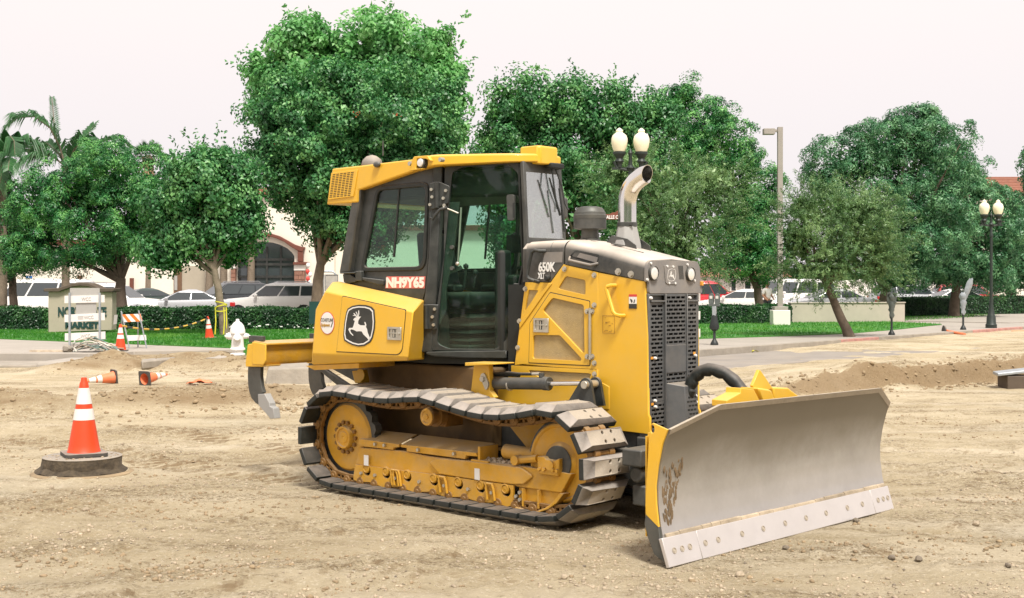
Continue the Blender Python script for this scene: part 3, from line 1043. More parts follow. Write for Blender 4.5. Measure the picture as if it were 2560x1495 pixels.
# the small front shield with ribs, and the adjuster carriage above it
mb = MB()
sh = [(2.065,0.231),(2.494,0.238),(2.43,0.167),(2.359,0.12),(2.279,0.086),(2.206,0.074),(2.054,0.097)]
mb.prism(sh, YF + 0.02, YF + 0.04)
fsh = mb.out("front_shield", "yellow_dirty", tf)
mb = MB()
for px in ([(2.131,0.233),(2.131,0.102)], [(2.281,0.238),(2.281,0.103)]):
    (xa, za), (xb, zb) = px
    mb.box(xa - 0.006, xa + 0.006, YF - 0.02, YF + 0.02, zb, za)
mb.out("shield_ribs", "yellow_dirty", fsh)
mb = MB()
lo = [(2.054,0.097),(2.206,0.074),(2.279,0.086),(2.359,0.12),(2.43,0.167),(2.494,0.238),(2.529,0.237),(2.466,0.165),(2.387,0.112),(2.287,0.074),(2.199,0.058),(2.054,0.082)]
mb.prism(lo, YF - 0.03, YF + 0.06)
mb.out("shield_rim", "yellow_dirty", fsh, bev=0.004)
mb = MB()
blk = [(2.279,0.482),(2.344,0.488),(2.366,0.468),(2.445,0.467),(2.487,0.485),(2.487,0.409),(2.476,0.354),(2.287,0.355)]
mb.prism(blk, YF - 0.03, YF + 0.10)
cg = mb.out("idler_carriage", "yellow_dirty", tf, bev=0.008)
mb = MB()
b2 = [(2.462,0.478),(2.557,0.488),(2.557,0.393),(2.462,0.387)]
mb.prism(b2, YF + 0.03, YF + 0.14)
mb.out("carriage_block", "yellow_dirty", cg, bev=0.006)
mb = MB()
(cx, cz), = [(2.408,0.43)]
mb.cyl((cx, YF - 0.03, cz), (cx, YF - 0.045, cz), 0.036, n=20)
for (x, z) in [(2.311,0.394),(2.354,0.395),(2.437,0.398),(2.476,0.396)]:
    mb.cyl((x, YF - 0.03, z), (x, YF - 0.05, z), 0.013, n=6)
mb.out("carriage_bolts", "yellow_dirty", cg, kind="stuff")
mb = MB()
a, b = [(2.057,0.431),(2.253,0.46)]
mb.tube([(a[0], YF + 0.01, a[1]), (b[0], YF + 0.01, b[1])], 0.028, 10)
mb.cyl((a[0], YF - 0.03, a[1]), (a[0], YF + 0.06, a[1]), 0.036, n=16)
mb.out("adjuster_rod", "yellow_dirty", cg)
mb = MB()
mb.cyl((1.86, YF + 0.10, 0.47), (2.20, YF + 0.10, 0.46), 0.055, n=16)
mb.out("recoil_cylinder", "yellow_dirty", cg)
near_and_far(tf)
# crumbs of soil lying on the track frame
mb = MB()
for i in range(70):
    mb.ball((random.uniform(1.70, 2.10), YF + random.uniform(0.02, 0.17), 0.395), random.uniform(0.006, 0.022), 1, jit=0.25)
mb.box(1.68, 2.2, YF + 0.01, YF + 0.19, 0.36, 0.392)
mb.out("soil_crumbs", "stone", DOZ, kind="stuff")

# ---- main frame and underbody
mb = MB()
mb.box(-0.12, 1.42, -0.40, 0.40, 0.42, 1.06)
mb.box(-0.30, -0.12, -0.32, 0.32, 0.50, 1.10)
mb.out("main_frame", "frame_dark", DOZ, bev=0.02)
mb = MB()
mb.box(1.42, 2.84, -0.30, 0.30, 0.40, 0.66)
mb.box(2.78, 2.90, -0.33, 0.33, 0.30, 0.62)
mb.out("belly_guard", "darksteel", DOZ, bev=0.015)
for s in (-1, 1):
    mb = MB()
    mb.prism([(1.331,1.088),(1.496,1.093),(1.504,0.892),(1.557,0.842),(1.364,0.71),(1.281,0.765)], -0.52, -0.47)
    br = mb.out("frame_bracket", "yellow", DOZ, bev=0.006)
    mb = MB()
    (cx, cz), = [(1.455,0.96)]
    mb.plate(rpoly([(cx - 0.045, cz + 0.05), (cx + 0.0, cz + 0.075), (cx + 0.055, cz - 0.02), (cx + 0.02, cz - 0.075)], 0.03), [], side_fn(-0.535), 0, 0.014)
    mb.cyl((cx - 0.012, -0.55, cz + 0.02), (cx - 0.012, -0.53, cz + 0.02), 0.022, n=6)
    mb.out("pin_retainer", "zinc", br)
    mb = MB()
    mb.prism([(1.331,1.109),(1.657,1.116),(1.657,1.106),(1.331,1.082)], -0.62, -0.40)
    mb.out("bracket_shelf", "yellow", br, bev=0.004)
    if s > 0:
        mirror_part(br, DOZ)
        bpy.data.objects.remove(br.children[0]) if False else None
        for ch in list(br.children):
            bpy.data.objects.remove(ch)
        bpy.data.objects.remove(br)
# track arch plate inside the near track
for s in (1,):
    mb = MB()
    mb.prism([(1.721,0.625),(2.091,0.681),(2.255,0.676),(1.909,0.465)], -0.52, -0.47)
    ap = mb.out("idler_gusset", "yellow_dirty", DOZ)
    mirror_part(ap, DOZ)

# ---- engine side panels
YS = -0.33
upper = [(1.708,1.739),(1.966,1.735),(2.095,1.874),(2.43,1.811)] + [(2.429,1.09),(1.591,1.087)] + [(1.595,1.089)]
seam = [(1.962,1.662),(2.354,1.598)] + [(2.357,1.112),(1.743,1.109)] + [(1.755,1.425)]
v1 = [(1.74,1.679),(1.842,1.675),(1.771,1.588),(1.702,1.513),(1.714,1.566)]
v2 = [(2.117,1.785),(2.309,1.754),(2.309,1.642),(2.04,1.689)]
v3 = [(1.989,1.62),(2.298,1.568)] + [(2.304,1.206),(2.28,1.21)] + [(1.898,1.512),(1.898,1.53)]
v4 = [(1.793,1.328),(2.063,1.335)] + [(2.275,1.165),(2.268,1.146),(1.784,1.145)]
mb = MB()
mb.plate(upper, [rpoly(seam, 0.012), rpoly(v1, 0.012), rpoly(v2, 0.02)], side_fn(YS), 0, 0.022)
sp_ = mb.out("engine_side_panel", "yellow", DOZ, bev=0.003)
mb = MB()
mb.plate(rpoly(grow(seam, -0.005), 0.012), [rpoly(v3, 0.02), rpoly(v4, 0.02)], side_fn(YS), -0.004, 0.018)
dr = mb.out("access_door", "yellow", sp_, bev=0.003)
mb = MB()
mb.plate(rpoly(grow(seam, 0.002), 0.012), [rpoly(grow(seam, -0.007), 0.012)], side_fn(YS), 0.0, 0.012)
mb.out("door_gap_shade", "print_black", sp_, smooth=0)  # dark ring painted in for the shaded gap around the door
for v in (v1, v2, v3, v4):
    mb = MB()
    mb.plate(grow(v, 0.012), [], side_fn(YS), 0.012, 0.016)
    mb.out("vent_screen", "screen", sp_)


def latch(x0, x1, z0, z1, y, parent):
    mb = MB()
    w, h = x1 - x0, z1 - z0
    mb.plate([(x0, z0), (x1, z0), (x1, z1), (x0, z1)], [[(x0 + .12 * w, z0 + .18 * h), (x0 + .74 * w, z0 + .18 * h), (x0 + .74 * w, z1 - .16 * h), (x0 + .12 * w, z1 - .16 * h)]], side_fn(y), -0.010, 0.0)
    mb.box(x0 + .12 * w, x0 + .74 * w, y - 0.0012, y + 0.004, z0 + .18 * h, z1 - .16 * h)
    mb.box(x0 + .12 * w, x0 + .74 * w, y - 0.006, y + 0.003, z0 + .48 * h, z0 + .56 * h)
    mb.box(x0 + .40 * w, x0 + .50 * w, y - 0.005, y + 0.003, z0 + .2 * h, z1 - .2 * h)
    mb.cyl((x0 + .87 * w, y - 0.018, z0 + .5 * h), (x0 + .87 * w, y, z0 + .5 * h), 0.010, n=10)
    o = mb.out("latch", "zinc", parent, bev=0.0015, seg=1)
    mb = MB()
    mb.box(x0 + .36 * w, x0 + .54 * w, y - 0.0045, y + 0.004, z0 + .2 * h, z1 - .18 * h)
    mb.out("latch_pocket", "dark", o)
    return o


(xa, za), (xb, zb) = [(1.803,1.461),(1.954,1.352)]
latch(xa, xb, zb, za, YS - 0.004, dr)
mb = MB()
(xh, zh), (xh2, zl) = [(2.362,1.546)] + [(2.363,1.16)]
mb.cyl((xh, YS - 0.012, zh), (xh, YS - 0.012, zl), 0.011, n=8)
mb.out("door_hinge", "zinc", dr)
mb = MB()
for (x, z) in [(2.108,1.838),(2.396,1.79),(2.396,1.567),(2.328,1.52),(2.377,1.521),(1.71,1.687),(1.648,1.434)] + [(1.63,1.225),(2.33,1.181),(2.377,1.183),(2.397,1.135),(2.399,1.053)]:
    mb.cyl((x, YS + 0.001, z), (x, YS - 0.018, z), 0.0145, n=6)
    mb.cyl((x, YS + 0.001, z), (x, YS - 0.006, z), 0.021, n=10)
for (x, z) in [(2.62,1.814),(2.737,1.794)]:
    mb.cyl((x, YS + 0.001, z), (x, YS - 0.020, z), 0.02, n=6)
    mb.cyl((x, YS + 0.001, z), (x, YS - 0.006, z), 0.027, n=10)
mb.out("panel_bolts", "zinc", sp_, smooth=0, kind="stuff")
# crease: the sloping fold behind the door
mb = MB()
cr0 = [(1.966,1.731),(2.099,1.87)] + [(2.076,1.831),(1.912,1.668),(1.755,1.502),(1.58,1.319),(1.564,1.337),(1.755,1.543),(1.912,1.703)]
mb.prism([(1.989,1.731),(1.916,1.656),(1.76,1.487),(1.653,1.375),(1.649,1.414),(1.76,1.531),(1.885,1.671),(1.951,1.731)], YS - 0.009, YS - 0.0005)
mb.out("panel_fold", "yellow", sp_, bev=0.008)

front_sheet = [(2.432,1.81),(2.858,1.743)] + [(2.881,1.35),(2.887,0.785),(2.901,0.762),(2.901,0.643),(2.587,0.649)] + [(2.40, 0.70), (2.408, 0.9)]
mb = MB()
mb.plate(front_sheet, [], side_fn(YS), 0.001, 0.024)
fs = mb.out("engine_side_panel", "yellow", DOZ, bev=0.004, label="plain yellow front side panel with a grab handle")
mb = MB()
hd = [(2.595,1.714),(2.563,1.706),(2.553,1.69),(2.616,1.523),(2.637,1.501),(2.675,1.493)]
mb.tube([(hd[0][0], YS, hd[0][1]), (hd[0][0] - 0.01, YS - 0.05, hd[0][1])] + [(x, YS - 0.06, z) for x, z in hd[1:-1]] + [(hd[-1][0] - 0.01, YS - 0.05, hd[-1][1]), (hd[-1][0], YS, hd[-1][1])], 0.015, 10)
mb.out("grab_handle", "yellow", fs)
(xa, za), (xb, zb) = [(2.718,1.649),(2.787,1.545)]
mb = MB()
mb.mi = 0
mb.box(xa, xb, YS - 0.003, YS, zb, za - 0.018)
mb.mi = 1
mb.box(xa, xb, YS - 0.0035, YS, za - 0.017, za)
mb.mi = 2
mb.box(xa, xb, YS - 0.0036, YS, zb, zb + 0.035)
zz = zb + 0.05
mb.plate([(xa + 0.008, zz + 0.022), (xa + 0.030, zz + 0.015), (xa + 0.034, zz), (xa + 0.024, zz - 0.010)], [], side_fn(YS), -0.0037, -0.002)
mb.plate([(xa + 0.040, zz - 0.006), (xa + 0.050, zz + 0.018), (xa + 0.056, zz + 0.014), (xa + 0.050, zz - 0.010)], [], side_fn(YS), -0.0037, -0.002)
mb.out("warning_decal", ["white", "red", "print_black"], fs, smooth=0)
(xa, za), (xb, zb) = [(2.473,1.492),(2.586,1.36)]
mb = MB()
mb.plate([(xa, zb), (xb, zb), (xb, za), (xa, za)], [[(xa + .003, zb + .003), (xb - .003, zb + .003), (xb - .003, za - .003), (xa + .003, za - .003)]], side_fn(YS), -0.0015, 0.0)
w, h = xb - xa, za - zb
for i in range(14):
    px, pz = xa + w * random.uniform(.08, .75), zb + h * random.uniform(.06, .92)
    mb.box(px, px + w * random.uniform(.08, .2), YS - 0.0015, YS, pz, pz + 0.003)
mb.out("faint_decal", "print_grey", fs, smooth=0)
low = [(1.561,1.082),(2.431,1.087),(2.431,1.007)] + [(2.536,0.967),(2.536,0.799),(1.303,0.779),(1.354,0.819),(1.428,0.884),(1.561,1.023)]
slot = [(1.751,1.053),(2.339,1.056),(2.364,1.049),(2.35,1.008),(1.946,0.971),(1.837,1.012),(1.751,1.038)]
mb = MB()
mb.plate(low, [slot], side_fn(YS), -0.004, 0.02)
lp = mb.out("lower_side_panel", "yellow", DOZ, bev=0.003)
mb = MB()
mb.plate(grow(slot, 0.01), [], side_fn(YS), 0.008, 0.012)
mb.out("vent_screen", "screen", lp)
for o in (sp_, fs, lp):
    mb = MB()
# plain panels close the far side
mb = MB()
far = upper[:3] + front_sheet[:1] + front_sheet[1:6] + [(2.40, 0.70), (1.5, 0.70), (1.53, 1.1)]
mb.prism(upper, 0.31, 0.33)
mb.prism([p for p in front_sheet], 0.31, 0.33)
mb.out("engine_side_panel", "yellow", DOZ, label="plain yellow panel on the far side of the engine")
# engine block behind the screens
mb = MB()
mb.box(1.50, 2.80, -0.30, 0.30, 0.66, 1.72)
mb.out("engine", "dark", DOZ)

# ---- hood
def hood_ring(x, zlow, ztop, w=0.333, r=0.085, crown=0.012):
    pts = [(-w, zlow)]
    for k in range(7):
        a = PI - k / 6 * PI / 2
        pts.append((-w + r + r * math.cos(a), ztop - r + r * math.sin(a)))
    pts.append((0, ztop + crown))
    for k in range(7):
        a = PI / 2 - k / 6 * PI / 2
        pts.append((w - r + r * math.cos(a), ztop - r + r * math.sin(a)))
    pts.append((w, zlow))
    return [Vector((x, y, z)) for y, z in pts]


zl = lambda x: 1.874 - (x - 2.095) * (0.132 / 0.763)
mb = MB()
mb.rings([hood_ring(x, zl(x) + 0.002, zt) for x, zt in ((2.112, 2.058), (2.25, 2.035), (2.45, 1.995), (2.65, 1.950), (2.80, 1.914), (2.862, 1.897))])
hood = mb.out("engine_hood", "hood", DOZ, bev=0.004)
# cowl between hood and cab, with the cut corner above the side panel
mb = MB()
mb.rings([hood_ring(x, 1.742, zt, 0.331) for x, zt in ((1.715, 2.056), (1.85, 2.060), (1.964, 2.062))])
mb.rings([hood_ring(x, z, zt, 0.331) for x, z, zt in ((1.966, 1.742, 2.062), (2.02, 1.80, 2.061), (2.098, 1.876, 2.060))])
mb.rings([[Vector((1.655, y, z)), Vector((1.715, y, z))] for y, z in ((-0.30, 1.74), (-0.30, 2.0), (-0.25, 2.045), (0.25, 2.045), (0.30, 2.0), (0.30, 1.74))], caps=False, closed=False)
cowl = mb.out("hood_cowl", "hood", DOZ, bev=0.004)
mb = MB()
hb = [(1.894,1.978),(1.849,1.985),(1.818,1.968),(1.791,1.88),(1.773,1.792),(1.787,1.765),(1.838,1.75)]
mb.tube([(hb[0][0] + 0.02, YS, hb[0][1])] + [(x, YS - 0.05, z) for x, z in hb] + [(hb[-1][0] + 0.01, YS, hb[-1][1] - 0.01)], 0.014, 8)
mb.out("grab_handle", "black", cowl)
(xa, za), (xb, zb) = [(1.91,1.97),(2.09,1.889)]
mb = MB()
mb.plate([(xa, za), (xb, za), (xb - 0.005, zb), (xa - 0.02, zb)], [], side_fn(YS - 0.0035), 0, 0.003)
mb.out("vent_screen", "grey", cowl)
lettering("650K", 0.098, frame_mat((1.850, YS - 0.006, 1.822), (1, 0, 0), (0, 0, 1)), "white", cowl, 0.002, 0.003, fit=0.17)
lettering("XLT", 0.068, frame_mat((1.842, YS - 0.006, 1.765), (1, 0, 0), (0, 0, 1)), "white", cowl, 0.002, 0.0015, fit=0.072)
(x, z), = [(1.942,1.771)]
mb = MB()
mb.lathe([(0.0, 0), (0.024, 0), (0.024, 0.02), (0.016, 0.03), (0.0, 0.03)], 14, axis_y(x, z, YS))
mb.out("rubber_stop", "dark", cowl)
mb = MB()
h2 = [(2.16,1.919),(2.18,1.904),(2.386,1.865),(2.433,1.868)]
mb.tube([(h2[0][0], YS, h2[0][1] + 0.01), (h2[1][0], YS - 0.035, h2[1][1]), (h2[2][0], YS - 0.035, h2[2][1]), (h2[3][0], YS, h2[3][1] + 0.01)], 0.010, 8)
mb.out("grab_handle", "grey", hood)
pp = [(2.261,1.958),(2.432,1.921),(2.421,1.882),(2.232,1.927)]
mb = MB()
mb.plate(pp, [], side_fn(YS - 0.006), 0, 0.005)
mb.out("vent_screen", "grey", hood)
mb = MB()
pl = [(2.224,2.005),(2.457,1.955),(2.418,1.924),(2.436,1.828),(2.195,1.864),(2.157,1.946)]
mb.plate(rpoly([(2.217,1.982),(2.45,1.941),(2.425,1.873),(2.15,1.928)], 0.02), [rpoly(grow([(2.217,1.982),(2.45,1.941),(2.425,1.873),(2.15,1.928)], -0.012), 0.02)], side_fn(YS - 0.003), 0, 0.003)
mb.out("hood_recess", "black", hood)
# hinge and seams on top of the hood
ang = math.atan2(-0.19, 1)
mb = MB()
mb.box(2.36, 2.46, -0.10, -0.05, 2.028, 2.036, None)
hg = mb.out("hood_hinge", "darksteel", hood)
hg.rotation_euler = (0, -ang, 0)
hg.matrix_local = Matrix.Translation((2.41, -0.06, 2.022)) @ Matrix.Rotation(-ang, 4, 'Y') @ Matrix.Translation((-2.41, 0.075, -2.030))
mb = MB()
for y, x0, x1 in ((-0.075, 2.16, 2.36), (-0.075, 2.47, 2.66)):
    for xx in (x0,):
        za_, zb_ = 2.072 - (x0 - 2.11) * 0.2, 2.072 - (x1 - 2.11) * 0.2
        mb.rings([[Vector((x0, y - 0.003, za_ - 0.012)), Vector((x0, y + 0.003, za_ - 0.012)), Vector((x0, y + 0.003, za_ - 0.001)), Vector((x0, y - 0.003, za_ - 0.001))],
                  [Vector((x1, y - 0.003, zb_ - 0.012)), Vector((x1, y + 0.003, zb_ - 0.012)), Vector((x1, y + 0.003, zb_ - 0.001)), Vector((x1, y - 0.003, zb_ - 0.001))]])
mb.out("hood_seam", "print_black", hood)

# ---- front panel with lamps
fp = rpoly([(-0.345, 1.742), (-0.345, 1.897), (0.33, 1.897), (0.345, 1.742), (0.365, 1.735), (0.365, 1.655), (-0.315, 1.655), (-0.315, 1.735)], [0.0, 0.07, 0.07, 0.0, 0.0, 0.02, 0.02, 0.0])
LP = [(-0.277,1.803),(0.197,1.799)]
mb = MB()
mb.plate(fp, [circle(LP[0][0], LP[0][1], 0.052, 20), circle(LP[1][0] - 0.005, LP[1][1], 0.052, 20)], front_fn(2.864), 0.0, 0.024)
fpan = mb.out("front_panel", "grey", DOZ, bev=0.006)
for i, (y, z) in enumerate(LP):
    mb = MB()
    M = Matrix(((0, 0, 1, 2.874), (1, 0, 0, y - 0.005 * i), (0, 1, 0, z), (0, 0, 0, 1)))
    mb.lathe([(0.0, 0.0), (0.052, 0.0), (0.054, 0.032), (0.049, 0.038), (0.049, 0.034)], 24, M, caps=False)
    hl = mb.out("headlight", "darksteel", fpan)
    mb = MB()
    mb.lathe([(0.0, 0.034), (0.03, 0.036), (0.048, 0.031), (0.048, 0.02), (0.0, 0.02)], 24, M, caps=False)
    mb.out("lens", "lens", hl)
bd = [(-0.138,1.859),(0.016,1.853),(0.023,1.72),(-0.1,1.723),(-0.119,1.734)]
mb = MB()
mb.plate(bd, [], front_fn(2.8885), 0, 0.005)
bdo = mb.out("badge_plate", "grey", fpan, bev=0.002)
mb = MB()
for (y, z) in [(-0.1,1.854),(-0.025,1.852),(-0.076,1.731),(0.002,1.73),(-0.301,1.874),(0.162,1.87),(-0.345,1.756),(0.256,1.751)]:
    mb.cyl((2.885, y, z), (2.898, y, z), 0.0085, n=8)
mb.out("panel_bolts", "white", fpan, kind="stuff", smooth=0)
mb = MB()
sl = [(0.046,1.86),(0.105,1.856),(0.118,1.757),(0.061,1.76)]
for k in range(5):
    t = k / 4.6
    a = Vector((sl[0][0] + (sl[1][0] - sl[0][0]) * t, sl[0][1]))
    b = Vector((sl[3][0] + (sl[2][0] - sl[3][0]) * t, sl[3][1]))
    mb.rings([[Vector((2.8875, a.x, a.y)), Vector((2.8875, a.x + 0.007, a.y)), Vector((2.8875, b.x + 0.007, b.y)), Vector((2.8875, b.x, b.y))],
              [Vector((2.8895, a.x, a.y)), Vector((2.8895, a.x + 0.007, a.y)), Vector((2.8895, b.x + 0.007, b.y)), Vector((2.8895, b.x, b.y))]])
mb.out("louvre_slots", "print_black", fpan, smooth=0)
mb = MB()
mb.box(2.86, 2.905, 0.335, 0.36, 1.712, 1.745)
mb.out("side_reflector", "amber", fpan, bev=0.003)

# leaping deer outline, in units of the badge height, used on two badges
DEER = [(0.359,1.433),(0.377,1.448),(0.409,1.459),(0.424,1.461),(0.459,1.461),(0.441,1.447),(0.424,1.427),(0.42,1.403),(0.445,1.391),(0.497,1.39),(0.508,1.394),(0.499,1.413),(0.502,1.419),(0.511,1.416),(0.522,1.393),(0.517,1.378),(0.531,1.358),(0.536,1.336),(0.557,1.301),(0.569,1.283),(0.563,1.268),(0.55,1.27),(0.536,1.287),(0.511,1.302),(0.487,1.317),(0.467,1.34),(0.441,1.342),(0.403,1.339),(0.367,1.351),(0.337,1.355),(0.322,1.346),(0.332,1.328),(0.362,1.307),(0.356,1.303),(0.323,1.322),(0.301,1.351),(0.31,1.365),(0.354,1.368),(0.365,1.385),(0.373,1.407),(0.382,1.425)]
ANT = [[(0.405,1.457),(0.38,1.466),(0.356,1.466),(0.358,1.47),(0.384,1.472),(0.411,1.462)], [(0.384,1.47),(0.37,1.479),(0.365,1.488),(0.373,1.488),(0.396,1.471)], [(0.407,1.461),(0.405,1.479),(0.392,1.498),(0.399,1.5),(0.414,1.479),(0.416,1.461)], [(0.416,1.46),(0.424,1.479),(0.424,1.51),(0.432,1.511),(0.435,1.48),(0.426,1.46)]]
SHIELD = [(0.289,1.524),(0.346,1.547),(0.427,1.557),(0.515,1.555),(0.58,1.543),(0.616,1.519),(0.627,1.424),(0.621,1.363),(0.598,1.292),(0.571,1.257),(0.497,1.224),(0.422,1.216),(0.346,1.226),(0.289,1.243),(0.246,1.26),(0.234,1.304),(0.246,1.405),(0.27,1.493)]
bc = (sum(p[0] for p in SHIELD) / len(SHIELD), sum(p[1] for p in SHIELD) / len(SHIELD))
(ya, zt), (yb, zb) = [(-0.1,1.836),(0.007,1.743)]
cy, cz, ks = (ya + yb) / 2, (zt + zb) / 2, (zt - zb) / (max(p[1] for p in SHIELD) - min(p[1] for p in SHIELD))
cvt = lambda pts, k=1.0: [(cy + (p[0] - bc[0]) * ks * k, cz + (p[1] - bc[1]) * ks * k) for p in pts]
mb = MB()
mb.plate(cvt(SHIELD, 1.0), [cvt(SHIELD, 0.93)], front_fn(2.8935), 0, 0.0015)
mb.plate(cvt(DEER), [], front_fn(2.8935), 0, 0.0015)
for a in ANT:
    mb.plate(cvt(a), [], front_fn(2.8935), 0, 0.0015)
mb.out("deer_emblem", "lens", bdo, smooth=0)


# ---- radiator grille: perforated sheets with slotted holes in a running bond
def perforated(y0, y1, z0, z1, x, th, pitch_y, pitch_z, parent, name, mat, skip=None, margin=0.012):
    bm = bmesh.new()
    ys = [y0, y0 + margin]
    n = max(1, round((y1 - y0 - 2 * margin) / pitch_y))
    py = (y1 - y0 - 2 * margin) / n
    qs = []
    for k in range(2 * n + 1):
        c = y0 + margin + k * py / 2
        qs += [c - py * 0.075, c + py * 0.075]
    ys = sorted({round(v, 5) for v in [y0, y1] + [q for q in qs if y0 < q < y1]})
    m = max(1, round((z1 - z0 - 2 * margin) / pitch_z))
    pz = (z1 - z0 - 2 * margin) / m
    zs = sorted({round(v, 5) for v in [z0, z1] + [z0 + margin + k * pz + d * pz for k in range(m) for d in (0.22, 0.78)]})
    V = {(i, j): bm.verts.new((x, ys[i], zs[j])) for i in range(len(ys)) for j in range(len(zs))}
    for j in range(len(zs) - 1):
        zc = (zs[j] + zs[j + 1]) / 2
        row = int((zc - z0 - margin) // pz)
        fz = ((zc - z0 - margin) / pz) % 1
        for i in range(len(ys) - 1):
            yc = (ys[i] + ys[i + 1]) / 2
            inside = y0 + margin < yc < y1 - margin and 0 <= row < m and 0.22 < fz < 0.78
            if inside and not (skip and skip(yc, zc)):
                u = (yc - y0 - margin) / py + (0.5 if row % 2 else 0.0)
                if 0.08 < (u % 1) < 0.92:
                    continue
            bm.faces.new((V[i, j], V[i + 1, j], V[i + 1, j + 1], V[i, j + 1]))
    for v in [v for v in bm.verts if not v.link_faces]:
        bm.verts.remove(v)
    ext = bmesh.ops.extrude_face_region(bm, geom=bm.faces[:])
    for v in [g for g in ext['geom'] if isinstance(g, bmesh.types.BMVert)]:
        v.co.x -= th
    mb = MB()
    mb.bm.free()
    mb.bm = bm
    return mb.out(name, mat, parent, smooth=0)


mb = MB()
mb.plate([(-0.318, 0.60), (0.322, 0.60), (0.322, 1.654), (-0.318, 1.654)], [[(-0.295, 0.63), (0.300, 0.63), (0.300, 1.64), (-0.295, 1.64)]], front_fn(2.80), 0, 0.085)
rg = mb.out("radiator_grille", "grille", DOZ, bev=0.004)
mb = MB()
mb.box(2.79, 2.80, -0.30, 0.30, 0.6, 1.65)
mb.out("radiator_core", "dark", rg)
perforated(-0.298, -0.128, 0.872, 1.590, 2.884, 0.006, 0.060, 0.0305, rg, "grille_sheet", "grille")
perforated(0.150, 0.304, 0.70, 1.590, 2.884, 0.006, 0.060, 0.0305, rg, "grille_sheet", "grille")
perforated(-0.298, -0.110, 0.60, 0.868, 2.884, 0.006, 0.060, 0.0305, rg, "grille_sheet", "grille")
perforated(-0.125, 0.148, 0.88, 1.652, 2.892, 0.006, 0.058, 0.0305, rg, "grille_sheet", "grille", skip=lambda y, z: 1.07 < z < 1.275)
mb = MB()
mb.box(2.8925, 2.897, -0.118, 0.142, 1.072, 1.274)
mb.out("blank_plate", "grille", rg, bev=0.002)
mb = MB()
for y in (-0.126, 0.148):
    mb.box(2.886, 2.904, y - 0.006, y + 0.006, 0.66, 1.652)
mb.box(2.886, 2.90, -0.30, -0.13, 1.592, 1.604)
mb.box(2.886, 2.90, 0.15, 0.305, 1.592, 1.604)
mb.out("grille_bars", "grille", rg, bev=0.002, seg=1)
for y0, y1 in ((-0.298, -0.134), (0.155, 0.304)):
    mb = MB()
    mb.box(2.862, 2.866, y0, y1, 1.604, 1.652)
    mb.out("grille_recess", "darksteel", rg)
mb = MB()
for (y, z) in [(-0.249,1.187),(-0.249,0.879),(-0.245,0.835),(0.266,1.186),(0.271,0.882),(0.276,0.836)] + [(-0.303,1.623),(0.19,1.621)]:
    mb.lathe([(0.0, 0.0), (0.011, 0), (0.011, 0.014), (0.008, 0.02), (0.0, 0.02)], 8, Matrix(((0, 0, 1, 2.884), (1, 0, 0, y), (0, 1, 0, z), (0, 0, 0, 1))))
mb.out("grille_bolts", "white", rg, kind="stuff")
mb = MB()
for (y, z) in [(-0.282,1.189),(-0.277,0.856),(0.259,1.204),(0.264,0.855)]:
    mb.box(2.885, 2.889, y - 0.014, y + 0.014, z - 0.009, z + 0.009)
mb.out("grille_tabs", "amber", rg, kind="stuff")
# reflective squares on the far edge of the grille
mb = MB()
for (y, z) in [(0.393,1.622),(0.39,1.486),(0.388,1.351)]:
    mb = MB()
    mb.box(2.845, 2.85, 0.345, 0.395, z - 0.032, z + 0.032)
    mb.out("grille_door_hinge", "white", rg)
# hose guard and the thick hose to the blade
hbx = [(-0.199,0.959),(-0.113,0.957),(0.028,0.926),(0.107,0.949),(0.132,0.761),(-0.209,0.707)]
mb = MB()
mb.rings([[Vector((2.886, -0.105, 0.60)), Vector((2.886, -0.105, 1.0)), Vector((2.886, 0.16, 1.0)), Vector((2.886, 0.19, 0.60))],
          [Vector((3.02, -0.02, 0.60)), Vector((2.985, -0.01, 0.975)), Vector((2.985, 0.125, 0.975)), Vector((3.02, 0.16, 0.60))]])
hgd = mb.out("hose_guard", "grille", rg, bev=0.006)
gz = [(y, z) for z in (0.68, 0.71, 0.74, 0.77, 0.80, 0.83, 0.86, 0.89) for y in (0.02, 0.06, 0.10)]
mb = MB()
for i, (y, z) in enumerate(gz):
    yy = y + (0.018 if i // 3 % 2 else 0)
    xx = 3.02 - (z - 0.60) * 0.0935
    mb.box(xx - 0.002, xx + 0.0025, yy - 0.014, yy + 0.014, z - 0.0065, z + 0.0065)
mb.out("guard_slots", "dark", hgd, smooth=0, kind="stuff")
hp_ = [(2.96, 0.07, 0.90), (2.97, 0.075, 0.96), (3.00, 0.085, 1.03), (3.06, 0.10, 1.085), (3.14, 0.12, 1.10), (3.24, 0.14, 1.07), (3.33, 0.155, 1.00), (3.39, 0.165, 0.91), (3.42, 0.17, 0.80), (3.44, 0.17, 0.66)]
hh = []
for i in range(len(hp_) - 1):
    for t in (0, 1 / 3, 2 / 3):
        hh.append([hp_[i][j] + (hp_[i + 1][j] - hp_[i][j]) * t for j in range(3)])
mb = MB()
mb.tube(hh, [0.047 + 0.004 * ((i * 7) % 3 - 1) for i in range(len(hh))], 14)
mb.out("hydraulic_hose", "rubber", DOZ)

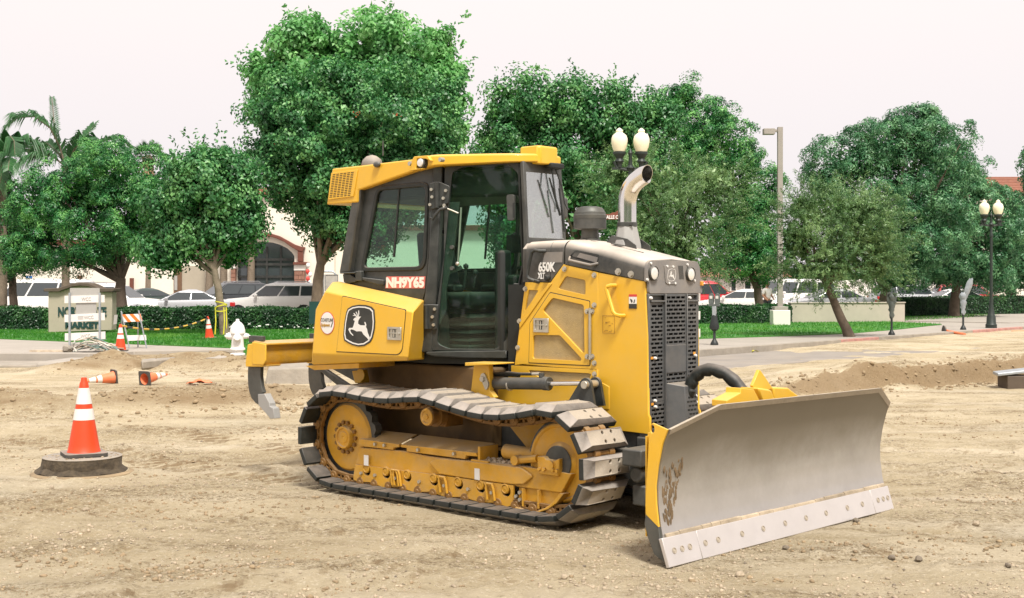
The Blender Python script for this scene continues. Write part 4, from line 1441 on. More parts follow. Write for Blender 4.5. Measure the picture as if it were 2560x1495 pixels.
# ---- air intake bowl and exhaust stack
yA = 0.02
(xl, z0_), (xr, _) = [(2.005,2.063),(2.142,2.06)]
cxA = (xl + xr) / 2
pcs = [(2.02,2.066),(2.204,2.13),(2.015,2.23),(2.195,2.259),(2.066,2.284)]
mb = MB()
T = Matrix.Translation((cxA, yA, 0))
mb.lathe([(0.085, 2.045), (0.085, 2.070), (0.070, 2.085), (0.066, 2.150), (0.11, 2.155)], 24, T)
pc = mb.out("air_intake", "shank", DOZ)
mb = MB()
mb.lathe([(0.10, 2.152), (0.128, 2.156), (0.128, 2.235), (0.124, 2.238)], 28, T)
mb.out("intake_bowl", "darksteel", pc)
mb = MB()
mb.lathe([(0.13, 2.236), (0.131, 2.262), (0.124, 2.268), (0.122, 2.285), (0.115, 2.292), (0.110, 2.305), (0.095, 2.322), (0.06, 2.330), (0.0, 2.331)], 28, T)
mb.out("intake_cap", "shank", pc)
yE = 0.12
ex = [(2.255,2.034),(2.467,2.008),(2.277,2.174),(2.446,2.169),(2.277,2.368),(2.446,2.36),(2.289,2.446)]
cE = (ex[2][0] + ex[3][0]) / 2
rE = (ex[3][0] - ex[2][0]) / 2 * 0.84
mb = MB()
rs = []
for z, w, d in ((1.985, 0.115, 0.115), (2.03, 0.110, 0.11), (2.165, rE * 1.12, rE * 1.1), (2.19, rE * 1.04, rE * 1.04)):
    rs.append([Vector((cE + w * math.cos(PI / 8 + k * PI / 4), yE + d * math.sin(PI / 8 + k * PI / 4), z)) for k in range(8)])
mb.rings(rs)
eb = mb.out("exhaust_base", "base_grey", DOZ, bev=0.008)
mb = MB()
for s in (-1, 1):
    mb.prism([(cE - 0.19, 1.98), (cE + 0.16, 1.97), (cE + 0.15, 2.02), (cE + 0.07, 2.07), (cE - 0.08, 2.10)], yE + s * 0.09 - 0.004, yE + s * 0.09 + 0.004)
mb.out("base_gussets", "darksteel", eb)
pp = [(cE, yE, 2.17), (cE, yE, 2.27), (cE, yE, 2.34), (cE + 0.004, yE, 2.385), (cE + 0.016, yE, 2.43), (cE + 0.040, yE, 2.472), (cE + 0.078, yE, 2.510), (cE + 0.125, yE, 2.538), (cE + 0.165, yE, 2.558), (cE + 0.190, yE, 2.570)]
pipe = []
for i in range(len(pp) - 1):
    for t in (0, .5):
        pipe.append(Vector(pp[i]).lerp(Vector(pp[i + 1]), t))
pipe.append(Vector(pp[-1]))
n = 28
rings = []
xax = Vector((0, 1, 0))
for i, p in enumerate(pipe):
    d = (pipe[min(i + 1, len(pipe) - 1)] - pipe[max(i - 1, 0)]).normalized()
    y = d.cross(xax)
    rings.append([p + (xax * math.cos(2 * PI * k / n) + y * math.sin(2 * PI * k / n)) * rE for k in range(n)])
# the mouth is cut almost upright
rings[-1] = [Vector((p.x + (p.z - pp[-1][2]) * 0.62, p.y, p.z)) for p in rings[-1]]
rings[-2] = [Vector((p.x + (p.z - pipe[-2].z) * 0.30, p.y, p.z)) for p in rings[-2]]
inner = [[p.lerp(sum(r, Vector()) / n, 0.06) for p in r] for r in reversed(rings)]
mb = MB()
mb.rings(rings + inner, caps=False)
epi = mb.out("exhaust_pipe", "chrome", eb, smooth=60)
mb = MB()
for k in (-9,):
    r_ = rings[-4]
c0 = [p.lerp(sum(rings[-5], Vector()) / n, 0.07) for p in rings[-5]]
mb.face(c0)
mb.out("pipe_bore", "dark", epi)
mb = MB()
mb.lathe([(rE * 1.03, 2.168), (rE * 1.10, 2.170), (rE * 1.10, 2.200), (rE * 1.03, 2.202)], 28, Matrix.Translation((cE, yE, 0)), caps=False)
mb.box(cE + rE * 0.6, cE + rE * 1.35, yE - rE * 0.75, yE - rE * 0.55, 2.178, 2.192)
mb.out("pipe_clamp", "darksteel", eb)

# ---- cab: corner posts, rear side windows, slanted doors
YC = -0.56
DP, DQ = Vector((0.90, -0.57)), Vector((1.55, -0.215))
dd = (DQ - DP).normalized()


def door_fn(off):
    """door sheet: a along the sill from the hinge, b height, t depth inwards"""
    return lambda a, b, t: Vector((DP.x + dd.x * a - dd.y * (off + t), DP.y + dd.y * a + dd.x * (off + t), b))


sidepl = [(-0.022,2.504),(0.0,2.536),(0.28,2.586),(0.689,2.661),(0.815,2.681),(0.908,2.684)] + [(0.864,1.984),(0.824,1.675),(0.784,1.581),(-0.111,1.724),(-0.182,1.742),(-0.2,1.818)]
win = [(0.261,2.515),(0.833,2.521)] + [(0.799,1.87),(0.075,1.867)]
wr = rpoly(win, [0.05, 0.05, 0.09, 0.05], 5)
gasket = rpoly(grow(win, 0.035), [0.08, 0.08, 0.11, 0.08], 5)
mb = MB()
mb.plate(sidepl, [gasket], side_fn(YC), 0, 0.035)
cab = mb.out("cab_side", "black", DOZ, bev=0.004)
mb = MB()
mb.plate(gasket, [wr], side_fn(YC), -0.012, 0.02)
gs = mb.out("window_gasket", "rubber", cab, bev=0.006)
mb = MB()
mb.plate(grow(wr, 0.004), [], side_fn(YC), 0.006, 0.011)
mb.out("side_window", "glass", cab, smooth=0)
(xa, za), (xb, zb) = [(0.506,2.517),(0.441,1.961)]
mb = MB()
mb.rings([[Vector((x + s * 0.008, YC + q, z)) for s, q in ((-1, 0.0), (1, 0.0), (1, 0.014), (-1, 0.014))] for x, z in ((xa, za), (xb, zb - 0.01))])
mb.out("window_divider", "rubber", cab)
# rear corner post with its light outer strip
mb = MB()
post = [(-0.007,2.533),(0.087,2.538),(0.077,2.5)] + [(-0.066,1.83),(-0.2,1.821)] + [(-0.017,2.498)]
mb.prism(post, YC - 0.05, YC + 0.02)
mb.out("corner_post", "darksteel", cab, bev=0.012)
mb = MB()
lg = [(-0.176,1.827),(0.011,1.829),(0.011,1.815),(-0.176,1.816)]
mb.prism(lg, YC - 0.06, YC + 0.0)
mb.prism([(-0.175,1.811),(-0.08,1.81),(-0.0,1.771),(-0.0,1.745),(-0.1,1.732),(-0.16,1.742)], YC - 0.03, YC + 0.0)
mb.out("sill_ledge", "black", cab, bev=0.004)
mb = MB()
mb.prism([(0.083,1.782),(0.343,1.76),(0.339,1.715),(0.291,1.718),(0.088,1.757)], YC - 0.035, YC - 0.002)
mb.prism([(0.005,1.836),(0.078,1.839),(0.088,1.751),(0.01,1.751)], YC - 0.045, YC - 0.002)
mb.out("window_catch", "black", cab, bev=0.006)
# number sticker
st = [(0.359,1.79),(0.827,1.788),(0.817,1.69),(0.343,1.69)]
mb = MB()
mb.plate(st, [], side_fn(YC - 0.003), 0, 0.002)
ns = mb.out("number_sticker", "pink", cab, smooth=0)
hgt = st[0][1] - st[3][1]
lettering("NH9Y65", hgt * 1.10, frame_mat((st[3][0] + 0.012, YC - 0.0045, st[3][1] + hgt * 0.11), (1, 0, 0), (0, 0, 1)), "white", ns, 0.001, 0.006, fit=(st[2][0] - st[3][0]) * 0.97)
mirror_part(cab, DOZ)
# the mirrored sticker does not belong on the far side
for o in list(DOZ.children_recursive):
    if o.name.startswith("number_sticker.") or (o.name.startswith("lettering") and o.parent and o.parent.name.startswith("number_sticker.")):
        for ch in list(o.children):
            bpy.data.objects.remove(ch)
        bpy.data.objects.remove(o)
        break
# rear wall below a rear window, floor and header
mb = MB()
rw = [(-0.52, 1.60), (0.52, 1.60), (0.52, 2.52), (-0.52, 2.52)]
mb.plate(rw, [rpoly([(-0.44, 1.85), (0.44, 1.85), (0.44, 2.45), (-0.44, 2.45)], 0.05)], lambda a, b, t: Vector((-0.20 + (b - 1.82) * 0.29 + t, a, b)), 0, 0.03)
cr_ = mb.out("cab_rear_wall", "black", DOZ)
mb = MB()
mb.plate([(-0.45, 1.84), (0.45, 1.84), (0.45, 2.46), (-0.45, 2.46)], [], lambda a, b, t: Vector((-0.20 + (b - 1.82) * 0.29 + t, a, b)), 0.012, 0.016)
mb.out("rear_window", "glass", cr_, smooth=0)
plan = [(-0.15, -0.54), (0.88, -0.54), (1.56, -0.20), (1.56, 0.20), (0.88, 0.54), (-0.15, 0.54)]
mb = MB()
mb.prism(plan, 1.08, 1.16, 'z')
mb.out("cab_floor", "dark", DOZ)
mb = MB()
mb.prism([(x * 0.96 + 0.02, y * 0.93) for x, y in plan], 2.43, 2.66, 'z')
mb.out("headliner", "dark", DOZ, bev=0.03)
# hinge post between the rear window and the door
pa, pb = [(0.984,2.669),(0.984,2.669)], [(0.924,1.46),(0.818,1.148)]
mb = MB()
topL, topR = [(0.007,2.681),(0.087,2.679)]
rs = []
for (xl, zz), (xr, _) in (([(0.014,2.683),(0.099,2.678)]), ([(-0.018,1.952),(0.062,1.952)]), ([(-0.044,1.675),(0.052,1.675)]), ([(-0.105,1.348),(0.02,1.349)]), ([(-0.105,1.172),(0.014,1.173)])):
    rs.append([door_fn(-0.012)(xl, zz, 0), door_fn(-0.012)(xr, zz, 0), door_fn(-0.012)(xr, zz, 0.10), door_fn(-0.012)(xl, zz, 0.10)])
mb.rings(rs)
hpst = mb.out("hinge_post", "black", DOZ, bev=0.012)
# door
douter = [(0.116,2.672),(0.736,2.693)] + [(0.821,1.948),(0.677,1.19),(-0.022,1.188),(0.047,1.521),(0.109,1.952)]
dglass = [(0.178,2.609),(0.188,2.629),(0.267,2.667),(0.646,2.68),(0.724,2.607)] + [(0.754,1.876),(0.634,1.285),(0.542,1.205),(0.149,1.203),(0.069,1.235),(0.053,1.262),(0.063,1.423),(0.113,1.952)] + [(0.155,2.389)]
dgl = rpoly(dglass, [0.02, 0.03, 0.03, 0.03, 0.02, 0.0, 0.02, 0.02, 0.03, 0.03, 0.03, 0.0, 0.0, 0.0], 3)
mb = MB()
mb.plate(rpoly(douter, [0.03, 0.03, 0, 0.02, 0.02, 0, 0]), [dgl], door_fn(0.0), -0.004, 0.035)
door = mb.out("cab_door", "black", DOZ, bev=0.005)
mb = MB()
mb.plate(grow(dgl, 0.006), [], door_fn(0.0), 0.004, 0.010)
mb.out("door_glass", "glass", door, smooth=0)
# weather strip along the front edge
mb = MB()
fe = [(0.749,2.681)] + [(0.812,1.948),(0.698,1.342),(0.666,1.19)]
mb.tube([door_fn(-0.014)(a, b, 0) for a, b in fe], 0.010, 6)
fe2 = [(0.735,2.681)] + [(0.766,1.857),(0.648,1.287)]
mb.tube([door_fn(-0.010)(a, b, 0) for a, b in fe2], 0.006, 6)
mb.out("weather_strip", "rubber", door)
# inner door post with its dusty panel and the gas strut
mb = MB()
mb.plate([(0.155,2.389),(0.236,2.388)] + [(0.165,1.829),(0.242,1.877),(0.261,1.847),(0.153,1.804),(0.127,1.694),(0.127,1.521),(0.069,1.398),(0.063,1.423),(0.113,1.952)], [], door_fn(0.012), 0, 0.02)
mb.out("door_inner_frame", "darksteel", door)
mb = MB()
(a0, b0), (a1, b1) = [(0.249,2.343),(0.249,2.343)] [:1] + [(0.223,1.889)]
mb.tube([door_fn(-0.0)(a0, b0, 0.015), door_fn(0.0)(a1, b1, 0.015)], 0.008, 8)
mb.ball(door_fn(-0.0)(a1, b1, 0.0), 0.018, 2)
mb.out("gas_strut", "zinc", door)
# hinges: two bolted plates on post and door
for pts, bolts in (([(-0.003,2.537),(0.039,2.551),(0.077,2.551),(0.154,2.519)] + [(0.168,2.503),(0.155,2.375),(0.11,2.363)] + [(0.039,2.33),(-0.013,2.331)], [(0.015,2.488),(0.021,2.428),(0.003,2.366)] + [(0.136,2.477),(0.115,2.416),(0.123,2.359)]),
                   ([(-0.089,1.558),(0.007,1.561),(0.071,1.559),(0.058,1.362),(0.032,1.354),(-0.101,1.37)], [(-0.075,1.527),(-0.072,1.463),(-0.087,1.401),(0.043,1.523),(0.023,1.46),(0.033,1.396)])):
    mb = MB()
    mb.plate(pts, [], door_fn(-0.030), 0, 0.016)
    hgp = mb.out("door_hinge", "black", door, bev=0.005)
    xs = sorted(p[0] for p in pts)
    zs = [p[1] for p in pts]
    xm = xs[0] + (xs[-1] - xs[0]) * 0.42
    mb = MB()
    mb.cyl(door_fn(-0.04)(xm, min(zs) + 0.01, 0), door_fn(-0.04)(xm, max(zs) - 0.01, 0), 0.016, n=10)
    mb.out("hinge_pin", "black", hgp)
    mb = MB()
    for a, b in bolts:
        mb.cyl(door_fn(-0.028)(a, b, 0), door_fn(-0.048)(a, b, 0), 0.013, n=8)
    mb.out("hinge_bolts", "zinc", hgp, kind="stuff", smooth=0)
# bent grab rod at the hinge
gr = [(0.153,2.337),(0.096,2.325),(0.051,2.277),(0.032,2.246),(0.013,2.265),(0.013,2.302)]
g2 = [(0.116,2.343),(0.186,2.318),(0.244,2.293)]
mb = MB()
mb.tube([door_fn(-0.06)(a, b, 0) for a, b in reversed(gr)], 0.012, 8)
mb.out("door_check_rod", "black", door)
mb = MB()
mb.tube([door_fn(-0.05)(a, b, 0) for a, b in g2], 0.006, 6)
mb.out("check_rod_arm", "zinc", door)
mb = MB()
dl = [(0.738,1.721),(0.7,1.724),(0.689,1.706),(0.694,1.691),(0.738,1.688)]
mb.tube([door_fn(-0.02)(a, b, 0) for a, b in dl], 0.008, 6)
mb.out("door_pull", "black", door)
for (a, b) in [(0.181,1.852)] + [(0.181,2.022)]:
    mb = MB()
    mb.cyl(door_fn(0)(a, b, -0.03), door_fn(0)(a, b, 0.01), 0.016, n=10)
    mb.out("door_knob", "darksteel", door)
mirror_part(door, DOZ)
# sill under the door
mb = MB()
sl = [(-0.034,1.175),(0.638,1.193),(0.638,1.129),(0.292,1.128),(0.03,1.14),(-0.04,1.158)]
mb.plate(sl, [], door_fn(-0.02), 0, 0.12)
sill = mb.out("cab_sill", "black", DOZ, bev=0.012)
mirror_part(sill, DOZ)
# front: narrow windscreen between the doors
mb = MB()
fo = [(-0.264,2.675),(0.16,2.681)] + [(0.252,2.079),(-0.218,2.066)]
fi = [(-0.237,2.624),(0.127,2.617),(0.206,2.093),(-0.202,2.095)]
fo = [(-0.235, 2.70), (0.235, 2.70), (0.245, 2.02), (-0.245, 2.02)]
fi = [(-0.205, 2.62), (0.205, 2.62), (0.215, 2.095), (-0.215, 2.095)]
mb.plate(fo, [rpoly(fi, 0.015)], lambda a, b, t: Vector((1.565 + t + (2.7 - b) * 0.075, a, b)), 0, 0.035)
ff = mb.out("windscreen_frame", "darksteel", DOZ, bev=0.005)
mb = MB()
mb.plate(grow(fi, 0.006), [], lambda a, b, t: Vector((1.565 + t + (2.7 - b) * 0.075, a, b)), 0.022, 0.028)
mb.out("windscreen", "glass_dust_sky", ff, smooth=0)
mb = MB()
mb.rings([[Vector((1.56, -0.21, 1.16)), Vector((1.60, -0.21, 1.16)), Vector((1.60, 0.21, 1.16)), Vector((1.56, 0.21, 1.16))],
          [Vector((1.60, -0.23, 2.03)), Vector((1.64, -0.23, 2.03)), Vector((1.64, 0.23, 2.03)), Vector((1.60, 0.23, 2.03))]])
mb.out("front_lower_wall", "dark", ff)
wf = lambda y, z, d=0.03: Vector((1.61 + d + (2.7 - z) * 0.075, y, z))
mb = MB()
for pts in ([(0.10, 2.67), (0.15, 2.52), (0.20, 2.38), (0.215, 2.33)], [(0.06, 2.67), (0.05, 2.52), (0.10, 2.33)]):
    mb.tube([wf(y, z, 0.035 + 0.02 * (i % 2)) for i, (y, z) in enumerate(pts)], 0.007, 6)
mb.out("wiper_arms", "black", ff, kind="stuff")
for pts in ([(0.01, 2.58), (0.12, 2.28)], [(0.125, 2.50), (0.165, 2.15)]):
    mb = MB()
    mb.tube([wf(y, z, 0.045) for y, z in pts], [0.007, 0.010], 6)
    mb.out("wiper_blade", "rubber", ff)
mb = MB()
mb.box(1.62, 1.70, 0.0, 0.16, 2.655, 2.70)
mb.out("wiper_motor", "dark", ff, bev=0.01)
# mirror on the near door pillar, lamp on the far one
mb = MB()
mi = [(0.641,2.434),(0.706,2.436),(0.709,2.233),(0.65,2.228)]
mb.plate(rpoly(mi, 0.02), [], door_fn(-0.055), 0, 0.045)
mir = mb.out("mirror", "darksteel", DOZ, bev=0.012)
mb = MB()
mm = [(0.693,2.369),(0.71,2.372),(0.709,2.255),(0.695,2.252)]
mb.plate(mm, [], door_fn(-0.058), 0, 0.004)
mb.out("mirror_slot", "dark", mir)
mb = MB()
mb.box(1.56, 1.61, 0.255, 0.32, 2.26, 2.44)
mb.out("mirror", "darksteel", DOZ, bev=0.02)
# operator's seat and console
mb = MB()
mb.box(0.52, 1.00, -0.24, 0.24, 1.52, 1.66)
seat = mb.out("operator_seat", "seat", DOZ, bev=0.05, seg=4)
mb = MB()
mb.rings([[Vector((0.50 - 0.10 * t, y, 1.62 + 0.55 * t)) for y in (-0.22 + 0.04 * t, 0.22 - 0.04 * t)] + [Vector((0.40 - 0.10 * t, y, 1.62 + 0.55 * t)) for y in (0.22 - 0.04 * t, -0.22 + 0.04 * t)] for t in (0, 0.5, 1)])
mb.out("backrest", "seat", seat, bev=0.03, seg=3)
mb = MB()
mb.box(0.36, 0.45, -0.13, 0.13, 2.20, 2.40)
mb.out("headrest", "seat", seat, bev=0.035, seg=3)
mb = MB()
for i, z in enumerate((1.22, 1.285, 1.35, 1.415)):
    mb.rings([[Vector((0.76 + sx * w, sy * w * 0.9, zz)) for sx, sy in ((-1, -1), (1, -1), (1, 1), (-1, 1))] for w, zz in ((0.185, z), (0.215, z + 0.03), (0.185, z + 0.06))])
mb.out("seat_bellows", "dark", seat)
mb = MB()
mb.box(0.60, 1.02, -0.42, -0.30, 1.66, 1.72)
mb.box(0.62, 0.95, 0.30, 0.42, 1.66, 1.72)
mb.out("armrests", "seat", seat, bev=0.02)
for y0, y1 in ((-0.50, -0.30), (0.28, 0.52)):
    mb = MB()
    mb.box(0.10, 0.86, y0, y1, 1.16, 1.64)
    mb.out("side_console", "dark", seat, bev=0.03)
mb = MB()
mb.box(0.50, 0.98, -0.20, 0.27, 1.16, 1.22)
mb.prism([(0.95, 0.22), (1.25, 0.10), (1.25, 0.30), (0.90, 0.46)], 1.16, 1.60, 'z')
mb.out("seat_plinth", "dark", seat, bev=0.02)
mb = MB()
mb.rings([[Vector((1.30, -0.20, 1.18)), Vector((1.46, -0.20, 1.18)), Vector((1.46, 0.20, 1.18)), Vector((1.30, 0.20, 1.18))],
          [Vector((1.26, -0.24, 1.80)), Vector((1.53, -0.24, 1.80)), Vector((1.53, 0.24, 1.80)), Vector((1.26, 0.24, 1.80))]])
mb.box(1.34, 1.44, -0.30, -0.18, 1.16, 2.0)
con = mb.out("control_console", "dark", DOZ, bev=0.03)
mb = MB()
for x, y, h in ((1.05, -0.34, 0.17), (1.08, -0.26, 0.12), (1.02, 0.35, 0.16)):
    mb.cyl((x, y, 1.70), (x + 0.02, y, 1.70 + h), 0.012, n=6)
    mb.ball((x + 0.02, y, 1.70 + h), 0.026, 1)
mb.out("control_levers", "seat", con)
mb = MB()
mb.tube([(1.33, -0.10, 1.80), (1.34, -0.10, 2.12), (1.40, -0.10, 2.14), (1.42, -0.10, 2.05)], 0.012, 6)
mb.box(1.36, 1.42, -0.17, -0.03, 1.98, 2.12)
mb.out("monitor", "dark", con)

# ---- roof
rf = [(-0.355,2.42),(-0.278,2.73),(0.097,2.733),(0.751,2.744)] + [(0.824,2.764),(1.035,2.755)] + [(1.02, 2.735), (0.98, 2.672)] + [(0.744,2.646),(0.067,2.526),(0.057,2.421)]
mb = MB()
mb.prism(rf, -0.62, 0.62)
roof = mb.out("cab_roof", "yellow", DOZ, bev=0.012)
rp = [(0.93, -0.64), (1.02, -0.63), (1.40, -0.39), (1.54, -0.29), (1.655, -0.15), (1.665, 0.15), (1.54, 0.29), (1.40, 0.39), (1.02, 0.63), (0.93, 0.64)]
mb = MB()
mb.rings([[Vector((x, y, 2.672 + (x - 0.93) * 0.035)) for x, y in rp], [Vector((x, y, 2.752 + (x - 0.93) * 0.004)) for x, y in rp], [Vector((0.93 + (x - 0.93) * 0.97, y * 0.95, 2.764 + (x - 0.93) * 0.0)) for x, y in rp]])
mb.out("roof_visor", "yellow", roof, bev=0.008)
bx = [(1.649,2.799),(1.844,2.785),(1.844,2.666),(1.649,2.697)]
for s in (1,):
    mb = MB()
    mb.rings([[Vector((x, y, z)) for x, y in ((1.47, -0.125), (1.65, -0.125), (1.672, -0.10), (1.672, 0.10), (1.65, 0.125), (1.47, 0.125))] for z in (2.685, 2.82)] + [[Vector((x, y, 2.832)) for x, y in ((1.48, -0.115), (1.64, -0.115), (1.66, -0.09), (1.66, 0.09), (1.64, 0.115), (1.48, 0.115))]])
    mb.out("front_lamp_box", "yellow", roof, bev=0.012)
# vent grille on the air conditioner at the rear of the roof
vg = [(-0.281,2.693),(0.065,2.701),(0.013,2.474),(-0.325,2.46)]
mb = MB()
mb.plate(vg, [], side_fn(-0.62), -0.010, -0.0005)
vgr = mb.out("vent_panel", "yellow", roof, bev=0.004)
V4 = [(-0.263,2.678),(0.026,2.683),(-0.02,2.484),(-0.308,2.479)]
mb = MB()
for r in range(14):
    tv = r / 13.4
    for c_ in range(6):
        tu0, tu1 = c_ / 6 + 0.02, (c_ + 0.74) / 6 + 0.02
        q = []
        for tu, tw in ((tu0, tv), (tu1, tv), (tu1, tv + 0.031), (tu0, tv + 0.031)):
            xx = (V4[0][0] * (1 - tu) + V4[1][0] * tu) * (1 - tw) + (V4[3][0] * (1 - tu) + V4[2][0] * tu) * tw
            zz = (V4[0][1] * (1 - tu) + V4[1][1] * tu) * (1 - tw) + (V4[3][1] * (1 - tu) + V4[2][1] * tu) * tw
            q.append((xx, zz))
        mb.rings([[Vector((x, -0.6312, z)) for x, z in q], [Vector((x, -0.626, z)) for x, z in q]])
mb.out("vent_slots", "dark", vgr, smooth=0, kind="stuff")
(x, z), = [(0.876,2.703)]
mb = MB()
mb.lathe([(0.0, 0.0), (0.042, 0.0), (0.042, 0.05), (0.036, 0.056), (0.0, 0.056)], 20, axis_y(x, z, -0.61))
wl = mb.out("work_light", "darksteel", roof)
mb = MB()
mb.lathe([(0.0, 0.0), (0.034, 0.0), (0.030, 0.008), (0.0, 0.010)], 20, axis_y(x, z, -0.667))
mb.out("lens", "lens", wl)
hs = [(0.769,2.65),(0.809,2.756),(0.916,2.76),(1.003,2.715),(1.073,2.692),(1.073,2.682),(0.968,2.666),(0.827,2.656)]
mb = MB()
mb.plate([(0.745,2.646),(0.774,2.731),(0.797,2.759),(0.958,2.756),(0.993,2.71),(0.932,2.73),(0.835,2.739),(0.817,2.663),(0.905,2.657),(0.888,2.65)], [], side_fn(-0.665), 0.0, 0.05)
mb.out("lamp_shroud", "yellow", roof, bev=0.008)
dm = [(-0.059,2.76),(0.05,2.815),(0.158,2.736)]
mb = MB()
cxd, czd = (dm[0][0] + dm[2][0]) / 2, dm[0][1] - 0.005
mb.ball((cxd, -0.45, czd), 1, 2, (0.098, 0.09, 0.085))
mb.out("antenna_dome", "grey", roof)
(x, z), (x2, z2) = [(0.318,2.727),(0.189,2.922)]
mb = MB()
mb.ball((x, -0.635, z), 1, 2, (0.042, 0.022, 0.026))
mb.out("antenna_mount", "darksteel", roof)
mb = MB()
mb.cyl((x2, -0.45, czd + 0.07), (x2, -0.45, z2 + 0.03), 0.006, 0.004, n=6)
mb.out("antenna", "darksteel", roof)
mb = MB()
for (x, z) in [(1.103,2.713)] + [(0.75,2.704)]:
    mb.cyl((x, -0.63, z), (x, -0.672, z), 0.018, n=8)
mb.out("roof_bolts", "zinc", roof, kind="stuff")

# ---- rear fender with its tool compartment door
YF2 = -0.92
fo = [(-0.183,1.131),(-0.137,1.513),(-0.007,1.667),(1.061,1.508),(1.007,1.145)]
lowe = [(-0.257,1.035),(0.938,1.119)]
upe = [(-0.153,1.746),(0.959,1.592)]
mb = MB()
bm = mb.bm
A_ = [Vector((x, YF2, z)) for x, z in fo]
B_ = [Vector((upe[0][0], -0.72, upe[0][1])), Vector((upe[1][0], -0.72, upe[1][1]))]
C_ = [Vector((lowe[0][0], -0.86, lowe[0][1])), Vector((lowe[1][0], -0.86, lowe[1][1]))]
inn = -0.55
D_ = [Vector((upe[0][0] - 0.12, inn, upe[0][1] + 0.004)), Vector((0.80, inn, upe[1][1] + 0.002))]
E_2 = [Vector((C_[0].x, inn, C_[0].z - 0.01)), Vector((0.80, inn, C_[1].z - 0.01))]
vs = {}
for k, lst in (("a", A_), ("b", B_), ("c", C_), ("d", D_), ("e", E_2)):
    for i, p in enumerate(lst):
        vs[k + str(i)] = bm.verts.new(p)
for fc in (("a0", "a1", "a2", "a3", "a4"), ("a2", "b0", "b1", "a3"), ("b0", "d0", "d1", "b1"), ("a0", "a4", "c1", "c0"), ("c0", "c1", "e1", "e0"),
           ("a3", "b1", "c1", "a4"), ("b1", "d1", "e1", "c1"), ("a1", "b0", "a2"), ("a1", "a0", "c0"), ("a1", "c0", "e0", "d0", "b0")):
    bm.faces.new([vs[q] for q in fc])
fen = mb.out("rear_fender", "yellow", DOZ, bev=0.012)
dp_ = [(0.22,1.555),(0.983,1.52),(0.98,1.491),(0.95,1.203),(0.906,1.172),(0.162,1.169)]
tp = [(0.213,1.605),(0.976,1.533)]
dpo = [(0.218,1.624),(0.976,1.519),(0.934,1.202),(0.89,1.169),(0.145,1.168),(0.208,1.555)]
mb = MB()
mb.plate(rpoly(dpo, [0.02, 0.02, 0.05, 0.05, 0.0, 0.0]), [], side_fn(YF2), -0.006, 0.004)
cd_ = mb.out("compartment_door", "yellow", fen, bev=0.003)
mb = MB()
mb.plate(rpoly(grow(dpo, 0.006), [0.02, 0.02, 0.05, 0.05, 0.0, 0.0]), [rpoly(grow(dpo, -0.001), [0.02, 0.02, 0.05, 0.05, 0.0, 0.0])], side_fn(YF2), -0.002, 0.004)
mb.out("door_gap_shade", "print_black", fen, smooth=0)  # black outline stands in for shade in the compartment door's gap
(xa, za), (xb, zb) = [(0.777,1.385),(0.936,1.282)]
latch(xa, xb, zb, za, YF2 - 0.006, cd_)
mb = MB()
mb.plate(SHIELD, [], side_fn(YF2 - 0.010), 0, 0.004)
bg = mb.out("badge", "print_black", cd_, bev=0.001, seg=1)
sc2 = lambda pts, k: [(bc[0] + (p[0] - bc[0]) * k, bc[1] + (p[1] - bc[1]) * k) for p in pts]
mb = MB()
mb.plate(sc2(SHIELD, 0.925), [sc2(SHIELD, 0.865)], side_fn(YF2 - 0.0118), 0, 0.0015)
mb.out("badge_border", "white", bg, smooth=0)
mb = MB()
mb.plate(DEER, [], side_fn(YF2 - 0.0118), 0, 0.0015)
for a in ANT:
    mb.plate(a, [], side_fn(YF2 - 0.0118), 0, 0.0015)
mb.out("deer_emblem", "white", bg, smooth=0)
(ca, cb), (c2, _), (_, c3) = [(0.022,1.4),(0.114,1.402),(0.022,1.304)]
rx, rz_ = c2 - ca, cb - c3
mb = MB()
mb.plate(circle(ca, cb, rx, 28, ry=rz_), [], side_fn(YF2 - 0.003), 0, 0.002)
stk = mb.out("dealer_sticker", "red", fen, smooth=0)
mb = MB()
mb.plate(circle(ca, cb, rx * 0.93, 28, ry=rz_ * 0.94), [], side_fn(YF2 - 0.0042), 0, 0.001)
mb.out("sticker_face", "white", stk, smooth=0)
lettering("COASTLINE", 0.040, frame_mat((ca - rx * 0.87, YF2 - 0.006, cb + 0.012), (1, 0, 0), (0, 0, 1)), "print_black", stk, 0.0006, 0.0, fit=rx * 1.74)
lettering("Equipment", 0.036, frame_mat((ca - rx * 0.85, YF2 - 0.006, cb - 0.028), (1, 0, 0), (0, 0, 1)), "print_grey", stk, 0.0006, 0.001, fit=rx * 1.25, shear=0.2)
mb = MB()
mb.plate([(ca + rx * .5, cb - 0.035), (ca + rx * .6, cb - 0.035), (ca + rx * .82, cb + 0.006), (ca + rx * .72, cb + 0.006)], [], side_fn(YF2 - 0.006), 0, 0.001)
mb.out("sticker_slash", "print_black", stk, smooth=0)
# far fender without the lettering
me = fen.data.copy()
me.transform(Matrix.Scale(-1, 4, (0, 1, 0)))
me.flip_normals()
ffn = bpy.data.objects.new("rear_fender", me)
COL.objects.link(ffn)
ffn.parent = DOZ
# underside stay
mb = MB()
mb.prism([(-0.358,1.023),(0.335,1.074),(0.337,1.033),(-0.235,0.992)], -0.85, -0.45)
mb.out("fender_tray", "yellow_dirty", DOZ)

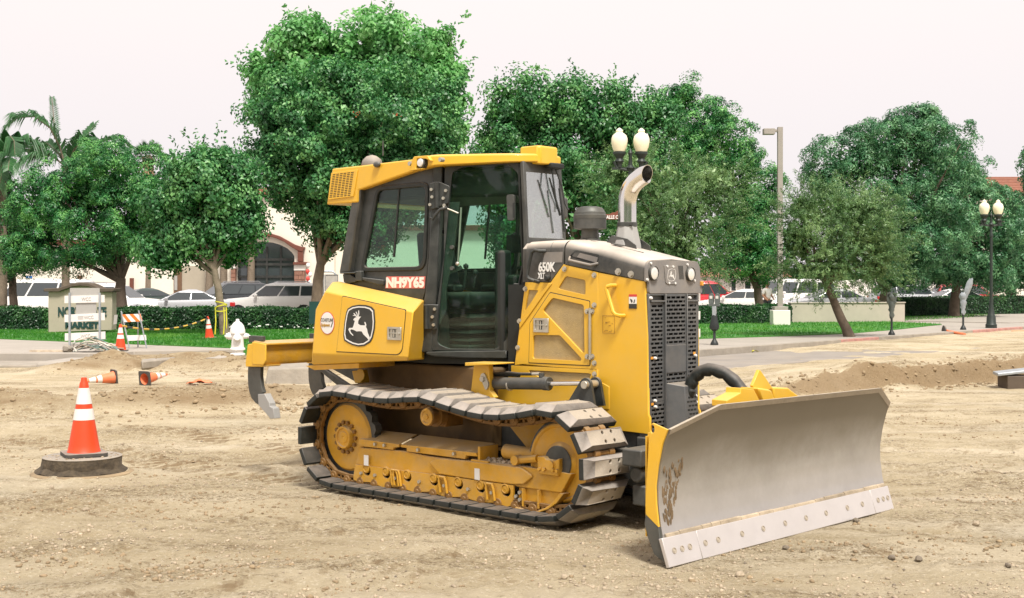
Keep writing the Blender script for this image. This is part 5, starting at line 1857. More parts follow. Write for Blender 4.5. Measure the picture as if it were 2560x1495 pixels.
# ---- ripper at the back: channel beam and three curved shanks
mb = MB()
bz = [(-1.165, 1.215), (-0.965, 1.197), (-0.965, 1.180), (-1.14, 1.195), (-1.14, 1.030), (-1.00, 1.005), (-0.965, 1.02), (-0.955, 1.0), (-1.00, 0.985), (-1.165, 1.0)]
bz = [(-1.165, 1.214), (-0.962, 1.198), (-0.962, 1.178), (-1.0, 1.178), (-1.0, 1.03), (-1.02, 1.0), (-1.165, 1.0)]
mb.prism(bz, -0.80, 0.80)
rb = mb.out("ripper_beam", "yellow_dirty", DOZ, bev=0.006)
mb = MB()
mb.prism([(-1.165, 1.205), (-0.965, 1.19), (-0.965, 1.04), (-1.0, 1.0), (-1.165, 1.0)], -0.816, -0.801)
mb.out("beam_end_plate", "yellow", rb, bev=0.006)
for y in (-0.70, 0.0, 0.70):
    mb = MB()
    mb.prism([(-1.273,1.011),(-1.241,1.178),(-1.15,1.192),(-1.138,1.006),(-0.992,0.998),(-1.025,0.983),(-1.27,0.974)], y - 0.11, y + 0.09)
    poc = mb.out("shank_pocket", "yellow", rb, bev=0.006)
    shk = [(-1.283,0.973),(-1.094,0.981),(-1.1,0.902),(-1.085,0.806),(-1.055,0.749),(-1.106,0.729),(-0.949,0.649),(-0.999,0.571),(-1.072,0.614),(-1.174,0.649),(-1.231,0.687),(-1.265,0.741),(-1.283,0.809),(-1.288,0.893)]
    mb = MB()
    mb.prism([(x, z) for x, z in shk], y - 0.075, y - 0.035)
    sh_ = mb.out("ripper_shank", "shank", rb, bev=0.006)
    mb = MB()
    tip = [(-1.115,0.732),(-1.016,0.742),(-0.943,0.66),(-0.94,0.633),(-0.888,0.619),(-0.869,0.528),(-0.932,0.522),(-0.993,0.564),(-1.106,0.632)]
    mb.prism(tip, y - 0.09, y - 0.02)
    mb.out("shank_tip", "base_grey", sh_, bev=0.005)
    mb = MB()
    tp_ = [(-1.271,1.257),(-1.07,1.257),(-1.07,1.213),(-1.271,1.193)]
    mb.prism(tp_, y - 0.075, y - 0.035)
    mb.out("shank_top", "darksteel", sh_, bev=0.004)
mb = MB()
for y in (-0.22, 0.22):
    mb.prism([(-0.99, 1.16), (-0.25, 1.02), (-0.25, 0.80), (-0.99, 1.03)], y - 0.03, y + 0.03)
    mb.prism([(-0.99, 1.0), (-0.2, 0.70), (-0.2, 0.58), (-0.99, 0.96)], y - 0.025, y + 0.025)
mb.out("ripper_linkage", "darksteel", rb, bev=0.01)
mb = MB()
mb.prism([(-0.091,0.976),(0.003,0.987),(0.033,0.88),(-0.051,0.872)], -0.56, -0.46)
(x, z), = [(0.037,0.949)]
mb.lathe([(0.0, 0), (0.05, 0), (0.055, 0.012), (0.0, 0.012)], 20, axis_y(x, z, -0.562))
mb.out("ripper_pivot", "yellow", DOZ, bev=0.01)

# ---- lift cylinder and its bracket
YL = -0.45
cyl = [(1.466,0.944),(2.033,0.97),(2.063,0.972),(2.41,0.993)]
mb = MB()
rr = 0.047
mb.cyl((cyl[0][0], YL, cyl[0][1]), (cyl[1][0], YL, cyl[1][1]), rr, n=24)
lc = mb.out("lift_cylinder", "darksteel", DOZ, bev=0.006)
mb = MB()
mb.cyl((cyl[1][0] - 0.03, YL, cyl[1][1]), (cyl[1][0] + 0.025, YL, cyl[1][1]), rr * 1.12, n=24)
mb.out("cylinder_gland", "darksteel", lc, bev=0.004)
mb = MB()
mb.cyl((cyl[1][0], YL, cyl[1][1]), (cyl[3][0], YL, cyl[3][1]), 0.0185, n=16)
mb.out("cylinder_rod", "chrome", lc)
mb = MB()
x0 = cyl[0][0] + (cyl[1][0] - cyl[0][0]) * 0.33
mb.cyl((x0, YL, cyl[0][1]), (x0 + 0.012, YL, cyl[0][1]), rr * 1.04, n=24)
mb.out("cylinder_band", "zinc", lc)
hz = [(1.482,1.017),(1.612,1.035),(1.755,1.03),(1.888,1.036)]
mb = MB()
mb.tube([(x, YL, z) for x, z in hz], 0.012, 8)
mb.tube([(hz[0][0], YL + 0.02, hz[0][1] - 0.01), (hz[1][0], YL + 0.02, hz[1][1] - 0.02), (hz[2][0] - 0.01, YL + 0.01, hz[2][1] - 0.012)], 0.014, 8)
mb.out("cylinder_hose", "rubber", lc)
mb = MB()
(x1, z1), (x2, z2) = [(1.888,1.037),(1.961,1.042)]
mb.cyl((x1, YL, z1), (x2, YL, z2), 0.013, n=8)
mb.out("hose_fitting", "zinc", lc)
(x3, z3), = [(1.98,1.037)]
mb = MB()
mb.cyl((x3, YL, z3 - 0.035), (x3, YL, z3 + 0.012), 0.022, n=12)
mb.out("cylinder_port", "darksteel", lc)
bk = [(2.25,0.811),(2.403,1.018),(2.431,1.036),(2.467,1.035),(2.492,1.011),(2.531,0.829)]
for i, y in enumerate((-0.50, -0.39)):
    mb = MB()
    mb.plate(rpoly(bk, [0, .05, .03, .03, .05, 0]), [], side_fn(y), 0, 0.025)
    mb.out("cylinder_clevis", "black", lc, bev=0.005)
(x, z), = [(2.457,0.987)]
mb = MB()
mb.cyl((x, -0.535, z), (x, -0.36, z), 0.030, n=20)
mb.out("clevis_pin", "zinc", lc, bev=0.004)
mirror_part(lc, DOZ)

# ---- push frame, and the blade
for s in (1,):
    mb = MB()
    mb.prism([(2.30, 0.62), (2.95, 0.50), (3.45, 0.40), (3.45, 0.24), (2.90, 0.26), (2.2, 0.36)], -0.44, -0.36)
    pa_ = mb.out("push_arm", "darksteel", DOZ, bev=0.015)
    mirror_part(pa_, DOZ)
mb = MB()
mb.box(2.93, 3.10, -0.70, 0.70, 0.46, 0.58)
mb.tube([(3.02, -0.66, 0.40), (3.02, 0.66, 0.40)], 0.055, 14)
mb.box(2.96, 3.08, -0.62, 0.62, 0.18, 0.32)
mb.out("push_frame", "darksteel", DOZ, bev=0.012)
mb = MB()
mb.box(3.05, 3.62, -0.16, 0.16, 0.26, 0.50)
mb.prism([(3.1, 0.5), (3.30, 0.62), (3.62, 0.80), (3.62, 0.3), (3.1, 0.3)], 0.30, 0.36)
mb.prism([(3.1, 0.5), (3.30, 0.62), (3.62, 0.80), (3.62, 0.3), (3.1, 0.3)], -0.36, -0.30)
mb.out("blade_mount", "yellow_dirty", DOZ, bev=0.01)

BP = [(-0.078, 1.0), (-0.004, 0.842), (-0.040, 0.752), (-0.076, 0.610), (-0.094, 0.487), (-0.092, 0.372), (-0.076, 0.240), (-0.058, 0.163)]
BP = [(0.068, 0.965), (0.028, 0.90), (-0.006, 0.830), (-0.042, 0.748), (-0.078, 0.612), (-0.098, 0.490), (-0.098, 0.372), (-0.080, 0.242), (-0.062, 0.168)]
ANG = math.atan2(0.094, 2.79)
B0 = (3.876, 0.01)                                   # bottom edge at the middle of the blade


def bl(x, y, z):
    """blade frame (x forward from the cutting edge, y along it) into the machine's frame"""
    return Vector((B0[0] + x * math.cos(ANG) + y * math.sin(ANG) * 1.0, B0[1] + y * math.cos(ANG) - x * math.sin(ANG), z))


HB = 1.395
nseg = 24
ys = [-HB, -0.965] + [-0.965 + (0.965 + 1.12) * k / 20 for k in range(1, 20)] + [1.12, HB]


def ztop(y):
    if y < -0.965:
        return 0.835 + (y + HB) / (HB - 0.965) * (0.962 - 0.835)
    if y > 1.12:
        return 0.815 + (HB - y) / (HB - 1.12) * (0.945 - 0.815)
    return 0.962 + (y + 0.965) / 2.085 * (0.945 - 0.962)


def prof_x(z):
    q = sorted(BP, key=lambda p: p[1])
    if z <= q[0][1]:
        return q[0][0]
    for a, b in zip(q, q[1:]):
        if z <= b[1]:
            return a[0] + (b[0] - a[0]) * (z - a[1]) / (b[1] - a[1])
    return q[-1][0]


mb = MB()
nz = 22
front_, back_ = [], []
for y in ys:
    zt = ztop(y)
    row, rowb = [], []
    for k in range(nz + 1):
        z = 0.158 + (zt - 0.158) * k / nz
        row.append(bl(prof_x(z), y, z))
        rowb.append(bl(prof_x(z) - 0.022, y, z))
    front_.append(row + rowb[::-1])
mb.rings(front_)
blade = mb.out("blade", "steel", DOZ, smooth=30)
# yellow back of the blade: ribs, top stiffener and end plates
mb = MB()
for y in [-1.36, -0.9, -0.45, 0.45, 0.9, 1.36]:
    mb.rings([[bl(prof_x(z) - 0.023, y - 0.012, z), bl(prof_x(z) - 0.023, y + 0.012, z), bl(-0.20, y + 0.012, z), bl(-0.20, y - 0.012, z)] for z in (0.18, 0.5, 0.80)])
mb.rings([[bl(-0.20, -HB, z), bl(-0.19, -HB, z), bl(-0.19, HB, z), bl(-0.20, HB, z)] for z in (0.16, 0.78)])
mb.out("blade_ribs", "yellow", blade)
mb = MB()
ep = [(3.684,0.83),(3.686,0.856),(3.7,0.868),(3.811,0.835),(3.772,0.749),(3.738,0.606),(3.721,0.483),(3.726,0.371),(3.744,0.234),(3.652,0.299),(3.646,0.362),(3.673,0.778)]
(ex_, ez_), = [(3.698,0.831)]
mb.plate(ep, [circle(ex_, ez_, 0.017, 10, ry=0.028)], lambda a, b, t: Vector((a, -HB - 0.0 + t, b)), -0.006, 0.010)
mb.out("blade_end_plate", "yellow", blade, bev=0.003)
mb = MB()
lowp = [(3.646,0.304),(3.744,0.234),(3.755,0.161),(3.828,0.002),(3.789,0.021),(3.709,0.061),(3.666,0.149),(3.636,0.239)]
mb.prism(lowp, -HB - 0.004, -HB + 0.03)
mb.out("end_bit_side", "shank", blade, bev=0.004)
mb = MB()
mb.plate([(a + 0.09, b) for a, b in ep], [], lambda a, b, t: Vector((a, HB + t, b)), 0.006, -0.010)
mb.out("blade_end_plate", "yellow", blade, bev=0.003)


# cutting edge in three lengths, bolts along it
def edge_piece(y0, y1, name):
    mb = MB()
    q = [(-0.050, 0.172), (0.004, 0.0), (-0.018, -0.006), (-0.078, 0.165)]
    e0 = 0.02 if y0 < -HB + 0.01 else 0
    e1 = 0.02 if y1 > HB - 0.01 else 0
    mb.rings([[bl(x, y, z) for x, z in q] for y in (y0 + 0.0015, y1 - 0.0015)])
    return mb.out(name, "edge", blade, bev=0.004)


edge_piece(-HB - 0.03, -1.075, "end_bit")
edge_piece(-1.075, 1.14, "cutting_edge")
edge_piece(1.14, HB + 0.03, "end_bit")
mb = MB()
M = Matrix(((0.30, 0, 0.954, 0), (0, 1, 0, 0), (0.954, 0, -0.30, 0), (0, 0, 0, 1)))
mb.lathe([(0.0, 0), (0.020, 0), (0.020, 0.003), (0.016, 0.004), (0.015, 0.0005), (0.010, 0.0005), (0.009, 0.003), (0.0, 0.003)], 14)
pb = mb.out("edge_bolt", "pad", blade)
nrm = (bl(0.954, 0, 0.30) - bl(0, 0, 0)).normalized()
for i, y in enumerate((-1.335, -1.255, -1.175, -1.01, -0.87, -0.60, -0.35, -0.08, 0.19, 0.46, 0.76, 0.98, 1.22, 1.30, 1.37)):
    o = pb if i == 0 else pb.copy()
    if i:
        COL.objects.link(o)
        o.parent = blade
    zz = 0.088
    o.matrix_local = Matrix.Translation(bl(-0.050 + 0.054 * (0.172 - zz) / 0.172 + 0.0005, y, zz)) @ nrm.to_track_quat('Z', 'Y').to_matrix().to_4x4()
mb = MB()
mb.rings([[bl(prof_x(ztop(y) - 0.034) + 0.0015, y, ztop(y) - 0.034), bl(prof_x(ztop(y)) + 0.002, y, ztop(y) + 0.002), bl(prof_x(ztop(y)) - 0.024, y, ztop(y) + 0.002), bl(prof_x(ztop(y) - 0.034) - 0.0, y, ztop(y) - 0.034)] for y in ys])
mb.out("blade_lip", "pad", blade)
# dried soil ledge above the edge, smears near the end
mb = MB()
y = -HB + 0.02
while y < HB - 0.05:
    w = random.uniform(0.08, 0.30)
    h = random.uniform(0.006, 0.015)
    y1 = min(y + w, HB - 0.01)
    mb.rings([[bl(-0.075, yy, 0.165), bl(-0.052, yy, 0.171), bl(-0.056, yy, 0.178 + h), bl(-0.075, yy, 0.186 + h)] for yy in (y, y1 - 0.004)])
    y = y1
mb.out("soil_ledge", "stone", blade, kind="stuff", smooth=0)
mb = MB()
for i in range(90):
    t = random.random()
    z = 0.24 + 0.40 * t
    y = -1.36 + random.uniform(0, 0.22) * (0.35 + 0.65 * t)
    x = prof_x(z)
    mb.ball(bl(x, y, z), 1, 1, (0.004, random.uniform(.005, .016), random.uniform(.012, .050)), 0.3)
mb.out("mud_smears", "mud", blade, kind="stuff")
# yellow centre stiffener and tilt cylinder cover rising behind the blade
mb = MB()
mb.prism([(-0.502,0.944),(-0.332,0.983),(-0.325,1.018),(-0.159,0.996),(-0.073,0.905),(-0.215,0.874),(-0.502,0.902)], 3.54, 3.66, 'x')
cm = mb.out("blade_centre_bracket", "yellow", blade, bev=0.004)
mb = MB()
mb.prism([(-0.077,1.015),(0.01,1.122),(0.03,1.114),(0.185,0.987),(0.085,0.957),(-0.051,0.979)], 3.575, 3.60, 'x')
mb.out("bracket_fin", "yellow", cm, bev=0.003)
mb = MB()
mb.prism([(-0.089,1.004),(0.053,0.985),(0.087,0.972),(0.111,0.93),(0.149,0.899),(-0.015,0.874),(-0.076,0.97)], 3.50, 3.655, 'x')
mb.out("tilt_bracket", "yellow", cm, bev=0.012)
mb = MB()
mb.prism([(0.202,0.987),(0.408,0.972),(0.577,0.896),(0.437,0.846),(0.216,0.876)], 3.42, 3.60, 'x')
mb.out("bracket_cover", "yellow", cm, bev=0.01)


# ================================================================== ground
def vnoise(x, y, scale, seed, octaves=4, rough=0.5):
    r = np.random.default_rng(seed)
    tab = r.random((256, 256)) * 2 - 1
    out = np.zeros_like(x, dtype=float)
    amp, f = 1.0, 1.0 / scale
    for o in range(octaves):
        u, v = x * f + 37.2 * o, y * f + 11.7 * o
        i, j = np.floor(u).astype(int), np.floor(v).astype(int)
        a, b = u - i, v - j
        a, b = a * a * (3 - 2 * a), b * b * (3 - 2 * b)
        g = lambda p, q: tab[p % 256, q % 256]
        out += amp * (g(i, j) * (1 - a) * (1 - b) + g(i + 1, j) * a * (1 - b) + g(i, j + 1) * (1 - a) * b + g(i + 1, j + 1) * a * b)
        amp *= rough
        f *= 2.0
    return out


def sstep(x, a, b):
    t = np.clip((x - a) / (b - a), 0, 1)
    return t * t * (3 - 2 * t)


DX, DY, DA = -0.941, 11.331, -0.7354


def height(x, y):
    x, y = np.asarray(x, float), np.asarray(y, float)
    rough = 0.018 * vnoise(x, y, 0.9, 1, 4, 0.55) + 0.03 * vnoise(x, y, 4.0, 2, 2)
    rough = rough + 0.007 * vnoise(x, y, 0.13, 43, 2) * sstep(y, 16, 9) + 0.030 * np.maximum(0, vnoise(x, y, 0.28, 41, 3, 0.6) + 0.25) * sstep(vnoise(x, y, 1.7, 42, 3), -0.05, 0.5) * sstep(y, 26, 12)
    # shallow ruts curving across the site
    c = y + 0.10 * (x + 4) ** 2 * 0.12 - 0.35 * x
    rut = -0.022 * np.exp(-((c - 7.6) / 0.16) ** 2) - 0.022 * np.exp(-((c - 8.5) / 0.16) ** 2) + 0.018 * np.exp(-((c - 8.05) / 0.25) ** 2)
    c2 = y - 0.08 * x
    rut += -0.02 * np.exp(-((c2 - 14.8) / 0.2) ** 2) - 0.02 * np.exp(-((c2 - 13.3) / 0.2) ** 2)
    # windrow of soil on the left, behind the near cone
    yc = 17.9 + 0.10 * (x + 6) + 0.25 * vnoise(x, y * 0, 3.0, 5, 2)
    berm = (0.25 + 0.10 * vnoise(x, y, 1.2, 6, 3)) * np.exp(-np.abs((y - yc) / 0.60) ** 2.6) * sstep(x, 0.5, -1.5) * (0.55 + 0.45 * sstep(x, -9.0, -6.0))
    heap = 0.05 * np.exp(-(((x + 5.35) / 0.75) ** 2 + ((y - 15.4) / 0.22) ** 2)) + 0.06 * np.exp(-(((x + 4.15) / 0.55) ** 2 + ((y - 15.1) / 0.22) ** 2))
    # broken ground up to the pavement behind
    bank = (0.20 + 0.14 * np.maximum(0, vnoise(x, y, 1.6, 8, 3))) * sstep(y - 0.6 * vnoise(x, y * 0, 2.2, 9, 3), 24.9, 25.7) * sstep(x, 5.0, 1.5) * sstep(x, -10.0, -8.6) * (1 - 0.6 * sstep(y, 27.6, 29.0))
    clod = 0.16 * np.maximum(0, vnoise(x, y, 0.75, 10, 3) - 0.05) * np.exp(-((y - 26.0) / 1.0) ** 2) * sstep(x, -9.0, -8.2) * sstep(x, 4, 0)
    # cut bank on the right: the ground behind it stands higher
    nx, ny = -0.578, 0.816
    d = (x - 4.5) * nx + (y - 19.7) * ny + 0.22 * vnoise(x, y, 1.7, 12, 3)
    cut = (0.34 + 0.08 * vnoise(x, y, 1.0, 13, 3)) * sstep(d, -0.05, 0.30) * (1 - 0.75 * sstep(d, 0.7, 4.5)) * sstep(x, 2.6, 5.2)
    cut += 0.10 * np.maximum(0, vnoise(x, y, 0.6, 14, 3)) * np.exp(-((d - 0.2) / 0.5) ** 2) * sstep(x, 2.6, 5.2)
    far = 0.10 * sstep(y, 30, 36)
    # cleat prints where the machine crawled in, and an older pass across the foreground
    uu = (x - DX) * math.cos(DA) + (y - DY) * math.sin(DA)
    vv_ = -(x - DX) * math.sin(DA) + (y - DY) * math.cos(DA)
    for c0 in (-0.735, 0.735):
        band = sstep(np.abs(vv_ - c0 + 0.02 * (uu + 1) ** 2 * 0.3), 0.30, 0.24) * sstep(uu, -0.1, -0.5) * sstep(uu, -9, -5)
        rut = rut + band * (-0.018 + 0.014 * np.sign(np.sin(2 * PI * uu / 0.1725)) * (0.6 + 0.4 * vnoise(x, y, 0.5, 51, 2)))
    p2 = (x + 1.0) * 0.955 - (y - 8.1) * 0.296
    q2 = (x + 1.0) * 0.296 + (y - 8.1) * 0.955
    for c0 in (-0.62, 0.85):
        band = sstep(np.abs(q2 - c0 - 0.015 * p2 ** 2), 0.27, 0.22) * (0.35 + 0.65 * sstep(vnoise(x, y, 2.0, 52, 2), -0.5, 0.3)) * sstep(x, 2.6, 1.4)
        rut = rut + band * (-0.012 + 0.011 * np.sin(2 * PI * p2 / 0.1725))
    h = rough + rut + berm + heap + bank + clod + cut + far
    # the machine stands on packed, level ground
    u = (x - DX) * math.cos(DA) + (y - DY) * math.sin(DA)
    v = -(x - DX) * math.sin(DA) + (y - DY) * math.cos(DA)
    m = sstep(u, -0.9, -0.3) * sstep(u, 4.5, 4.0) * sstep(np.abs(v), 2.0, 1.4)
    h = h * (1 - m) + (0.006 * vnoise(x, y, 0.35, 20, 3) - 0.004) * m
    # soil pushed up behind the rear of the track, and before the blade
    h += 0.05 * np.exp(-(((x + 2.3) / 0.45) ** 2 + ((y - 11.9) / 0.25) ** 2)) * (1 + 0.8 * vnoise(x, y, 0.25, 21, 3))
    # flat under the ring in the ground
    r = np.hypot(x + 3.90, y - 11.55)
    h = h * sstep(r, 0.3, 0.8) + 0.05 * np.exp(-(r / 0.48) ** 4) * (1 + 0.5 * vnoise(x, y, 0.2, 22, 3))
    return h


NY, NX = 640, 470
ty = np.linspace(0, 1, NY)
yy = 5.2 * (330 / 5.2) ** np.concatenate([np.linspace(0, 0.47, NY - 50), np.linspace(0.47, 1, 51)[1:]])
sx = np.linspace(-0.56, 0.56, NX)
GY, SX = np.meshgrid(yy, sx, indexing='ij')
GX = SX * (GY + 2.5)
GZ = height(GX, GY)
GZ[GY > 60] = 0.05
V = np.stack([GX, GY, GZ], -1).reshape(-1, 3)
idx = np.arange(NY * NX).reshape(NY, NX)
F4 = np.stack([idx[:-1, :-1], idx[:-1, 1:], idx[1:, 1:], idx[1:, :-1]], -1).reshape(-1, 4)


def mesh_np(name, V, F, mat, parent=None, smooth=True, kind=None):
    me = bpy.data.meshes.new(name)
    k = F.shape[1]
    me.vertices.add(len(V))
    me.vertices.foreach_set("co", np.ascontiguousarray(V, dtype=np.float32).ravel())
    me.loops.add(F.size)
    me.loops.foreach_set("vertex_index", np.ascontiguousarray(F, dtype=np.int32).ravel())
    me.polygons.add(len(F))
    me.polygons.foreach_set("loop_start", np.arange(0, F.size, k, dtype=np.int32))
    me.polygons.foreach_set("loop_total", np.full(len(F), k, dtype=np.int32))
    me.update(calc_edges=True)
    me.validate()
    me.materials.append(MAT[mat])
    if smooth:
        me.polygons.foreach_set("use_smooth", [True] * len(me.polygons))
    o = bpy.data.objects.new(name, me)
    COL.objects.link(o)
    o.parent = parent
    if kind:
        o["kind"] = kind
    return o


# skirts so the sheet also runs under and behind the camera and out to the sides
gnd = mesh_np("ground", V, F4, "dirt", kind="structure")
b = MB()
b.box(-400, 400, -60, 420, -0.9, -0.35)
b.out("subsoil", "dirt", kind="structure")

# loose stones and crumbs
def stones(n, fn, mat, name, s0, s1):
    base = bmesh.new()
    bmesh.ops.create_icosphere(base, subdivisions=1, radius=1)
    bv = np.array([v.co[:] for v in base.verts])
    base.verts.index_update()
    bf = np.array([[v.index for v in f.verts] for f in base.faces])
    base.free()
    P = fn(n)
    n = len(P)
    s = s0 * (s1 / s0) ** (rng.random(n) ** 2.2)
    sc = rng.uniform(0.6, 1.25, (n, 1, 3)) * s[:, None, None] * np.array([1, 1, 0.7])
    jit = 1 + rng.uniform(-0.28, 0.28, (n, len(bv), 1))
    a = rng.random(n) * 2 * PI
    ca, sa = np.cos(a)[:, None], np.sin(a)[:, None]
    vv = bv[None] * jit * sc
    X, Y_ = vv[..., 0] * ca - vv[..., 1] * sa, vv[..., 0] * sa + vv[..., 1] * ca
    vv = np.stack([X, Y_, vv[..., 2]], -1)
    z = height(P[:, 0], P[:, 1])
    vv += np.stack([P[:, 0], P[:, 1], z + s * 0.18], -1)[:, None]
    F = (bf[None] + (np.arange(n) * len(bv))[:, None, None]).reshape(-1, 3)
    return mesh_np(name, vv.reshape(-1, 3), F, mat, smooth=False, kind="stuff")


def near_patch(n):
    y = 6.3 + (rng.random(n) ** 1.4) * 12
    x = (rng.random(n) - 0.5) * 0.9 * y
    k = 0.7 * vnoise(x, y, 1.1, 31, 4, 0.65) + 0.8 * np.exp(-(((x - 0.4) / 1.1) ** 2 + ((y - 7.5) / 0.7) ** 2)) + rng.normal(0, 0.12, n)
    q = np.stack([x, y], -1)[k > 0.36]
    return q


def bank_patch(n):
    x = np.concatenate([rng.uniform(-9, -0.5, n // 2), rng.uniform(-9, 2, n // 4), rng.uniform(4, 9.5, n // 4)])
    y = np.concatenate([rng.normal(17.7, 0.5, n // 2), rng.normal(25.9, 0.7, n // 4), np.zeros(n // 4)])
    m = y == 0
    y[m] = 19.7 + (x[m] - 4.5) * 0.708 + rng.normal(0.1, 0.4, m.sum())
    return np.stack([x, y], -1)


g1 = stones(34000, near_patch, "stone", "gravel", 0.0035, 0.017)
g2 = stones(1600, near_patch, "stone_dark", "dark_gravel", 0.005, 0.018)


def drift_patch(n):
    y = 6.4 + (rng.random(n) ** 1.5) * 13
    x = (rng.random(n) - 0.5) * 0.9 * y
    k = vnoise(x * 0.45 + 0.35 * y, y * 1.3, 0.9, 61, 4, 0.62) + rng.normal(0, 0.10, n)
    return np.stack([x, y], -1)[k > 0.42]


g4 = stones(26000, drift_patch, "soil", "soil_crumbs", 0.004, 0.022)
g3 = stones(1700, bank_patch, "soil", "soil_clods", 0.012, 0.05)
rocks = [(2.371,7.936),(2.553,7.983),(1.774,8.237),(3.007,7.711),(2.504,9.261),(-3.893,10.764),(-3.251,9.707),(0.307,7.498),(1.344,7.498),(3.39,9.292)]
for i, (x, y) in enumerate(rocks):
    mb = MB()
    mb.ball((0, 0, 0.012), random.uniform(0.018, 0.03), 2, (1.2, 0.9, 0.75), 0.16)
    o = mb.out("stone", "stone_dark" if i < 5 else "stone", smooth=0)
    o.location = (x, y, float(height(x, y)))
    o.rotation_euler.z = random.uniform(0, 6)
    tag(o, ("left one of two dark stones side by side right of the blade", "right one of two dark stones side by side right of the blade",
            "small stone close in front of the cutting edge, near its right half", "pale stone nearest the bottom right corner of the picture",
            "dark stone just below the far end of the cutting edge", "pale stone in front of the manhole ring", "pale stone on the dirt right of and below the manhole ring",
            "stone in the gravel near the bottom edge below the track", "stone in the gravel near the bottom edge below the blade", "stone on bare dirt at the right edge beyond the two dark stones")[i], "stone", "loose stones on the dirt")

# ---- the round raised ring in the ground, with the cone on it
RX0, RY0 = -3.90, 11.55
ring = thing("manhole_ring", "raised round manhole ring with dirty wall under the orange cone", "manhole", (RX0, RY0, 0))
mb = MB()
pr = [(0.405, -0.05), (0.405, 0.035), (0.375, 0.055), (0.352, 0.075), (0.346, 0.150), (0.340, 0.162), (0.310, 0.166), (0.30, 0.160), (0.0, 0.158)]
n = 40
rs = []
for r, z in pr:
    rs.append([Vector((r * (1 + (0.03 * math.sin(5 * a * 2 * PI / n + r * 9) if z < 0.08 else 0.0)) * math.cos(2 * PI * a / n), r * math.sin(2 * PI * a / n), z + (0.012 * math.sin(a * 1.3) if 0.03 < z < 0.08 else 0))) for a in range(n)])
mb.rings(rs)
mb.out("ring_wall", "brickring", ring, smooth=40)
mb = MB()
mb.lathe([(0.0, 0.158), (0.30, 0.161), (0.345, 0.160), (0.348, 0.166), (0.335, 0.171), (0.0, 0.172)], 40)
mb.out("ring_lid", "concrete_old", ring)
mb = MB()
for i in range(60):
    a = random.uniform(0, 6.28)
    r = random.uniform(0.12, 0.33)
    mb.ball((r * math.cos(a), r * math.sin(a), 0.174), random.uniform(0.004, 0.014), 1, (1, 1, .6), 0.2)
mb.out("lid_gravel", "stone", ring, kind="stuff", smooth=0)
mb = MB()
mb.lathe([(0.455, -0.03), (0.45, 0.02), (0.41, 0.034), (0.40, 0.0)], 40)
mb.out("ring_footing", "soil", ring)


def make_cone(label, faded=False, group="orange traffic cones", h=0.73):
    t = thing("traffic_cone", label, "traffic cone", group=group)
    mb = MB()
    q = rpoly([(-0.185, -0.185), (0.185, -0.185), (0.185, 0.185), (-0.185, 0.185)], 0.05)
    mb.plate(q, [circle(0, 0, 0.132, 20)], lambda a, b, z: Vector((a, b, z)), 0.0, 0.034)
    mb.out("cone_base", "conebase", t, bev=0.006)
    rad = lambda z: 0.142 - (z - 0.036) * (0.142 - 0.030) / 0.66
    om = "orange_pale" if faded else "orange"
    mb = MB()
    mb.lathe([(0.148, 0.036), (0.142, 0.045)] + [(rad(z), z) for z in (0.1, 0.2, 0.3, 0.40, 0.5, 0.6, 0.655)] + [(0.027, 0.675), (0.026, 0.70), (0.024, 0.704), (0.018, 0.704), (0.016, 0.60), (0.11, 0.10), (0.13, 0.0)], 28, caps=False)
    mb.out("cone_body", om, t)
    for z0, z1 in ((0.325, 0.425), (0.468, 0.612)):
        mb = MB()
        mb.lathe([(rad(z0) + 0.0025, z0), (rad(z1) + 0.0025, z1)], 28, caps=False)
        mb.out("reflective_collar", "whitedirty", t)
    return t


cone = make_cone("clean orange cone with two white collars standing on the manhole ring")
cone.location = (RX0 + 0.02, RY0 - 0.02, 0.175)
cone.rotation_euler = (0, 0, R(28))

(cx, cy), = [(-8.78,28.527)]
c2 = dup(cone, loc=(cx, cy, 0.25), rz=R(10), label="orange cone holding up the striped bar beside the small barricade")
c2.scale = (0.86, 0.86, 0.86)
(cx, cy), = [(-8.251,34.697)]
c3 = dup(cone, loc=(cx, cy, 0.28), rz=R(35), label="leaning orange cone on the lawn beside the taped tree")
c3.scale = (0.86, 0.86, 0.86)
c3.rotation_euler = (R(3), R(-6), R(35))
lay = make_cone("faded orange cone lying on its side with its tip to the left", True)
(cx, cy), = [(-6.993,22.402)]
lay.location = (cx, cy, float(height(cx, cy)) + 0.11)
lay.rotation_euler = (0, R(-95), R(38))
lay.scale = (.76, .76, .76)
(cx, cy), = [(-6.322,21.918)]
l2 = dup(lay, loc=(cx, cy - 0.05, float(height(cx, cy)) + 0.11), label="orange cone lying with its open red base towards the camera")
l2.rotation_euler = (R(80), R(38), R(-58))
l2.rotation_euler = (0, R(84), R(58))
l2.scale = (.74, .74, .74)
(cx, cy), = [(-5.425,22.156)]
mb = MB()
n_ = 9
vv = []
for j in range(5):
    vv.append([Vector((-0.42 + 0.1 * i + 0.02 * math.sin(j * 2 + i), -0.13 + 0.065 * j, 0.035 + 0.10 * max(0, math.sin(i * 0.36)) * (0.4 + 0.6 * math.sin(j * 0.8 + 0.4)) + 0.02 * math.sin(i * 1.7 + j))) for i in range(n_)])
mb.rings(vv, caps=False, closed=False)
cr_o = mb.out("flattened_cone", "orange_pale")
sm = cr_o.modifiers.new("thick", 'SOLIDIFY')
sm.thickness = 0.012
cr_o.location = (cx, cy, float(height(cx, cy)))
cr_o.scale = (.55, .8, .8)
tag(cr_o, "crushed pale orange cone lying flat in the dirt left of the hydrant", "traffic cone", "orange traffic cones")

# ---- pavement, kerbs and lawns (left)
def slab(name, pts, z0, z1, mat, kind="structure", parent=None, bev=0.02):
    mb = MB()
    mb.prism(pts, z0, z1, 'z')
    return mb.out(name, mat, parent, bev=bev, kind=kind)


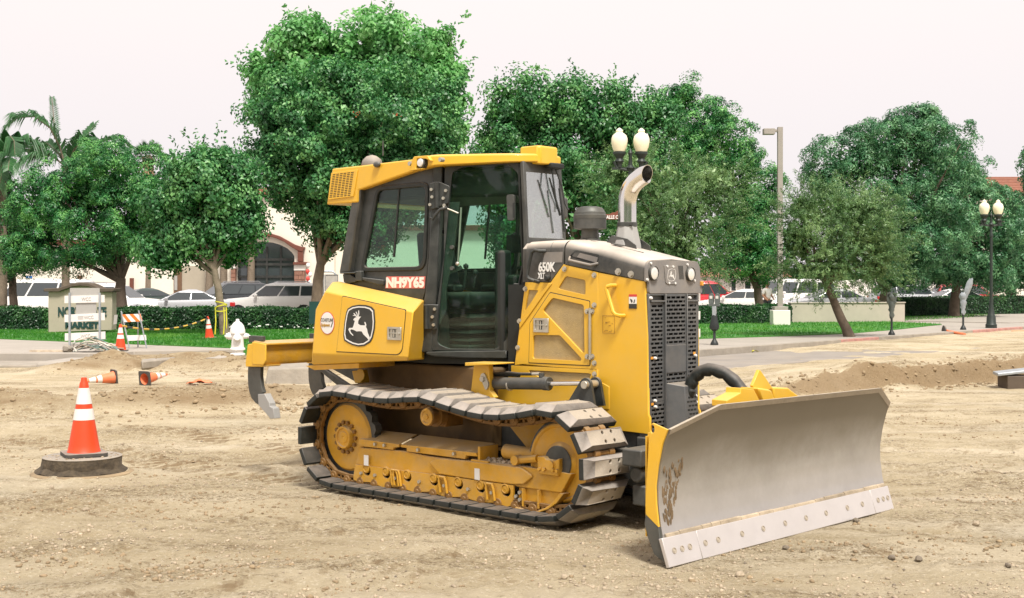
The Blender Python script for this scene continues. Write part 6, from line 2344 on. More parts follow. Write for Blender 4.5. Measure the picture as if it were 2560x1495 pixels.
swl = [(-30, 27.7), (-11.3, 27.75), (-9.2, 27.65), (-8.75, 28.0), (-8.5, 28.6), (-7.2, 29.0), (-6.3, 29.6), (-14.2, 35.0), (-20, 37.0), (-30, 38.0)]
side_l = slab("sidewalk", swl, -0.05, 0.25, "concrete")
mb = MB()
mb.prism([(-30, 26.0), (-11.2, 26.05), (-9.0, 26.2), (-8.8, 27.64), (-30, 27.69)], -0.05, 0.085, 'z')
gut = mb.out("gutter", "concrete_old", side_l, bev=0.03)
mb = MB()
ppts = [(-8.681,24.316),(-8.921,26.922),(-9.739,29.447),(-9.84,27.512)]
mb.prism([(-9.75, 26.0), (-8.85, 26.1), (-8.6, 26.5), (-8.62, 27.5), (-9.6, 27.6)], -0.05, 0.16, 'z')
mb.out("broken_kerb_end", "concrete", side_l, bev=0.07)
mb = MB()
(px0, py0), (px1, py1) = [(-7.418,30.457),(-7.342,25.12)]
slabp = [(-7.643,26.149),(-7.3,27.576),(-6.952,26.327),(-7.329,25.186)]
mb.prism(slabp, 0.05, 0.22, 'z')
mb.out("broken_slab", "concrete_old", side_l, bev=0.03)
lawn_l = [(-32, 38.0), (-20, 37.0), (-14.2, 35.0), (-6.3, 29.6), (-5.0, 29.0), (-2.5, 29.6), (-1.0, 33.0), (-0.5, 41.2), (-32, 41.2)]
slab("lawn", lawn_l, -0.05, 0.275, "lawn", bev=0)
# right: road strip, kerb, pavement and lawn
K0, K1 = Vector((4.27, 29.0)), Vector((18.3, 45.5))
kd = (K1 - K0).normalized()
kn = Vector((-kd.y, kd.x))
KL = (K1 - K0).length
q = lambda a, b: tuple(K0 + kd * a + kn * b)
FE = [(24, 6), (22.1, 3.16), (16, 2.2), (11.2, 1.75), (8, 2.4), (5.2, 3.2), (-7, 3.6)]
walk = [q(-7, 0.16), q(KL + 30, 0.16), q(KL + 30, 6)] + [q(*e) for e in FE]
side_r = slab("sidewalk", walk, -0.05, 0.25, "concrete")
for k in range(-3, 17):
    a0, a1 = k * 2.4 + 0.012, (k + 1) * 2.4 - 0.012
    mb = MB()
    mb.prism([q(a0, 0.0), q(a1, 0.0), q(a1, 0.155), q(a0, 0.155)], -0.05, 0.255, 'z')
    mb.out("kerb_stone", "redcurb" if k in (3, 7, 8) else "concrete_old", side_r, bev=0.015)
road = [q(-7, -0.01), q(KL + 40, -0.01), q(KL + 40, -6.5), q(8, -3.4), q(1.6, -2.9), q(0.8, -2.6), q(-7, -2.5)]
slab("road", road, -0.3, 0.10, "asphalt", bev=0.03)
lawn_r = [q(*e) for e in reversed(FE)] + [(21, 58), (26, 66), (9, 53), (3, 50)]
slab("lawn", lawn_r, -0.05, 0.275, "lawn", bev=0)
path_r = [(15.8, 52.5), (19.4, 49.6), (32, 61), (36, 70), (24, 66), (17.5, 57)]
slab("path", path_r, -0.05, 0.279, "concrete", bev=0)
park = [(-60, 41.5), (-2, 41.5), (2, 50), (8, 53), (30, 60), (60, 62), (60, 130), (-60, 130)]
slab("parking_lot", park, -0.1, 0.14, "asphalt", bev=0)


def inside(px, py, poly):
    c = np.zeros(len(px), bool)
    k = len(poly)
    for i in range(k):
        x1, y1 = poly[i]
        x2, y2 = poly[(i + 1) % k]
        hit = ((y1 > py) != (y2 > py)) & (px < (x2 - x1) * (py - y1) / (y2 - y1 + 1e-12) + x1)
        c ^= hit
    return c


def grass(poly, n, z, name, keep=None):
    xs, ys_ = [p[0] for p in poly], [p[1] for p in poly]
    px, py = rng.uniform(max(min(xs), -19), min(max(xs), 24), n), rng.uniform(min(ys_), max(ys_), n)
    m = inside(px, py, poly)
    if keep is not None:
        m &= keep(px, py)
    px, py = px[m], py[m]
    n = len(px)
    a = rng.random(n) * 2 * PI
    w = rng.uniform(0.008, 0.02, n)
    h = rng.uniform(0.03, 0.085, n)
    lean = rng.normal(0, 0.03, (n, 2))
    c, s = np.cos(a) * w, np.sin(a) * w
    zz = np.full(n, z)
    v0 = np.stack([px - c, py - s, zz], -1)
    v1 = np.stack([px + c, py + s, zz], -1)
    v2 = np.stack([px + lean[:, 0], py + lean[:, 1], zz + h], -1)
    return mesh_np(name, np.stack([v0, v1, v2], 1).reshape(-1, 3), np.arange(3 * n).reshape(-1, 3), "grass", smooth=False, kind="stuff")


grass(lawn_l, 90000, 0.27, "grass")
grass(lawn_r, 90000, 0.27, "grass")


# ================================================================== trees and plants
def leaf_quads(c, nrm, ax, L, W):
    """diamond leaves folded a little along the middle"""
    nrm = nrm / np.linalg.norm(nrm, axis=1, keepdims=True)
    ax = ax - nrm * (ax * nrm).sum(1, keepdims=True)
    ax /= np.maximum(np.linalg.norm(ax, axis=1, keepdims=True), 1e-6)
    sd = np.cross(nrm, ax)
    L, W = L[:, None], W[:, None]
    fold = nrm * W * 0.35
    V = np.stack([c - ax * L * 0.5, c + sd * W * 0.5 + fold - ax * L * 0.06, c + ax * L * 0.5 - nrm * L * 0.12, c - sd * W * 0.5 + fold - ax * L * 0.06], 1)
    return V.reshape(-1, 3)


def rdir(n):
    v = rng.normal(size=(n, 3))
    return v / np.linalg.norm(v, axis=1, keepdims=True)


def crown_points(lobes, n_cl):
    vol = np.array([l[3] * l[4] for l in lobes]) ** 0.9
    cnt = np.maximum(3, (n_cl * vol / vol.sum())).astype(int)
    out, outn, lob = [], [], []
    for i, (l, k) in enumerate(zip(lobes, cnt)):
        d = rdir(k)
        r = (0.60 + 0.42 * rng.random((k, 1)) ** 0.6)
        far_ = rng.random((k, 1)) < 0.16
        r = np.where(far_, r + 0.05 + 0.22 * rng.random((k, 1)), r)
        rad = np.array([l[3], max(l[3], l[4]) * 0.85, l[4]])
        out.append(np.array(l[:3]) + d * r * rad)
        nn = d / rad
        outn.append(nn / np.linalg.norm(nn, axis=1, keepdims=True))
        lob += [i] * k
    return np.concatenate(out), np.concatenate(outn), np.array(lob)


def tree(name, label, trunk, lobes, leaf_m, style, n_cl, per, size, rc, bark="bark", r0=0.16, limbs=9, group="street trees", extra=None, zg=0.25):
    """trunk: list of (x,y,z); lobes: crown volumes (x,y,z,rx,rz)"""
    bx, by, bz = trunk[0]
    t = thing(name, label, "tree", (bx, by, bz), group=group)
    off = np.array([bx, by, bz])
    tk = [Vector(p) - Vector((bx, by, bz)) for p in trunk]
    mb = MB()
    k = len(tk)
    tk2, rr = [], []
    for i in range(k - 1):
        for s in (0, 0.5):
            p = tk[i].lerp(tk[i + 1], s)
            tk2.append(p + Vector((random.uniform(-.02, .02), random.uniform(-.02, .02), 0)) * (1 if i + s > 0 else 0))
            f = (i + s) / (k - 1)
            rr.append(r0 * (1.25 if i + s == 0 else 1) * (1 - 0.35 * f))
    tk2.append(tk[-1])
    rr.append(r0 * 0.62)
    tk2[0] = tk2[0] - Vector((0, 0, 0.15))
    mb.tube(tk2, rr, 12)
    tru = mb.out("trunk", bark, t, smooth=50)
    P_, Nn, lb = crown_points(lobes, n_cl)
    ph = rng.random(6) * 6
    hole = sum(np.sin(P_[:, i % 3] * (1.7 + 0.5 * i) + P_[:, (i + 1) % 3] * 1.3 + ph[i]) for i in range(6)) / 2.4
    keep = hole > -0.85
    P_, Nn, lb = P_[keep], Nn[keep], lb[keep]
    P_ = P_ - off
    # limbs from the top of the trunk into the crown, forking once
    sel = rng.permutation(len(lobes) * 3)[:limbs]
    for i in range(limbs):
        l = lobes[i % len(lobes)]
        c = Vector(np.array(l[:3]) - off) + Vector((random.uniform(-.5, .5) * l[3], random.uniform(-.5, .5) * l[3], random.uniform(-.2, .5) * l[4]))
        s0 = tk[-1] if i % 3 else tk[-1].lerp(tk[-2], 0.25)
        mid = s0.lerp(c, 0.45) + Vector((random.uniform(-.2, .2), random.uniform(-.2, .2), 0.15))
        mb = MB()
        mb.tube([s0 - Vector((0, 0, 0.05)), s0.lerp(mid, .5) + Vector((0, 0, -0.05)), mid, c], [r0 * 0.42, r0 * 0.34, r0 * 0.24, r0 * 0.07], 7)
        mb.out("limb", bark, t, smooth=60)
    n = len(P_) * per
    ci = np.repeat(np.arange(len(P_)), per)
    d = rdir(n)
    on = Nn[ci]
    if style == 'tuft':
        d = d + on * 0.55 + np.array([0, 0, 0.45])
        d /= np.linalg.norm(d, axis=1, keepdims=True)
        r = rc * (0.55 + 0.5 * rng.random((n, 1))) * (0.7 + 0.6 * rng.random(len(P_)))[ci][:, None]
        c = P_[ci] + d * r
        nrm = d + rdir(n) * 0.30
        ax = d * 0.6 + rdir(n)
        L, W = size * rng.uniform(0.8, 1.5, n), size * rng.uniform(0.32, 0.55, n)
    elif style == 'broad':
        r = rc * rng.random((n, 1)) ** 0.42 * (0.5 + 0.9 * rng.random(len(P_)))[ci][:, None]
        c = P_[ci] + d * r
        nrm = on * 0.35 + d * 0.75 + np.array([0, 0, 0.35]) + rdir(n) * 0.6
        ax = rdir(n) + np.array([0, 0, -0.7])
        L, W = size * rng.uniform(0.7, 1.35, n), size * rng.uniform(0.5, 0.85, n)
    else:                                               # wispy: leaflets along thin arching twigs
        tw = Nn + rdir(len(P_)) * 0.7 + np.array([0, 0, 0.25])
        tw /= np.linalg.norm(tw, axis=1, keepdims=True)
        s = rng.random((n, 1))
        c = P_[ci] + tw[ci] * s * rc * 2.6 + np.array([0, 0, -1]) * (s ** 2) * rc * 0.4 + d * 0.055
        nrm = np.array([0, 0, 0.6]) + rdir(n) * 0.8 + on * 0.3
        ax = tw[ci] + rdir(n) * 0.8
        L, W = size * rng.uniform(0.7, 1.5, n), size * rng.uniform(0.18, 0.34, n)
    if style == 'broad':                                # long leafy shoots break the outline
        ns = len(P_) // 3
        sel_ = rng.permutation(len(P_))[:ns]
        per_s = 22
        si = np.repeat(sel_, per_s)
        tdir = Nn[sel_] * 0.8 + np.array([0, 0, 0.7]) + rdir(ns) * 0.5
        tdir /= np.linalg.norm(tdir, axis=1, keepdims=True)
        tdir = np.repeat(tdir, per_s, 0)
        s = rng.random((ns * per_s, 1))
        ln = np.repeat(rng.uniform(0.7, 1.9, (ns, 1)), per_s, 0)
        c = np.concatenate([c, P_[si] + tdir * s * ln * rc * 1.4 + rdir(ns * per_s) * size * 0.55])
        nrm = np.concatenate([nrm, rdir(ns * per_s) + np.array([0, 0, 0.7])])
        ax = np.concatenate([ax, tdir + rdir(ns * per_s) * 0.8])
        L = np.concatenate([L, size * rng.uniform(0.8, 1.3, ns * per_s)])
        W = np.concatenate([W, size * rng.uniform(0.45, 0.75, ns * per_s)])
    # a thinner fill deeper in the crown
    nf = int(n * 0.10)
    li = rng.integers(0, len(lobes), nf)
    lo = np.array([[l[0], l[1], l[2], l[3], l[4]] for l in lobes])[li]
    cf = lo[:, :3] + rdir(nf) * (rng.random((nf, 1)) ** 0.5) * 0.72 * np.stack([lo[:, 3], lo[:, 3] * .85, lo[:, 4]], -1) - off
    c = np.concatenate([c, cf])
    nrm = np.concatenate([nrm, rdir(nf) + np.array([0, -0.4, 0.3])])
    ax = np.concatenate([ax, rdir(nf)])
    L = np.concatenate([L, size * rng.uniform(1.3, 2.2, nf)])
    W = np.concatenate([W, size * rng.uniform(0.8, 1.3, nf)])
    V = leaf_quads(c, nrm, ax, L, W)
    cr_ = mesh_np("crown", V, np.arange(len(V)).reshape(-1, 4), leaf_m, t, smooth=False)
    if extra:
        extra(t, P_, off)
    return t


def P3(lst, Y):
    return [(x, Y, z) for x, z in lst]


# left side
tree("broadleaf_tree", "round dense deep green tree behind the market sign", P3([(-13.518,0.324),(-13.518,1.085),(-13.546,1.638),(-13.504,1.984)], 44),
     [(-13.56,44.0,5.512,1.73,1.079),(-15.22,44.0,5.097,1.453,1.038),(-16.161,44.0,4.405,1.356,0.996),(-16.521,44.0,3.132,1.135,0.803),(-14.321,44.0,3.852,1.937,1.314),(-12.937,44.0,3.714,1.384,1.245),(-14.874,44.0,2.745,1.453,0.623),(-16.881,44.0,2.745,0.719,0.623),(-12.314,44.0,4.682,0.858,0.913),(-14.252,44.0,6.066,0.83,0.526)],
     "leaf_tuft", 'tuft', 640, 165, 0.085, 0.33, r0=0.23, limbs=12)
tree("broadleaf_tree", "looser tree with yellow tape round its trunk on the left lawn", P3([(-8.207,0.296),(-8.31,0.962),(-8.436,1.65),(-8.54,2.201)], 36.5),
     [(-9.774,37.0,4.093,0.931,0.908),(-8.843,37.0,4.558,1.373,0.954),(-8.086,37.0,4.209,0.675,0.814),(-9.425,37.0,3.104,0.954,0.721),(-8.494,37.0,3.22,1.024,0.791),(-7.563,37.0,3.686,0.303,0.465),(-10.181,37.0,2.813,0.64,0.524),(-8.377,37.0,5.082,0.814,0.489)],
     "leaf_pear", 'broad', 330, 120, 0.115, 0.40, bark="bark_grey", r0=0.135, limbs=12)


def rusty(t, P_, off):
    mb = MB()
    for k in range(16):
        p = P_[random.randrange(len(P_))]
        for j in range(9):
            mb.ball((p[0] + random.uniform(-.15, .15), p[1] - 0.45 + random.uniform(-.1, .1), p[2] + random.uniform(-.1, .1)), 0.035, 1, (1, 1, .5), .3)
    mb.out("rusty_leaves", "rust_leaf", t, kind="stuff", smooth=0)


tree("pear_tree", "tall wide pear tree with a few rusty leaves behind the cab", P3([(-7.547,0.135),(-7.673,0.999),(-7.626,1.943),(-7.516,2.65)], 50),
     [(-6.289,50.0,7.76,3.695,2.358),(-7.94,50.0,8.389,1.965,1.887),(-3.931,50.0,7.918,1.965,2.201),(-6.761,50.0,5.559,2.909,1.808),(-6.918,50.0,5.245,1.336,1.572),(-6.132,50.0,3.987,1.73,1.336),(-7.704,50.0,6.502,2.201,1.887),(-3.459,50.0,6.345,1.494,1.572),(-5.031,50.0,5.402,1.73,1.415),(-9.119,50.0,7.76,0.865,1.336)],
     "leaf_pear", 'broad', 560, 150, 0.15, 0.55, bark="bark_grey", r0=0.26, limbs=14, extra=rusty)
tree("sycamore_tree", "tallest light green tree with maple-like leaves rising behind the pear tree", P3([(-6.453,0.093),(-6.453,1.961),(-6.453,4.339),(-6.453,6.716)], 54),
     [(-8.915,54.0,11.641,1.613,1.528),(-10.019,54.0,10.367,1.325,1.443),(-6.453,54.0,11.641,1.783,1.562),(-4.415,54.0,11.471,1.783,1.613),(-2.972,54.0,9.942,1.053,1.443),(-7.642,54.0,10.112,2.887,1.698),(-4.755,54.0,9.773,2.377,1.783),(-10.019,54.0,8.924,1.274,1.274),(-2.717,54.0,8.244,0.764,1.019),(-8.66,54.0,12.49,0.679,0.679),(-5.774,54.0,12.659,0.509,0.509),(-3.481,54.0,12.235,0.594,0.509)],
     "leaf_maple", 'broad', 460, 105, 0.20, 0.55, bark="bark_grey", r0=0.26, limbs=12)
tree("pear_tree", "broad mid green tree right behind the cab and exhaust", P3([(2.113,0.188),(2.113,1.113),(2.047,1.905),(2.113,2.698)], 42),
     [(-0.158,42.0,7.188,0.951,1.123),(1.057,42.0,7.651,1.387,0.951),(2.615,42.0,7.453,1.519,1.083),(0.264,42.0,5.868,1.479,1.519),(2.245,42.0,5.604,1.915,1.519),(3.962,42.0,6.594,1.255,1.255),(1.849,42.0,4.019,2.311,1.519),(0.198,42.0,4.283,1.215,1.519),(4.557,42.0,7.321,0.925,0.726),(3.698,42.0,4.943,1.453,1.321),(0.792,42.0,2.962,1.585,0.925)],
     "leaf_pear", 'broad', 520, 145, 0.115, 0.45, bark="bark_grey", r0=0.2, limbs=12)
tree("broadleaf_tree", "dense bright green tree right of the globe lamp with a tall top tuft", P3([(10.138,0.153),(10.106,0.971),(10.024,1.625),(9.811,2.116)], 52),
     [(6.704,52.0,9.114,0.621,0.899),(7.277,52.0,7.921,1.504,1.177),(8.585,52.0,7.185,1.504,1.341),(9.517,52.0,5.713,1.341,1.504),(9.893,52.0,4.241,1.275,1.553),(9.157,52.0,3.178,1.717,1.177),(10.22,52.0,2.933,1.014,1.079),(7.195,52.0,6.367,1.472,1.553),(7.162,52.0,9.638,0.36,0.458),(8.503,52.0,8.493,0.572,0.572)],
     "leaf_tuft", 'tuft', 480, 150, 0.105, 0.40, r0=0.2, limbs=10)
tree("acacia_tree", "wispy olive tree with brownish inner twigs just right of the exhaust", P3([(4.642,0.179),(4.642,0.972),(4.585,1.651),(4.528,2.33)], 36),
     [(4.075,36.0,4.481,1.472,1.019),(5.208,36.0,3.915,1.302,1.042),(3.623,36.0,3.236,1.245,0.962),(4.755,36.0,3.01,1.472,0.962),(5.774,36.0,4.651,0.849,0.566),(3.17,36.0,4.991,0.792,0.566),(4.528,36.0,2.613,1.189,0.475)],
     "leaf_olive", 'wispy', 760, 62, 0.085, 0.30, r0=0.13, limbs=10)
tree("acacia_tree", "wispy olive tree leaning left on a slanting trunk beside the kerb", P3([(9.733,0.25),(9.458,0.732),(9.182,1.363),(8.976,1.88)], 36.5),
     [(9.182,36.5,3.774,1.4,0.712),(8.207,36.5,3.028,0.597,0.826),(9.182,36.5,2.683,1.469,0.941),(10.215,36.5,3.142,0.918,0.941),(9.01,36.5,2.201,1.32,0.436),(10.445,36.5,2.339,0.574,0.551),(8.379,36.5,3.946,0.517,0.459),(9.986,36.5,3.946,0.689,0.459)],
     "leaf_olive", 'wispy', 760, 62, 0.085, 0.30, r0=0.145, limbs=12)
tree("broadleaf_tree", "big blue green tree behind the low wall, its trunk forking low", P3([(16.085,0.185),(16.102,0.755),(16.119,1.188),(16.154,1.482)], 55),
     [(15.912,55.0,7.76,1.937,1.072),(17.469,55.0,8.452,1.245,0.778),(18.16,55.0,7.155,1.937,1.591),(14.442,55.0,6.809,1.695,1.418),(16.258,55.0,5.771,2.594,1.903),(17.642,55.0,4.387,2.075,1.73),(15.912,55.0,3.35,2.421,1.418),(16.517,55.0,2.139,1.072,0.623),(13.491,55.0,6.117,0.899,0.899),(17.814,55.0,8.884,0.415,0.519),(16.777,55.0,8.711,0.45,0.519)],
     "leaf_tuft_blue", 'tuft', 600, 165, 0.108, 0.42, r0=0.32, limbs=14)
tree("broadleaf_tree", "round deep green tree right of the big blue green one", P3([(20.502,0.185),(20.52,0.871),(20.594,1.521),(20.631,1.892)], 59),
     [(21.244,59.0,6.586,1.039,0.853),(20.78,59.0,5.324,1.948,1.521),(20.316,59.0,3.469,2.597,1.521),(22.264,59.0,4.582,1.521,1.707),(19.667,59.0,2.356,1.484,0.779),(21.986,59.0,2.356,1.392,0.965),(20.223,59.0,7.643,0.891,0.779)],
     "leaf_tuft_blue", 'tuft', 440, 150, 0.112, 0.42, r0=0.26, limbs=10)
tree("broadleaf_tree", "dark tree cut off by the right edge of the picture", P3([(25.943,0.149),(25.943,0.979),(25.86,1.602),(25.943,2.017)], 66),
     [(26.462,66.0,5.234,0.955,1.038),(26.151,66.0,3.678,1.142,1.411),(25.943,66.0,2.432,1.287,0.996),(27.106,66.0,7.828,0.415,0.934),(27.645,66.0,4.923,1.079,2.179)],
     "leaf_tuft_blue", 'tuft', 260, 70, 0.2, 0.46, r0=0.3, limbs=6)
tree("slender_tree", "dark slender tree at the left edge beside the white van", P3([(-18.416,0.229),(-18.431,1.042),(-18.475,1.929),(-18.534,2.52)], 47),
     [(-18.8,47.0,3.998,0.591,1.626),(-18.652,47.0,2.668,0.532,0.621),(-19.288,47.0,3.407,0.443,1.33)],
     "leaf_dark", 'broad', 160, 70, 0.16, 0.4, r0=0.17, limbs=5)


def frond(mb, base, path, w0, n, droop, lw=0.06):
    n = int(n * 1.9)
    """feather palm leaf: a midrib with drooping leaflets on both sides"""
    base = Vector(base)
    pts = [base + Vector(p) for p in path]
    mb.mi = 1
    mb.tube(pts, [0.045 * (1 - 0.8 * i / (len(pts) - 1)) for i in range(len(pts))], 5)
    mb.mi = 0
    for k in range(n):
        f = 0.12 + 0.88 * k / n
        s = f * (len(pts) - 1)
        i = min(int(s), len(pts) - 2)
        p = pts[i].lerp(pts[i + 1], s - i)
        d = (pts[i + 1] - pts[i]).normalized()
        sdv = d.cross(Vector((0, 0, 1)))
        if sdv.length < 0.1:
            sdv = Vector((1, 0, 0))
        sdv.normalize()
        up = sdv.cross(d)
        L = w0 * (0.55 + 0.45 * math.sin(PI * min(1, f * 1.05))) * random.uniform(.85, 1.1)
        for sg in (-1, 1):
            out = (sdv * sg * 0.75 + d * 0.55 + up * random.uniform(0.15, 0.35)).normalized()
            a = p
            m1 = p + out * L * 0.5
            tip = p + out * L * 0.95 + Vector((0, 0, -droop * L * random.uniform(.5, 1.2)))
            wv = d * lw * 0.5
            mb.face([a - wv * .5, a + wv * .5, m1 + wv])
            mb.face([a - wv * .5, m1 + wv, m1 - wv])
            mb.face([m1 - wv, m1 + wv, tip])


def feather_palm(label, x, y, z, specs, group="palms"):
    t = thing("feather_palm", label, "palm tree", (x, y, 0.25), group=group)
    mb = MB()
    mb.tube([(0, 0, -0.1), (0.03, 0, (z - 0.25) * .5), (0, 0, z - 0.25)], [0.17, 0.14, 0.12], 10)
    mb.out("trunk", "bark_grey", t, smooth=60)
    for sp in specs:
        mb = MB()
        frond(mb, (0, 0, z - 0.25), sp[0], sp[1], sp[2], sp[3])
        mb.out("frond", ["leaf_palm", "bark_grey"], t, smooth=0)
    return t


s5 = 50 / 3180 * 0.4077           # metres per pixel of the detail view at 50 m
fr = lambda pts, yd=0.0: [((p[0] - 400) * s5, yd * i / max(1, len(pts) - 1), (480 - p[1]) * s5) for i, p in enumerate(pts)]
(pxa, pza), = [(-17.562,6.413)]
feather_palm("feather palm with long arching fronds above the round tree", pxa, 50, pza, [
    (fr([(400, 480), (375, 360), (325, 250), (240, 185), (150, 195), (110, 240)], -0.8), 1.15, 46, 0.55),
    (fr([(400, 480), (370, 380), (330, 280), (320, 200), (310, 110), (300, 45)], 0.3), 0.35, 16, 0.1),
    (fr([(410, 480), (450, 380), (500, 290), (540, 205)], 0.8), 0.8, 36, 0.35),
    (fr([(410, 480), (470, 380), (540, 310), (590, 340), (610, 420)], -1.0), 0.95, 40, 0.7),
    (fr([(410, 480), (520, 390), (620, 320), (700, 300), (775, 350)], 0.6), 0.85, 42, 0.4),
    (fr([(400, 480), (330, 420), (280, 410), (200, 440), (140, 500)], -0.7), 0.9, 36, 0.8),
    (fr([(400, 480), (350, 400), (260, 330), (180, 330), (110, 380)], 0.9), 0.9, 36, 0.8),
    (fr([(405, 480), (420, 420), (480, 400), (560, 440)], 1.2), 0.8, 30, 0.7)])
(pxb, pzb), = [(-18.427,6.332)]
fl = lambda pts, yd=0.0: [((p[0] - 15) * s5 * .92, yd * i / max(1, len(pts) - 1), (430 - p[1]) * s5 * .92) for i, p in enumerate(pts)]
feather_palm("darker feather palm cut off by the left edge", pxb, 46, pzb, [
    (fl([(15, 430), (40, 350), (80, 300), (110, 330), (125, 420)], -0.5), 0.8, 34, 0.9),
    (fl([(15, 430), (70, 350), (140, 310), (210, 340), (250, 410)], 0.4), 0.75, 36, 0.9),
    (fl([(15, 430), (10, 370), (-30, 330), (-90, 380)], 0.4), 0.8, 30, 0.9),
    (fl([(15, 430), (20, 480), (25, 560), (20, 620)], -0.4), 0.7, 26, 0.6),
    (fl([(15, 430), (60, 400), (100, 430), (110, 520)], -0.9), 0.7, 26, 0.8)])


def fan_palm(label, x, y, z, r):
    t = thing("fan_palm", label, "palm tree", (x, y, 0.1), group="fan palms behind the trees")
    mb = MB()
    mb.tube([(0, 0, -0.2), (0.1, 0, z * 0.5), (0, 0, z - 0.1)], [0.32, 0.24, 0.2], 10)
    mb.out("trunk", "bark_grey", t, smooth=60)
    mb = MB()
    for k in range(46):
        d = Vector(rdir(1)[0])
        d.z = abs(d.z) * 1.0 - 0.25
        d.normalize()
        c = Vector((0, 0, z - 0.1)) + d * r * 0.55
        sdv = d.cross(Vector((0, 0, 1))).normalized()
        up = sdv.cross(d)
        pv = None
        for j in range(11):
            a = -1.25 + 2.5 * j / 10
            tip = c + (d * math.cos(a) + sdv * math.sin(a)) * r * 0.62 + Vector((0, 0, -0.10 * r * (1 - math.cos(a) * .6)))
            w = (sdv * math.cos(a) - d * math.sin(a)) * 0.055
            mb.face([c - w * .3, c + w * .3, tip])
            mdp = c.lerp(tip, .55)
            mb.face([c, mdp - w, tip])
            mb.face([c, tip, mdp + w])
    mb.out("crown", "leaf_fan", t, smooth=0)
    mb = MB()
    for k in range(70):
        a = random.uniform(0, 6.28)
        zz = z - 0.25 - random.random() * r * 1.3
        rr = r * 0.42 * random.uniform(.6, 1)
        p = Vector((rr * math.cos(a), rr * math.sin(a), zz))
        sdv = Vector((-math.sin(a), math.cos(a), 0)) * 0.16
        mb.face([p - sdv, p + sdv, p + Vector((0, 0, -r * 0.55)) - p.normalized() * 0.0])
    mb.out("dead_fronds", "thatch", t, smooth=0)


for lab, (x, z) in zip(("fan palm top showing between the feather palm and the taped tree", "leftmost of the three fan palms over the taped tree", "middle fan palm over the taped tree", "fan palm with tan dead fronds just left of the tall trees"),
                       [(-27.634,11.652),(-22.704,11.055),(-21.569,11.114),(-19.568,10.875)]):
    fan_palm(lab, x, 95 + random.uniform(-2, 2), z, 1.15)


def hedge(label, pts, h, w, n, z0=0.26, group="clipped hedges"):
    t = thing("hedge", label, "hedge", (pts[0][0], pts[0][1], z0), group=group)
    o = np.array([pts[0][0], pts[0][1], 0])
    for a, b in zip(pts, pts[1:]):
        A_, B_ = Vector((a[0] - o[0], a[1] - o[1])), Vector((b[0] - o[0], b[1] - o[1]))
        d = (B_ - A_).normalized()
        nn = Vector((-d.y, d.x))
        mb = MB()
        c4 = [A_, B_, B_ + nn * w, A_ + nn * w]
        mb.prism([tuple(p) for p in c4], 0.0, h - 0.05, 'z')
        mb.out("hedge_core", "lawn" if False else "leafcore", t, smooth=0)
        L = (B_ - A_).length
        k = n
        u = rng.random(k) * L
        face = rng.random(k)
        top = face < 0.42
        vv = rng.random(k)
        px = A_.x + d.x * u
        py = A_.y + d.y * u
        dep = np.where(top, vv * w, -0.02 + rng.normal(0, 0.03, k))
        zz = np.where(top, h + rng.normal(0, 0.035, k) + 0.03 * np.sin(u * 3), rng.random(k) * h)
        c = np.stack([px + nn.x * dep, py + nn.y * dep, zz], -1)
        nrm = np.where(top[:, None], np.array([0, 0, 1.0]), np.array([-nn.x, -nn.y, 0.35])) + rdir(k) * 0.7
        V = leaf_quads(c, nrm, rdir(k), rng.uniform(.05, .10, k), rng.uniform(.03, .06, k))
        mesh_np("hedge_leaves", V, np.arange(len(V)).reshape(-1, 4), "leaf_hedge", t, smooth=False, kind="stuff")
    return t


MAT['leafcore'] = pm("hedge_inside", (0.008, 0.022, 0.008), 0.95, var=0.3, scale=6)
hedge("long clipped hedge along the left lawn behind the market sign", [(-19, 41.2), (-3.0, 41.2)], 0.70, 1.0, 26000)
hedge("clipped hedge on the right between the kerb lamp and the concrete pole base", [(6.0, 47.6), (10.9, 49.6)], 0.66, 0.9, 12000)
hedge("clipped hedge right of the low white wall", [(18.2, 59.5), (21.4, 62.2)], 0.84, 1.2, 8000)
hedge("dark clipped hedge at the far right before the red wagon", [(21.6, 63.0), (33, 69)], 0.88, 1.2, 11000)
# small white flowers and litter along the foot of the left hedge
mb = MB()
for i in range(70):
    x = random.choice([random.uniform(-6.6, -2.6), random.uniform(-9.5, -3)])
    mb.ball((x, 41.0 + random.uniform(-.25, .1), 0.34 + random.uniform(0, .14)), random.uniform(.02, .05), 1, (1.4, 1, .7), .2)
mb.out("white_flowers", "white", kind="stuff", smooth=0)

# the wooded far side of the road behind the camera: it only shows as dark shapes in glass and polished metal
nb = 15000
xb_ = rng.uniform(-45, 55, nb)
hb_ = 9.5 + 2.5 * np.sin(xb_ * 0.35) + 1.5 * np.sin(xb_ * 0.9 + 1)
zb_ = 0.4 + rng.random(nb) ** 0.8 * np.maximum(hb_ - 0.4, 1)
cb_ = np.stack([xb_, -34 + rng.normal(0, 1.6, nb), zb_], -1)
Vb = leaf_quads(cb_, rdir(nb) + np.array([0, .6, .3]), rdir(nb), rng.uniform(.6, 1.0, nb), rng.uniform(.45, .7, nb))
mesh_np("woodland", Vb, np.arange(len(Vb)).reshape(-1, 4), "leaf_tuft", smooth=False, kind="stuff")
# far belt of trees on the horizon beyond the buildings
nb = 9000
xb_ = rng.uniform(-190, 190, nb)
hb_ = 5.0 + 1.6 * np.sin(xb_ * 0.11) + 1.0 * np.sin(xb_ * 0.37 + 2)
cb_ = np.stack([xb_, 165 + rng.normal(0, 3.0, nb), 0.2 + rng.random(nb) * np.maximum(hb_, 1)], -1)
Vb = leaf_quads(cb_, rdir(nb) + np.array([0, -.5, .5]), rdir(nb), rng.uniform(1.2, 2.4, nb), rng.uniform(.9, 1.6, nb))
mesh_np("distant_woodland", Vb, np.arange(len(Vb)).reshape(-1, 4), "leaf_dark", smooth=False, kind="stuff")


# ================================================================== buildings
YB = 95.0


